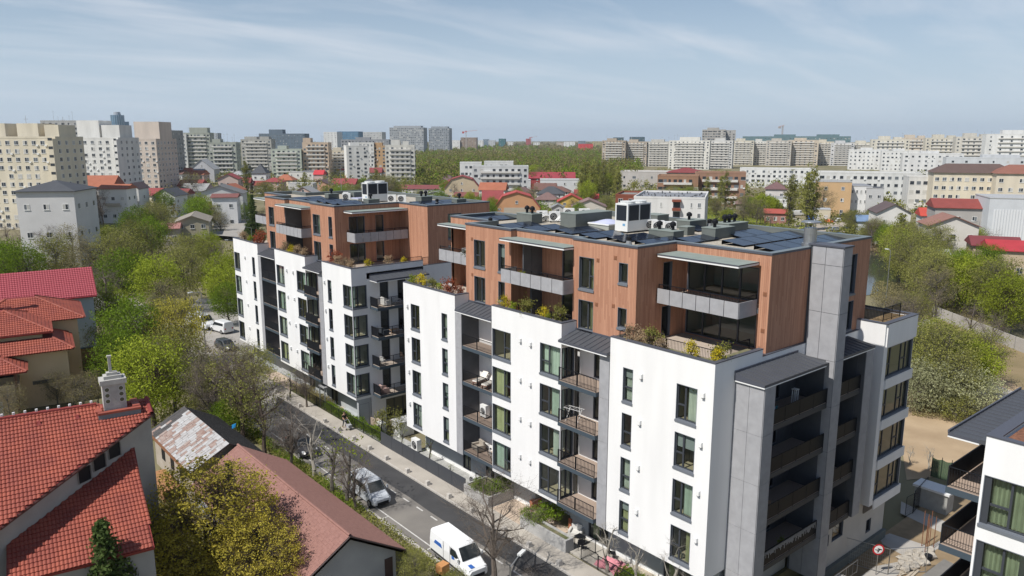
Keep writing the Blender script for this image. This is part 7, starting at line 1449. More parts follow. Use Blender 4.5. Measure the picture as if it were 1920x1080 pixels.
for i, (px, py, s) in enumerate(((20, 800, .5), (110, 765, .45), (160, 775, .5), (185, 760, .45))): tp(px, py, s, 'dull%d' % (i % 3), 'thin yellow-flowered shrub in the yard of the beige house, %s from the left' % ORD[i], G2)
# middle-distance trees: zone by zone
def zone(zn, group, items):
    items = sorted(items, key=lambda q: q[1]); cnt = {}; tot = {}
    nm = {'green': 'fresh green tree', 'lime': 'light lime tree', 'olive': 'olive-green tree', 'dull': 'brownish half-leafed tree', 'bare': 'bare brown tree', 'poplar': 'tall slim poplar', 'conifer': 'dark conifer', 'willow': 'drooping willow', 'scrub': 'low olive bush', 'pale': 'pale blossoming tree', 'bush': 'low bush', 'yellow': 'yellow-green tree'}
    for k, px, d, s in items:
        b = k.rstrip('0123456789'); n = cnt.get(b, 0); cnt[b] = n+1
        p = atd(px, d, -1.7); tree(k, p, s, '%s %s, %s such from the left' % (nm[b], zn, ORD[n]), group)
rz_ = random.Random(21)
def scatter(n, x0, x1, d0, d1, kinds, s0, s1): return [(rz_.choice(kinds), rz_.uniform(x0, x1), rz_.uniform(d0, d1), rz_.uniform(s0, s1)) for _ in range(n)]
mix = ['green0','green1','green2','olive0','olive1','olive2','dull0','dull1','dull2','lime0','bare0']
zone('among the left houses', 'trees among the left houses', [('conifer1', 465, 240, 1.35), ('poplar0', 457, 430, 1.35), ('poplar1', 567, 450, .9), ('green0', 632, 330, 1.15), ('olive0', 490, 380, 1.2), ('lime1', 372, 290, 1.3), ('green1', 357, 275, 1.2), ('bare1', 166, 300, 1.6), ('bare2', 178, 310, 1.5), ('bare0', 345, 420, 1.6), ('dull0', 352, 400, 1.6), ('lime2', 440, 330, 1.0), ('green2', 452, 345, .9)] + scatter(20, 250, 640, 260, 420, mix, .8, 1.15))
zone('in the centre', 'trees in the centre', [('poplar0', 703, 380, 1.15), ('dull0', 712, 370, 1.5), ('dull1', 722, 365, 1.45), ('olive1', 730, 372, 1.4), ('green2', 690, 330, .9), ('lime0', 580, 300, .8)] + scatter(14, 640, 860, 340, 480, mix, .75, 1.05) + scatter(6, 560, 720, 330, 420, mix, .6, .9))
zone('behind the near block roof', 'trees behind the near block', [('green0', 1020, 188, .9), ('lime0', 1064, 190, .7), ('olive0', 888, 200, .8), ('lime1', 868, 430, 1.1), ('green1', 1150, 170, .75), ('olive2', 1140, 172, .8), ('dull2', 905, 240, .9)] + scatter(18, 850, 1150, 290, 400, mix, .6, .9))
zone('of the centre-right belt', 'tree belt in the centre right', scatter(22, 1085, 1162, 370, 470, ['poplar0','poplar1','poplar2','lime0','olive0','lime2'], .95, 1.4) + scatter(14, 990, 1130, 480, 640, ['green0','olive1','olive2','dull0','lime2'], 1.0, 1.4))
zone('in front of the brick block', 'trees in front of the brick block', [('poplar0', 1330, 350, 1.0), ('poplar1', 1358, 345, 1.1), ('poplar2', 1366, 350, 1.1), ('poplar1', 1284, 345, .7)] + scatter(20, 1168, 1300, 270, 345, ['green0','olive0','olive1','lime0','dull1'], .8, 1.2) + scatter(6, 1395, 1445, 290, 340, mix, .7, 1.1))
zone('round the car park', 'trees round the car park', [('poplar0', 1490, 285, 1.3), ('poplar1', 1524, 278, 1.45), ('poplar2', 1533, 280, 1.4), ('dull0', 1551, 320, 1.4), ('willow0', 1438, 312, 1.05), ('willow0', 1452, 316, .95), ('scrub0', 1475, 262, .8), ('scrub1', 1500, 255, .9), ('scrub2', 1488, 258, .9), ('olive0', 1340, 235, .6), ('lime0', 1352, 226, .6)] + scatter(9, 1330, 1470, 275, 330, ['olive0','dull0','bare0','bare1','lime0'], .6, .9) + scatter(12, 1605, 1665, 225, 300, ['olive1','dull1','lime1','bare2','pale1','olive2'], .6, .95))
zone('by the right-hand houses', 'trees by the right-hand houses', [('pale1', 1716, 235, 1.2), ('olive0', 1775, 215, 1.1), ('dull1', 1752, 225, 1.0), ('lime1', 1695, 225, .9), ('green1', 1680, 232, .8), ('bare1', 1880, 210, 1.2)] + scatter(18, 1660, 1900, 200, 270, ['olive1','dull1','lime1','bare2','olive2','green0'], .5, .8))
zone('on the canal banks', 'trees on the canal banks', [('lime1', 1722, 188, 1.2), ('olive1', 1712, 195, 1.25), ('olive2', 1724, 180, 1.3), ('lime2', 1704, 212, 1.1), ('poplar1', 1708, 200, 1.0), ('olive0', 1742, 172, 1.2), ('olive1', 1765, 165, 1.1), ('dull1', 1702, 133, .8), ('dull2', 1728, 130, .85), ('olive0', 1747, 134, .75), ('bare0', 1712, 129, .8), ('bare1', 1736, 127, .8), ('scrub0', 1636, 134, .85), ('scrub1', 1652, 131, .9), ('scrub2', 1672, 130, .9), ('scrub1', 1690, 128, 1.0), ('willow0', 1868, 158, 1.1), ('willow0', 1842, 164, 1.0), ('willow0', 1900, 155, 1.0), ('dull2', 1790, 150, 1.0), ('olive1', 1775, 156, 1.1), ('bare2', 1785, 138, .8), ('bare0', 1862, 132, .8), ('bare1', 1908, 126, .8), ('lime0', 1800, 172, 1.0), ('green2', 1830, 168, 1.0), ('olive2', 1905, 150, 1.2), ('lime2', 1925, 142, 1.1), ('bare2', 1652, 235, 1.1), ('olive0', 1765, 190, 1.0), ('green1', 1880, 190, .9), ('lime1', 1722, 136, .5)])
zone('on the sandy lot', 'big bushes on the sandy lot', [('olive0', 1782, 104, .95), ('olive1', 1815, 101, 1.0), ('lime2', 1848, 103, .9), ('olive2', 1836, 98, .8), ('green1', 1762, 107, .72), ('lime0', 1800, 108, .9), ('lime1', 1880, 104, .8), ('olive0', 1890, 110, .8)])
for i, (px, py, s) in enumerate(((1722, 770, .95), (1762, 768, 1.1), (1806, 775, .95), (1745, 745, .9))): tp(px, py, s, 'pale0', 'silvery-leaved bush on the sandy lot behind the near block, %s from the left' % ORD[i], 'silvery bushes on the sandy lot', -1.66)
tp(1792, 790, .7, 'scrub1', 'dark tangled bush at the right end of the silvery bushes', 'silvery bushes on the sandy lot', -1.66)
tp(1740, 880, .62, 'sapling1', 'bare sapling by the green netting fence', 'saplings by the netting fence', -1.6); tp(1706, 870, .5, 'sapling1', 'bare sapling left of the netting fence corner', 'saplings by the netting fence', -1.6)
# far-off wood: one mass of leaf faces in clumps
def far_wood(name, x0, x1, d0, d1, n, ls, m, seed, hh=(7, 14), r=(4, 8), nl=60):
    rr = random.Random(seed); C = MB()
    for i in range(n):
        d = d0*(d1/d0)**rr.random(); p = atd(rr.uniform(x0, x1), d, -1.7); H = rr.uniform(*hh); q = rr.uniform(*r); k = ls*max(1, d/1100)
        for j in range(nl):
            v = Vector((rr.gauss(0, .45), rr.gauss(0, .45), 0)); h = H*(1-.5*min(1, v.length**2))*rr.uniform(.25, 1.0)
            leaf(C, p+Vector((v.x*q, v.y*q, h)), k, rr)
    o = C.build(name, m); o['kind'] = 'stuff'; return o
far_wood('far_wood', 780, 1200, 480, 1500, 1500, 1.5, LM['olive'], 1); far_wood('far_wood', 780, 1200, 500, 2600, 900, 1.6, LM['green'], 2); far_wood('far_wood', 800, 1180, 520, 3500, 900, 1.7, LM['dull'], 3)
far_wood('far_wood', -100, 2000, 1100, 5500, 2600, 2.4, LM['dull'], 4, (7, 13), (10, 25), 40); far_wood('far_wood', 640, 1160, 330, 560, 200, .7, LM['green'], 8, (2, 5.5), (2, 4), 110); far_wood('far_wood', 1320, 1990, 260, 420, 160, .6, LM['olive'], 9, (2, 4.5), (2, 3.5), 110); far_wood('far_wood', 1150, 2000, 340, 700, 520, 1.0, LM['olive'], 5, (4, 8), (3, 5), 90); far_wood('far_wood', 250, 780, 430, 900, 420, 1.0, LM['olive'], 6, (4, 10), (3, 5), 90); far_wood('far_wood', -60, 330, 330, 600, 200, .9, LM['dull'], 7, (5, 10), (3, 6), 90)
# undergrowth and hedges (nobody could count the plants)
def thicket(name, pts, n, ls, m, h, seed, z=0.0, kind_='stuff'):
    rr = random.Random(seed); C = MB()
    P = [(onz(px, py, z).x, onz(px, py, z).y) for px, py in pts] if len(pts[0]) == 2 else [(p[0], p[1]) for p in pts]
    x0, x1 = min(p[0] for p in P), max(p[0] for p in P); y0, y1 = min(p[1] for p in P), max(p[1] for p in P); k = 0
    while k < n:
        x, y = rr.uniform(x0, x1), rr.uniform(y0, y1)
        if not inpoly(x, y, P): continue
        k += 1; hh = h*(.45+.55*mnoise.noise(Vector((x*.6, y*.6, seed)))+.25)
        leaf(C, Vector((x, y, z+max(.02, hh)*rr.random()**.6)), ls, rr)
    o = C.build(name, LM[m] if isinstance(m, str) else m); o['kind'] = kind_; return o
thicket('hedge', [(-9.9, 8, 0), (-8.45, 8, 0), (-8.45, 60, 0), (-9.9, 60, 0)], 9000, .17, 'olive', .9, 1); thicket('ivy', [(-9.6, 26, 0), (-8.5, 26, 0), (-8.5, 48, 0), (-9.6, 48, 0)], 4500, .16, 'green', .8, 9)
thicket('hedge', [(-.45, -14, 0), (.75, -14, 0), (.75, 6.9, 0), (-.45, 6.9, 0)], 9000, .13, 'green', 1.1, 2, .1); thicket('hedge', [(-.45, 37.6, 0), (.6, 37.6, 0), (.4, 50, 0), (-.45, 50, 0)], 9000, .12, 'green', 1.1, 3, .1); thicket('grass', [(.7, -12, 0), (1.5, -12, 0), (1.5, 7, 0), (.7, 7, 0)], 4000, .08, 'lime', .2, 4, .1)
thicket('hedge', [(-.4, 50, 0), (1.2, 50, 0), (1.2, 58, 0), (-.4, 58, 0)], 3500, .14, 'dull', .9, 12, .1)
thicket('undergrowth', [(150, 700), (230, 800), (330, 860), (420, 830), (450, 760), (380, 640), (250, 620)], 9000, .3, 'olive', 1.4, 5); thicket('undergrowth', [(-60, 560), (180, 560), (430, 560), (440, 470), (300, 440), (100, 480), (-60, 490)], 13000, .5, 'olive', 2.2, 6); thicket('undergrowth', [(1630, 560), (1700, 590), (1760, 590), (1900, 620), (1990, 640), (1990, 590), (1800, 560), (1720, 540), (1640, 530)], 9000, .3, 'dull', 1.2, 7, -1.66); thicket('reeds', [(1600, 452), (1650, 462), (1725, 480), (1750, 505), (1715, 497), (1665, 478), (1620, 470)], 4500, .5, 'straw', 1.0, 8, -1.58)
thicket('undergrowth', [(1710, 780), (1830, 800), (1835, 775), (1760, 750), (1710, 760)], 3500, .18, 'dull', .7, 10, -1.66); thicket('undergrowth', [(1560, 470), (1700, 440), (1990, 470), (1990, 440), (1600, 415), (1560, 440)], 6000, .6, 'olive', 2.0, 13, -1.66); thicket('meadow', [(1310, 412), (1325, 385), (1440, 400), (1520, 420), (1500, 440), (1380, 430)], 5000, .5, 'lime', .5, 14, -1.6)
# terrace and planter shrubs
G5 = 'shrubs in the terrace beds'
ts = [('shrub_yellow', (1.0, .55), 1.0, 'yellow shrub at the right end of the near corner terrace'), ('shrub_green', (1.35, .62), 1.35, 'dark rosemary bush near the right end of the near corner terrace'), ('shrub_yellow', (.7, 2.2), 1.1, 'yellow shrub by the outer corner of the near corner terrace'), ('shrub_green', (.8, 5.2), 1.5, 'tall dark rosemary bush amid dry grass on the near corner terrace'), ('shrub_straw', (.7, 6.2), 1.1, 'clump of dry grass on the near corner terrace, right of the corner railing'), ('shrub_straw', (.75, 6.9), 1.25, 'clump of dry grass at the left of the near corner terrace'), ('shrub_straw', (.75, 5.5), 1.0, 'clump of dry grass beside the tall rosemary'), ('shrub_straw', (.75, 4.5), .9, 'low dry grass right of the tall rosemary'),
      ('shrub_yellow', (.55, 19.6), 1.1, 'yellow shrub at the left end of the middle terrace'), ('shrub_green', (.6, 17.0), 1.5, 'dark rosemary bush left of the divider on the middle terrace'), ('shrub_yellow', (.6, 15.2), .95, 'yellow shrub in the middle of the middle terrace'), ('shrub_green', (.6, 13.6), 1.5, 'dark rosemary bush at the right of the middle terrace'), ('shrub_lime', (.55, 18.6), .8, 'low green shrub beside the yellow one on the middle terrace'), ('shrub_lime', (.55, 14.6), .6, 'low green shrub right of the yellow one on the middle terrace'),
      ('shrub_yellow', (.7, 31.3), 1.2, 'yellow shrub on the left terrace of the near block'), ('shrub_green', (.7, 29.5), 1.2, 'dark bush on the left terrace of the near block'), ('shrub_rust', (.7, 27.0), 1.5, 'rust-red leafed small tree on the left terrace'), ('shrub_rust', (1.0, 26.0), 1.0, 'low rust-red shrub at the right end of the left terrace'), ('shrub_lime', (.7, 28.4), .8, 'low green shrub in the left terrace bed'), ('shrub_lime', (.6, 32.6), 1.0, 'thin green shrub at the outer left corner of the near block'), ('shrub_rust', (3.2, 26.2), 1.6, 'tall rust-red leafed shrub against the timber wall')]
for k, (x, y), s, lb in ts: tree(k, (x, y, 16.4), s*.92, lb, G5, name='shrub', cat='shrub', sz=1.15)
G6 = 'shrubs on the far block terraces'
tb = [('shrub_yellow', (2.0, 43.0), 1.0, 'yellow shrub right of the far block corner'), ('shrub_yellow', (6.2, 43.0), .8, 'second yellow shrub along the far gable terrace'), ('shrub_rust', (.5, 47.3), 1.7, 'rust-red shrub before the timber window of the far block'), ('shrub_straw', (.4, 46.3), 1.2, 'dry grass clump at the left of the far corner terrace'), ('shrub_straw', (.4, 44.8), 1.2, 'dry grass clump in the middle of the far corner terrace'), ('shrub_straw', (.3, 43.6), 1.1, 'dry grass clump at the far block corner'), ('shrub_straw', (4.4, 43.0), 1.2, 'dry grass clump between the two yellow gable shrubs'), ('shrub_yellow', (.3, 57.3), 1.1, 'yellow shrub on the middle terrace of the far block'), ('shrub_straw', (.3, 55.5), 1.4, 'dry grass clump right of the yellow shrub on the far middle terrace'), ('shrub_straw', (.3, 59.4), 1.4, 'dry grass clump left of the yellow shrub on the far middle terrace'), ('shrub_straw', (.3, 54.3), 1.2, 'dry grass clump at the right end of the far middle terrace'), ('shrub_rust', (.4, 67.4), 1.3, 'red shrub on the left terrace of the far block'), ('shrub_rust', (1.2, 68.6), 1.8, 'tall red shrub on the left terrace of the far block'), ('shrub_lime', (.4, 70.0), 1.0, 'green shrub on the left terrace of the far block'), ('shrub_straw', (.4, 72.0), 1.5, 'brown grass clump at the left end of the far block'), ('shrub_dark', (2.5, 71), 1.8, 'dark shrub by the end wall of the far block')]
for k, (x, y), s, lb in tb: tree(k, (x, y, 16.4), s*.92, lb, G6, name='shrub', cat='shrub', sz=1.1)
G7 = 'shrubs in the concrete planters'
for i, (x, y, s, k) in enumerate(((-.3, 22.0, .8, 'bush0'), (-.25, 20.8, .75, 'bush1'), (.55, 20.6, .75, 'bush2'), (1.2, 20.6, .9, 'bush0'), (1.55, 21.2, .85, 'bush1'))): tree(k, (x, y, .85), s*.8, 'light green clipped shrub in the long planter, %s from the left' % ORD[i], G7, name='shrub', cat='shrub')
for i, (x, y, s, k) in enumerate(((-.32, 15.6, .85, 'bush1'), (.7, 15.0, 1.0, 'bush0'), (1.45, 14.6, .95, 'bush2'), (-.3, 14.7, .7, 'bush0'))): tree(k, (x, y, .75), s*.85, 'leafy green shrub behind the lower planter, %s from the left' % ORD[i], G7, name='shrub', cat='shrub')
tree('shrub_dark', (3.5, 27.6, 18.9), 1.5, 'dark potted palm on the end balcony of the near block', 'balcony plants', name='potted_plant', cat='plant'); tree('shrub_lime', (.95, 18.0, 18.9), .7, 'small potted plant behind the railing of the timber balcony', 'balcony plants', name='potted_plant', cat='plant'); tree('shrub_lime', (6.5, -1.2, 3.4), .8, 'potted plant on the lowest shaded gable balcony', 'balcony plants', name='potted_plant', cat='plant')
# ================================================================== vehicles, person, street furniture
def loft(sections, m, name, par, mats, smooth=True):
    """sections: list of (x, [(y,z)...]) rings along the length; closed body"""
    mb = MB(); n = len(sections[0][1])
    for x, ring in sections:
        mb.v += [(x, y, z) for y, z in ring]
    for i in range(len(sections)-1):
        for j in range(n):
            k = (j+1) % n; a = i*n; b = (i+1)*n; mb.f.append((a+j, a+k, b+k, b+j)); mb.m.append(0)
    mb.f.append(tuple(reversed(range(n)))); mb.m.append(0); mb.f.append(tuple((len(sections)-1)*n+i for i in range(n))); mb.m.append(0)
    o = mb.build(name, mats, par, smooth=False); return o
def ring(w, z0, z1, tw=None, r=.12):
    tw = tw or w; return [(-w+r*.5, z0), (-w, z0+r), (-w, (z0+z1)*.55), (-tw, z1-r), (-tw+r, z1), (tw-r, z1), (tw, z1-r), (w, (z0+z1)*.55), (w, z0+r), (w-r*.5, z0)]
M['tyre'] = mat('tyre', (.018, .018, .018), .9); M['cglass'] = mat('car_glass', (.02, .026, .03), .08, spec=.7)
def wheel(par, x, y, r=.33):
    def f():
        mb = MB(); mb.tube((0, -.1, 0), (0, .1, 0), .33, None, 18, 0, True); return mb.mesh('wheel', M['tyre'])
    def g():
        mb = MB(); mb.tube((0, -.105, 0), (0, .105, 0), .2, None, 12, 0, True); return mb.mesh('rim', M['steel'])
    o = inst('wheel', cmesh('wheel', f), par, (x, y, r), 0, r/.33); inst('rim', cmesh('rim', g), o)
def panel4(par, name, m, pts): mb = MB(); mb.poly(pts); return mb.build(name, m, par)
def car(loc, rz, col, label, group='parked cars', kind_='hatch', s=1.0, name='car', cat='car'):
    e = empty(name, loc, rz, label, cat, group); e.scale = (s, s, s); pm = mat('paint_%.2f_%.2f_%.2f' % col, col, .28, spec=.6)
    if kind_ == 'van':      # panel van, front towards +x, 5.2 m
        S = [(-2.55, ring(.88, .35, 1.85, .80)), (-2.5, ring(.93, .28, 2.08, .84)), (.9, ring(.93, .26, 2.1, .84)), (1.05, ring(.93, .26, 2.02, .82)), (1.75, ring(.93, .26, 1.25, .84)), (2.45, ring(.86, .28, .98, .78)), (2.62, ring(.74, .35, .85, .70))]
        ws = [(1.07, 2.0, .69), (1.72, 1.285, .79)]; wx = (1.65, -1.6); L = 2.62
    elif kind_ == 'tall':
        S = [(-2.15, ring(.74, .4, 1.6, .66)), (-2.1, ring(.84, .28, 1.85, .72)), (.55, ring(.86, .26, 1.86, .74)), (.7, ring(.86, .26, 1.76, .74)), (1.3, ring(.86, .26, 1.08, .78)), (1.95, ring(.8, .28, .92, .72)), (2.15, ring(.7, .36, .75, .66))]
        ws = [(.72, 1.74, .61), (1.27, 1.115, .70)]; wx = (1.4, -1.35); L = 2.15
    else:
        S = [(-2.1, ring(.7, .4, .85, .64)), (-2.0, ring(.8, .28, 1.0, .7)), (-1.55, ring(.82, .26, 1.42, .6)), (-.2, ring(.84, .25, 1.47, .62)), (.35, ring(.84, .25, 1.42, .62)), (1.05, ring(.84, .25, .98, .74)), (1.8, ring(.8, .27, .84, .7)), (2.1, ring(.7, .35, .68, .64))]
        ws = [(.38, 1.40, .56), (1.0, 1.02, .70)]; wx = (1.3, -1.3); L = 2.1
    loft(S, 0, 'body', e, pm)
    for x in wx:
        for y in (-.78, .78): wheel(e, x, y)
    (xa, za, wa), (xb, zb, wb_) = ws; d = Vector((zb-za, 0, -(xb-xa))); d = -d.normalized() if d.z > 0 and False else Vector((-(zb-za), 0, xb-xa)).normalized()
    q = [Vector((xb, -wb_, zb)), Vector((xb, wb_, zb)), Vector((xa, wa, za)), Vector((xa, -wa, za))]; panel4(e, 'windscreen', M['cglass'], [p+d*.035 for p in q])
    for sy in (-1, 1):
        if kind_ == 'hatch': gl = [(.85, .80, .98), (-1.45, .77, 1.0), (-1.25, .655, 1.34), (.32, .655, 1.34)]
        elif kind_ == 'tall': gl = [(1.1, .835, 1.1), (-1.9, .80, 1.12), (-1.8, .755, 1.66), (.55, .775, 1.66)]
        else: gl = [(1.55, .91, 1.32), (.35, .91, 1.30), (.35, .875, 1.86), (.95, .87, 1.84)]
        pts = [Vector((x, sy*(y+.035), z)) for x, y, z in gl]
        panel4(e, 'side_window', M['cglass'], pts if sy < 0 else pts[::-1])
        mb = MB(); hl = S[-2][0]; mb.box(hl-.12, hl+.08, sy*.48, sy*.74, .62 if kind_ != 'van' else .78, .78 if kind_ != 'van' else .96); mb.build('headlight', mat('headlight', (.75, .77, .8), .15), e)
        mb = MB(); mb.box(S[0][0]-.03, S[0][0]+.05, sy*.5, sy*.68, .75, .95); mb.build('tail_light', mat('tail_red', (.4, .02, .02), .3), e)
        mb = MB(); x = xb-.25; mb.box(x-.08, x+.08, sy*.97, sy*1.10, zb-.05, zb+.18); mb.build('mirror', pm, e)
    mb = MB(); mb.box(L-.06, L+.02, -.5, .5, .32, .55); mb.build('grille', M['black'], e)
    if kind_ == 'hatch': panel4(e, 'rear_window', M['cglass'], [Vector((-1.98, -.62, 1.03)), Vector((-1.62, -.56, 1.40)), Vector((-1.62, .56, 1.40)), Vector((-1.98, .62, 1.03))])
    return e
v = car((-7.3, 15.1, 0), R(-93), (.78, .79, .80), 'white delivery van parked at the kerb, bottom centre', 'parked white vans', 'van', .95, 'van', 'van')
mb = MB(); mb.box(-2.0, .6, -.93, -.925, 1.0, 1.0); 
bl = mat('decal_blue', (.03, .12, .42), .4)
for sy in (-1, 1): panel4(v, 'decal', bl, [Vector((.55, sy*.952, 1.05)), Vector((.95, sy*.95, 1.12)), Vector((.62, sy*.905, 1.62)), Vector((.42, sy*.905, 1.60))][::(1 if sy < 0 else -1)])
panel4(v, 'decal', bl, [Vector((2.1, -.6, 1.13)), Vector((2.45, -.55, 1.02)), Vector((2.45, -.2, 1.02)), Vector((2.1, -.3, 1.13))])
for sy in (-1, 1):
    for x in (-.6, .3): mb = MB(); mb.box(x-.012, x+.012, sy*.925, sy*.945, .5, 1.9); mb.build('door_seam', M['black'], v)
    mb = MB(); mb.box(-2.4, 2.3, sy*.93, sy*.95, .42, .58); mb.build('side_trim', mat('trim_dark', (.03, .03, .032), .6), v)
panel4(v, 'decal', bl, [Vector((-1.9, -.951, 1.25)), Vector((-.75, -.951, 1.25)), Vector((-.95, -.945, 1.55)), Vector((-1.7, -.945, 1.55))])
panel4(v, 'roof_hatch', mat('roof_hatch', (.86, .86, .86), .3), [Vector((-.3, -.55, 2.112)), Vector((.7, -.55, 2.112)), Vector((.7, .55, 2.112)), Vector((-.3, .55, 2.112))])
e = empty('crate', (-9.2, 14.3, 0), R(10), 'orange wooden crate on the verge beside the white van', 'crate'); box_part('box', mat('crate_orange', (.50, .24, .09), .8), e, -.35, .35, -.3, .3, .55, 1.15); box_part('stand', M['black'], e, -.3, .3, -.25, .25, 0, .549)
car((-7.0, 27.9, 0), R(-91), (.50, .53, .57), 'silver car with pale roof parked under the lime saplings', 'parked cars', 'tall'); car((-7.2, 40.5, 0), R(-90), (.03, .03, .035), 'black car parked in the shade of the street trees', 'parked cars')
p = onz(380, 614, 0); car(p, R(-82), (.72, .73, .74), 'tall white van parked at the street end, left one of two', 'parked white vans', 'van', 1.05, 'van', 'van'); p = onz(416, 622, 0); car(p, R(100), (.70, .71, .72), 'white minivan parked at the street end, right one of two', 'parked white vans', 'tall', 1.0, 'van', 'van')
p = onz(424, 655, 0); car(p, R(-85), (.05, .055, .06), 'dark car behind the leafy street trees near the white minivan', 'parked cars')
pc = [(1553, 418, (.55, .13, .03), 'orange car in the car park, the brightest one', 'hatch'), (1533, 419, (.62, .63, .64), 'white car left of the orange one in the car park', 'hatch'), (1566, 433, (.30, .33, .38), 'silver-blue car nearest the near roof in the car park', 'hatch'), (1585, 432, (.03, .035, .04), 'black car right of the silver-blue one', 'hatch'), (1575, 416, (.6, .61, .62), 'white car right of the orange one', 'hatch'), (1596, 418, (.04, .045, .055), 'dark car at the right of the upper car row', 'hatch'), (1460, 416, (.025, .028, .03), 'black car left of the bushes by the car park', 'hatch'), (1545, 405, (.05, .055, .06), 'dark car in the back row of the car park, left', 'hatch'), (1562, 404, (.15, .16, .17), 'grey car in the back row of the car park, middle', 'hatch'), (1580, 406, (.04, .04, .045), 'dark car in the back row of the car park, right', 'hatch'), (1470, 402, (.3, .33, .36), 'pale car beside the red low roof', 'hatch'), (1496, 404, (.6, .6, .58), 'white van beside the red low roof', 'van'), (1606, 408, (.35, .36, .38), 'grey car at the far right of the car park', 'hatch')]
for px, py, c_, lb, kd_ in pc: p = onz(px, py, -1.6); car(Vector((p.x, p.y, -1.6)), R(rnd.choice([-35, 145, -30, 60])), c_, lb, 'cars in the distant car park', kd_)
p = onz(1521, 416, -1.6); e = empty('lorry', Vector((p.x, p.y, -1.6)), R(20), 'blue box lorry in the car park', 'lorry'); box_part('box', mat('lorry_blue', (.03, .10, .32), .6), e, -3, 2, -1.1, 1.1, .9, 3.1); box_part('cab', mat('lorry_cab', (.05, .14, .36), .5), e, 2.05, 3.3, -1.05, 1.05, .5, 2.2)
for x in (-2, 2.6):
    for y in (-.95, .95): wheel(e, x, y, .42)
sx = [(452, 405, (.5, .52, .54)), (460, 398, (.05, .05, .06)), (443, 396, (.6, .6, .6)), (455, 388, (.35, .04, .05)), (466, 384, (.55, .56, .58)), (446, 384, (.06, .06, .07)), (470, 392, (.04, .04, .045)), (330, 352, (.55, .55, .55)), (487, 365, (.6, .6, .6)), (500, 360, (.05, .05, .06)), (520, 362, (.5, .5, .5))]
for i, (px, py, c_) in enumerate(sx): p = onz(px, py, 0); car(p, R(rnd.choice([-80, 100, -75])), c_, '%s parked car in the far-left side street, %s in its row' % ('dark' if c_[0] < .1 else 'red' if c_[1] < .1 else 'pale', ORD[i]), 'cars in the far-left side street')
# ---- street lamps, poles, crane
def lamp_post(loc, h, rz, label, group='street lamps', arm=1.4):
    e = empty('street_lamp', loc, rz, label, 'street lamp', group); mb = MB(); mb.tube((0,0,0), (0,0,h), .09, .05, 8); mb.build('pole', M['steel'], e); mb = MB(); mb.tube((0,0,h), (arm,0,h+.25), .04, .035, 6); mb.build('arm', M['steel'], e); mb = MB(); mb.box(arm-.05, arm+.65, -.13, .13, h+.2, h+.32); mb.build('lamp_head', mat('lamp_pale', (.62, .63, .62), .4), e)
lamp_post((-8.35, 8.2, 0), 3.4, R(20), 'grey street lamp arm reaching over the bonnet of the white van', arm=1.1)
p = onz(386, 660, 0); lamp_post(p, 8.5, R(200), 'slim street lamp among the trees left of the white vans')
for i, (px, d) in enumerate(((427, 175), (460, 200), (470, 240), (450, 290), (445, 330))): lamp_post(atd(px, d, -1.0), 8.5, R(160), 'street lamp in the far-left side street, %s nearest' % ORD[i])
lamp_post(atd(1576, 180, -1.6), 10, R(10), 'tall pale lamp post standing in the car park'); lamp_post(atd(1690, 149, -1.7), 11.5, R(80), 'slim pole at the canal bank', arm=.4); lamp_post(atd(1855, 240, -1.7), 9, R(120), 'slim lamp post beside the corrugated shed')
p = atd(1688, 98, -1.6); e = empty('info_post', atd(1641, 125, -1.6), 0, 'small post with a dark box at the canal bank', 'post'); mb = MB(); mb.tube((0,0,0), (0,0,2.6), .06, None, 6); mb.build('pole', M['steel'], e); box_part('box', M['black'], e, -.3, .3, -.2, .2, 2.601, 3.0)
e = empty('antenna_mast', atd(636, 215, -1.7), 0, 'thin pole standing up in front of the white slab block', 'mast'); mb = MB(); mb.tube((0,0,0), (0,0,24), .12, .05, 6); mb.build('pole', M['steel'], e)
p = atd(874, 1800, -1.7); kd = (p-CAM).dot(Vector((FW.x, FW.y, 0)).normalized()); hz_ = zpx(248, kd)+1.7
def crane(p, hz_, label, rz, L=26, m=None):
    e = empty('tower_crane', p, rz, label, 'tower crane', 'tower cranes on the skyline'); m = m or mat('crane_red', (.42, .06, .05), .6); mb = MB()
    for a, b in ((-1, -1), (1, -1), (1, 1), (-1, 1)): mb.tube((a,b,0), (a,b,hz_), .35, None, 4)
    for i in range(int(hz_/4)): mb.tube((-1,-1,i*4), (1,-1,i*4+4), .2, None, 3); mb.tube((1,1,i*4), (-1,1,i*4+4), .2, None, 3)
    mb.build('mast', mat('crane_grey', (.4, .38, .37), .6), e); mb = MB(); mb.tube((-8,0,hz_+1), (L,0,hz_+4.5), .8, .5, 4); mb.build('jib', mat('crane_pink', (.55, .35, .34), .6), e); mb = MB(); mb.box(-9, -4, -1.5, 1.5, hz_-2.5, hz_+1.5); mb.build('counterweight', m, e); mb = MB(); mb.box(-1.5, 1.5, -1.5, 1.5, hz_, hz_+3.2); mb.build('cab', m, e)
crane(p, hz_, 'red and white tower crane right of the dark residential towers', YAW-R(90)); p = atd(1466, 1700, -1.7); crane(p, zpx(240, 1700)+1.7, 'thin antenna-like crane above the long teal office', YAW-R(90), 4, mat('crane_grey', (.4, .38, .37)))
p = atd(997, 2900, -1.7); crane(p, zpx(258, 2800)+1.7, 'tiny crane on the horizon beside a red building', YAW-R(90), 20)
p = atd(1885, 800, -1.7)
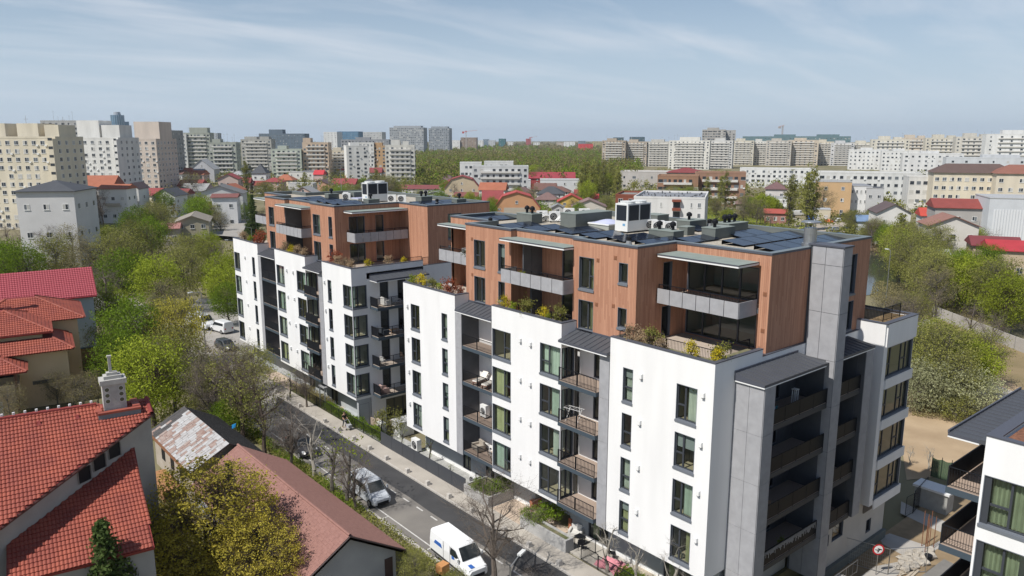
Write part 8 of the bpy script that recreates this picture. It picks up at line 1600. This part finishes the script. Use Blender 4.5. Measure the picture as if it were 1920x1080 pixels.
# ---- yard at the gable side: mesh fence, sign, rebar, rubble, screen fence
yb = onz(1645, 1066, -1.45); e = empty('construction_fence', yb, 0, 'wire mesh construction fence panel in the muddy yard', 'fence', 'construction fences'); a = onz(1622, 1030, -1.45); b = onz(1665, 1075, -1.45); 
def mesh_panel(par, base, p, q, h, m, sp=.14):
    mb = MB(); p = Vector(p); q = Vector(q); d = q-p; L = d.length; d.normalize(); zv = Vector((0,0,1))
    for z in (.08, h): mb.tube(p+zv*z, q+zv*z, .022, None, 5)
    for t in (0, 1): mb.tube(p.lerp(q, t), p.lerp(q, t)+zv*h, .022, None, 5)
    n = int(L/sp)
    for i in range(1, n): mb.tube(p.lerp(q, i/n)+zv*.08, p.lerp(q, i/n)+zv*h, .004, None, 3)
    for i in range(1, int(h/.28)): mb.tube(p+zv*i*.28, q+zv*i*.28, .004, None, 3)
    part('mesh_panel', mb, m, par, base)
A0 = onz(1566, 1050, -1.45); A1 = onz(1664, 1078, -1.45); mesh_panel(e, yb, A0, A1, 2.0, M['steel']); mesh_panel(e, yb, A1+Vector((.1,0,0)), A1+Vector((2.4,-1.6,0)), 2.0, M['steel'])
e = empty('no_entry_sign', onz(1642, 1078, -1.45), R(40-90), 'round white sign with red ring and black symbol on the mesh fence', 'sign'); e.rotation_euler = (0, 0, YAW-R(90)); mb = MB(); rr_ = .42
zc = 2.0; mb.poly([(rr_*math.cos(t*.2618), -.03, zc+rr_*math.sin(t*.2618)) for t in range(24)]); mb.build('ring', mat('sign_red', (.48, .02, .03), .4), e); mb = MB(); mb.poly([(rr_*.74*math.cos(t*.2618), -.036, zc+rr_*.74*math.sin(t*.2618)) for t in range(24)]); mb.build('face', mat('sign_white', (.78, .78, .78), .4), e)
mb = MB(); K = -.042
for P_ in ([(-.24, .03), (-.02, -.02), (-.04, -.09), (-.24, -.02)], [(-.06, .12), (.24, .02), (.24, -.06), (-.06, .02)], [(.02, -.0), (.10, -.03), (.0, -.22), (-.10, -.2)]): mb.poly([(x, K, zc+y) for x, y in P_])
mb.build('symbol', M['black'], e); mb = MB(); mb.tube((0, 0, 0), (0, 0, 2.4), .03, None, 6); mb.build('post', M['steel'], e)
for i, (px, py, h) in enumerate(((1728, 1024, 2.9), (1734, 1036, 2.9), (1738, 1030, 2.5), (1742, 1024, 2.9), (1750, 1028, 2.6), (1737, 1019, 2.4))):
    p = onz(px, py, -1.44); o = inst('steel_rod', cmesh(('rod', h), lambda h=h: (lambda m_: (m_.tube((0,0,0), (.05,.03,h), .028, None, 6), m_.mesh('rod', mat('rust_rod', (.20, .085, .045), .9)))[1])(MB())), None, p); tag(o, 'rusty upright steel rod in the yard rubble, %s of six' % ORD[i], 'steel rod', 'rusty steel rods in the yard')
rr = random.Random(12); stm = mat('rubble_stone', (.46, .42, .36), .95, var=.25, vs=3, bump=.3, bs=8)
def stone(seed):
    q = random.Random(seed); mb = MB(); v = []
    for z, r in ((0, .2), (.12, .26), (.24, .17)):
        for i in range(6): a = i*1.047+q.uniform(-.2, .2); rr2 = r*q.uniform(.75, 1.25); v.append((rr2*math.cos(a)*1.3, rr2*math.sin(a), z+q.uniform(-.03, .03)))
    mb.v = v
    for j in range(2):
        for i in range(6): k = (i+1) % 6; mb.f.append((j*6+i, j*6+k, j*6+6+k, j*6+6+i)); mb.m.append(0)
    mb.f.append(tuple(range(12, 18))); mb.m.append(0); return mb.mesh('stone', stm)
sm = [stone(i) for i in range(5)]; mbs = [(1705, 1040), (1712, 1048), (1720, 1052), (1700, 1052), (1690, 1058), (1716, 1062), (1728, 1058), (1722, 1038), (1732, 1046), (1745, 1034), (1690, 1048), (1708, 1066), (1698, 1070), (1684, 1066), (1745, 1046), (1736, 1056), (1718, 1044), (1703, 1060)]
for i, (px, py) in enumerate(mbs): p = onz(px, py, -1.43); o = inst('stone', sm[i % 5], None, p, rr.uniform(0, 6), rr.uniform(.7, 1.5)); tag(o, 'loose pale broken stone in the yard rubble', 'stone', 'broken stones in the yard rubble')
for i, (px, py) in enumerate(((1690, 1072), (1700, 1074), (1710, 1070), (1695, 1066), (1705, 1078), (1715, 1076))):
    p = onz(px, py, -1.40); o = MB(); o.box(-.7, .7, -.08, .08, 0, .05); o = o.build('plank', mat('weathered_plank', (.42, .36, .28), .9), None, p, rr.uniform(-.3, .5)); tag(o, 'weathered plank lying in the yard rubble', 'plank', 'weathered planks in the yard rubble')
p = onz(1740, 1050, -1.44); e = empty('bucket', p, 0, 'black bucket at the foot of the steel rods', 'bucket'); mb = MB(); mb.cyl(0, 0, 0, .42, .24, .28, 12); mb.build('body', M['black'], e)
gsn = mat('green_netting', (.075, .115, .065), .9, var=.15, vs=2); a = onz(1745, 893, -1.6); b = onz(1838, 920, -1.6); e = empty('netting_fence', a, 0, 'green netting fence sagging behind the yard', 'fence')
for i in range(5):
    p_ = a.lerp(b, i/5); q_ = a.lerp(b, (i+1)/5); mb = MB()
    for j in range(6):
        u = p_.lerp(q_, j/6+.004); v_ = p_.lerp(q_, (j+1)/6-.0); h0 = 1.9-.12*math.sin(j/6*3.14); h1 = 1.9-.12*math.sin((j+1)/6*3.14); mb.quad(u, v_, v_+Vector((0,0,h1)), u+Vector((0,0,h0)))
    part('netting', mb, gsn, e, a); mb = MB(); mb.tube(p_, p_+Vector((0,0,2.1)), .03, None, 6); part('post', mb, M['black'], e, a)
a2 = onz(1722, 905, -1.6)
p = onz(1775, 965, -1.45); e = empty('utility_kiosk', p, 0, 'grey concrete kiosk with white roof slab behind the yard', 'kiosk'); box_part('body', mat('kiosk_grey', (.36, .36, .34), .9, var=.2, vs=2), e, -.2, 1.2, 0, 2.6, 0, 1.7); box_part('roof', mat('kiosk_white', (.66, .66, .65), .7), e, -.35, 1.35, -.15, 2.75, 1.701, 1.88)
a = onz(1712, 962, -1.45); b = onz(1738, 952, -1.45); e = empty('yard_gate', a, 0, 'dark steel gate standing open in the yard behind the near block', 'gate'); mesh_panel(e, a, a, b+Vector((1.8, .8, 0)), 2.0, M['black'], .05); mesh_panel(e, a, a-Vector((1.3, -.1, 0)), a-Vector((.1, 0, 0)), 1.8, M['black'], .08)
e = empty('yard_railing', (11, -2.6, 0), 0, 'steel handrail round the sunken stair at the gable foot', 'railing'); part('rail', rail_mesh((11.3, -2.6, -.9), (14.5, -2.6, -.9), 1.0, .6), M['steel'], e, (11, -2.6, 0)); mb = MB(); mb.box(10.2, 12.6, -3.1, -2.2, -1.4, -.35); part('stair_wall', mb, M['cpath'], e, (11, -2.6, 0))
# wrapped pallets on the lot
p = onz(1818, 740, -1.66); e = empty('wrapped_heap', p, 0, 'heap under white plastic sheeting behind the silvery bushes', 'heap'); mb = MB(); n = 10; rr = random.Random(3)
gg = [[(-2.2+4.4*i/n, -1.3+2.6*j/n, max(0, 1.9*math.sin(math.pi*i/n)**.5*math.sin(math.pi*j/n)**.5)*rr.uniform(.75, 1.1)) for j in range(n+1)] for i in range(n+1)]
for i in range(n):
    for j in range(n): mb.quad(gg[i][j], gg[i+1][j], gg[i+1][j+1], gg[i][j+1])
mb.build('sheeting', mat('white_sheet', (.60, .60, .60), .5), e)
e = empty('concrete_wall', atd(1890, 92, -1.66), 0, 'pale concrete panel wall behind the bushes on the sandy lot', 'wall'); a = onz(1745, 592, -1.66); b = onz(1990, 690, -1.66)
for i in range(10): p_ = a.lerp(b, i/10+.003); q_ = a.lerp(b, (i+1)/10-.003); d = (q_-p_).normalized(); nrm = Vector((-d.y, d.x, 0))*.08; mb = MB(); mb.prism([(p_-nrm)[:2], (q_-nrm)[:2], (q_+nrm)[:2], (p_+nrm)[:2]], -1.7, .3); part('panel', mb, M['cpath'], e, e.location)
e = empty('canal_wall', atd(1900, 105, -1.6), 0, 'long pale quay wall along the canal', 'quay wall'); a = onz(1800, 512, -1.6); b = onz(1990, 552, -1.6)
for i in range(8): p_ = a.lerp(b, i/8+.003); q_ = a.lerp(b, (i+1)/8-.003); d = (q_-p_).normalized(); nrm = Vector((-d.y, d.x, 0))*.2; mb = MB(); mb.prism([(p_-nrm)[:2], (q_-nrm)[:2], (q_+nrm)[:2], (p_+nrm)[:2]], -1.7, -.5); part('panel', mb, mat('quay', (.44, .38, .31), .95, var=.2, vs=.5), e, e.location)
o = MB(); o.quad((0,0,0),(.35,.1,.05),(.5,.3,.35),(.1,.25,.3)); o.quad((.1,.25,.3),(.5,.3,.35),(.35,.45,.1),(0,.3,0)); tag(o.build('plastic_sheet', mat('plastic_blue', (.02, .25, .55), .4), None, (-13.3, 41.3, 3.6)), 'small bright blue plastic sheet on the dark shed roof', 'sheet')
# ---- the man on the pavement
def person(loc, rz, label):
    e = empty('person', loc, rz, label, 'person')
    J = {0: (0,0,.92), 1: (0,.0,1.12), 2: (0,.01,1.34), 3: (0,.02,1.47), 4: (0,-.02,1.60), 5: (0,-.02,1.70), 6: (.18,.02,1.40), 7: (.24,.0,1.14), 8: (.20,-.2,1.0), 9: (.19,-.29,.98), 10: (-.18,.02,1.40), 11: (-.24,.0,1.14), 12: (-.20,-.2,1.0), 13: (-.19,-.29,.98), 14: (.09,0,.86), 15: (.11,-.10,.48), 16: (.11,.02,.09), 17: (.11,-.14,.04), 18: (-.09,0,.86), 19: (-.11,.06,.48), 20: (-.11,.20,.10), 21: (-.11,.07,.04)}
    E = [(0,1),(1,2),(2,3),(3,4),(4,5),(2,6),(6,7),(7,8),(8,9),(2,10),(10,11),(11,12),(12,13),(0,14),(14,15),(15,16),(16,17),(0,18),(18,19),(19,20),(20,21)]
    RD = {0:(.155,.11),1:(.15,.105),2:(.165,.105),3:(.055,.055),4:(.085,.095),5:(.075,.085),6:(.06,.06),7:(.045,.045),8:(.033,.033),9:(.04,.025),14:(.085,.085),15:(.058,.058),16:(.042,.042),17:(.045,.03)}
    def skin(name, vs, es, scale, m, zmax=None):
        me = bpy.data.meshes.new(name); idx = {v: i for i, v in enumerate(vs)}; me.from_pydata([J[v] for v in vs], [(idx[a], idx[b]) for a, b in es], [])
        o = bpy.data.objects.new(name, me); link(o, e); me.materials.append(m); o.modifiers.new('skin', 'SKIN'); sl = me.skin_vertices[0].data if me.skin_vertices else None
        for v in vs:
            k = v-4 if 10 <= v <= 13 or 18 <= v <= 21 else v; r = RD[k]; sl[idx[v]].radius = (r[0]*scale, r[1]*scale)
        sl[0].use_root = True; sb = o.modifiers.new('sub', 'SUBSURF'); sb.levels = 1; sb.render_levels = 2; return o
    skn = mat('skin', (.50, .30, .21), .6); skin('body', list(range(22)), E, 1.0, skn)
    skin('shirt', [0,1,2,6,7,10,11], [(0,1),(1,2),(2,6),(6,7),(2,10),(10,11)], 1.10, mat('black_shirt', (.018, .018, .02), .9)); skin('trousers', [0,14,15,16,18,19,20], [(0,14),(14,15),(15,16),(0,18),(18,19),(19,20)], 1.13, mat('grey_trousers', (.07, .075, .085), .9))
    mb = MB(); n = 10
    for i in range(n):
        for j in range(4):
            def q(a, b): t = a*2*math.pi/n; f = b*.42; return (.088*math.sin(f+.05)*math.cos(t), -.005+.10*math.sin(f+.05)*math.sin(t), 1.675+.10*math.cos(f+.05))
            mb.quad(q(i,j+1), q(i+1,j+1), q(i+1,j), q(i,j))
    mb.build('hair', mat('hair_dark', (.03, .022, .018), .9), e)
    for s in (-1, 1): mb = MB(); mb.tube((s*.035, -.112, 1.645), (s*.035, -.12, 1.645), .012, None, 6, 0, True); mb.build('eye', M['black'], e)
    mb = MB(); mb.tube((0, -.10, 1.625), (0, -.14, 1.605), .014, .012, 5, 0, True); mb.build('nose', skn, e); return e
person((-1.25, 43.2, .12), R(10), 'man in a black T-shirt walking on the pavement with a pushcart')
e = empty('pushcart', (-1.2, 42.45, .12), R(10), 'small light metal pushcart in front of the walking man', 'pushcart'); mb = MB()
for s in (-.25, .25): mb.tube((s, .35, .95), (s, -.3, .25), .016, None, 5); mb.tube((s, -.3, .25), (s, .2, .12), .016, None, 5)
mb.tube((-.25, .35, .95), (.25, .35, .95), .016, None, 5); mb.tube((-.25, -.3, .25), (.25, -.3, .25), .016, None, 5); mb.build('frame', mat('cart_white', (.62, .62, .62), .4), e); box_part('basket', mat('cart_grey', (.35, .36, .38), .7), e, -.22, .22, -.28, .15, .26, .55)
for s in (-.27, .27): wheel(e, s, 0, .1)

# ---- the air between here and the skyline
hzm = bpy.data.materials.new('haze'); hzm.use_nodes = True; t = hzm.node_tree; t.nodes.clear(); o_ = t.nodes.new('ShaderNodeOutputMaterial'); vp = t.nodes.new('ShaderNodeVolumePrincipled')
vp.inputs['Color'].default_value = (.80, .90, 1.0, 1); vp.inputs['Density'].default_value = HAZE; vp.inputs['Anisotropy'].default_value = 0.2; t.links.new(vp.outputs[0], o_.inputs['Volume'])
mb = MB(); mb.box(-8000, 8000, -8000, 8000, -2.7, 150); hb = mb.build('haze', hzm); hb['kind'] = 'stuff'
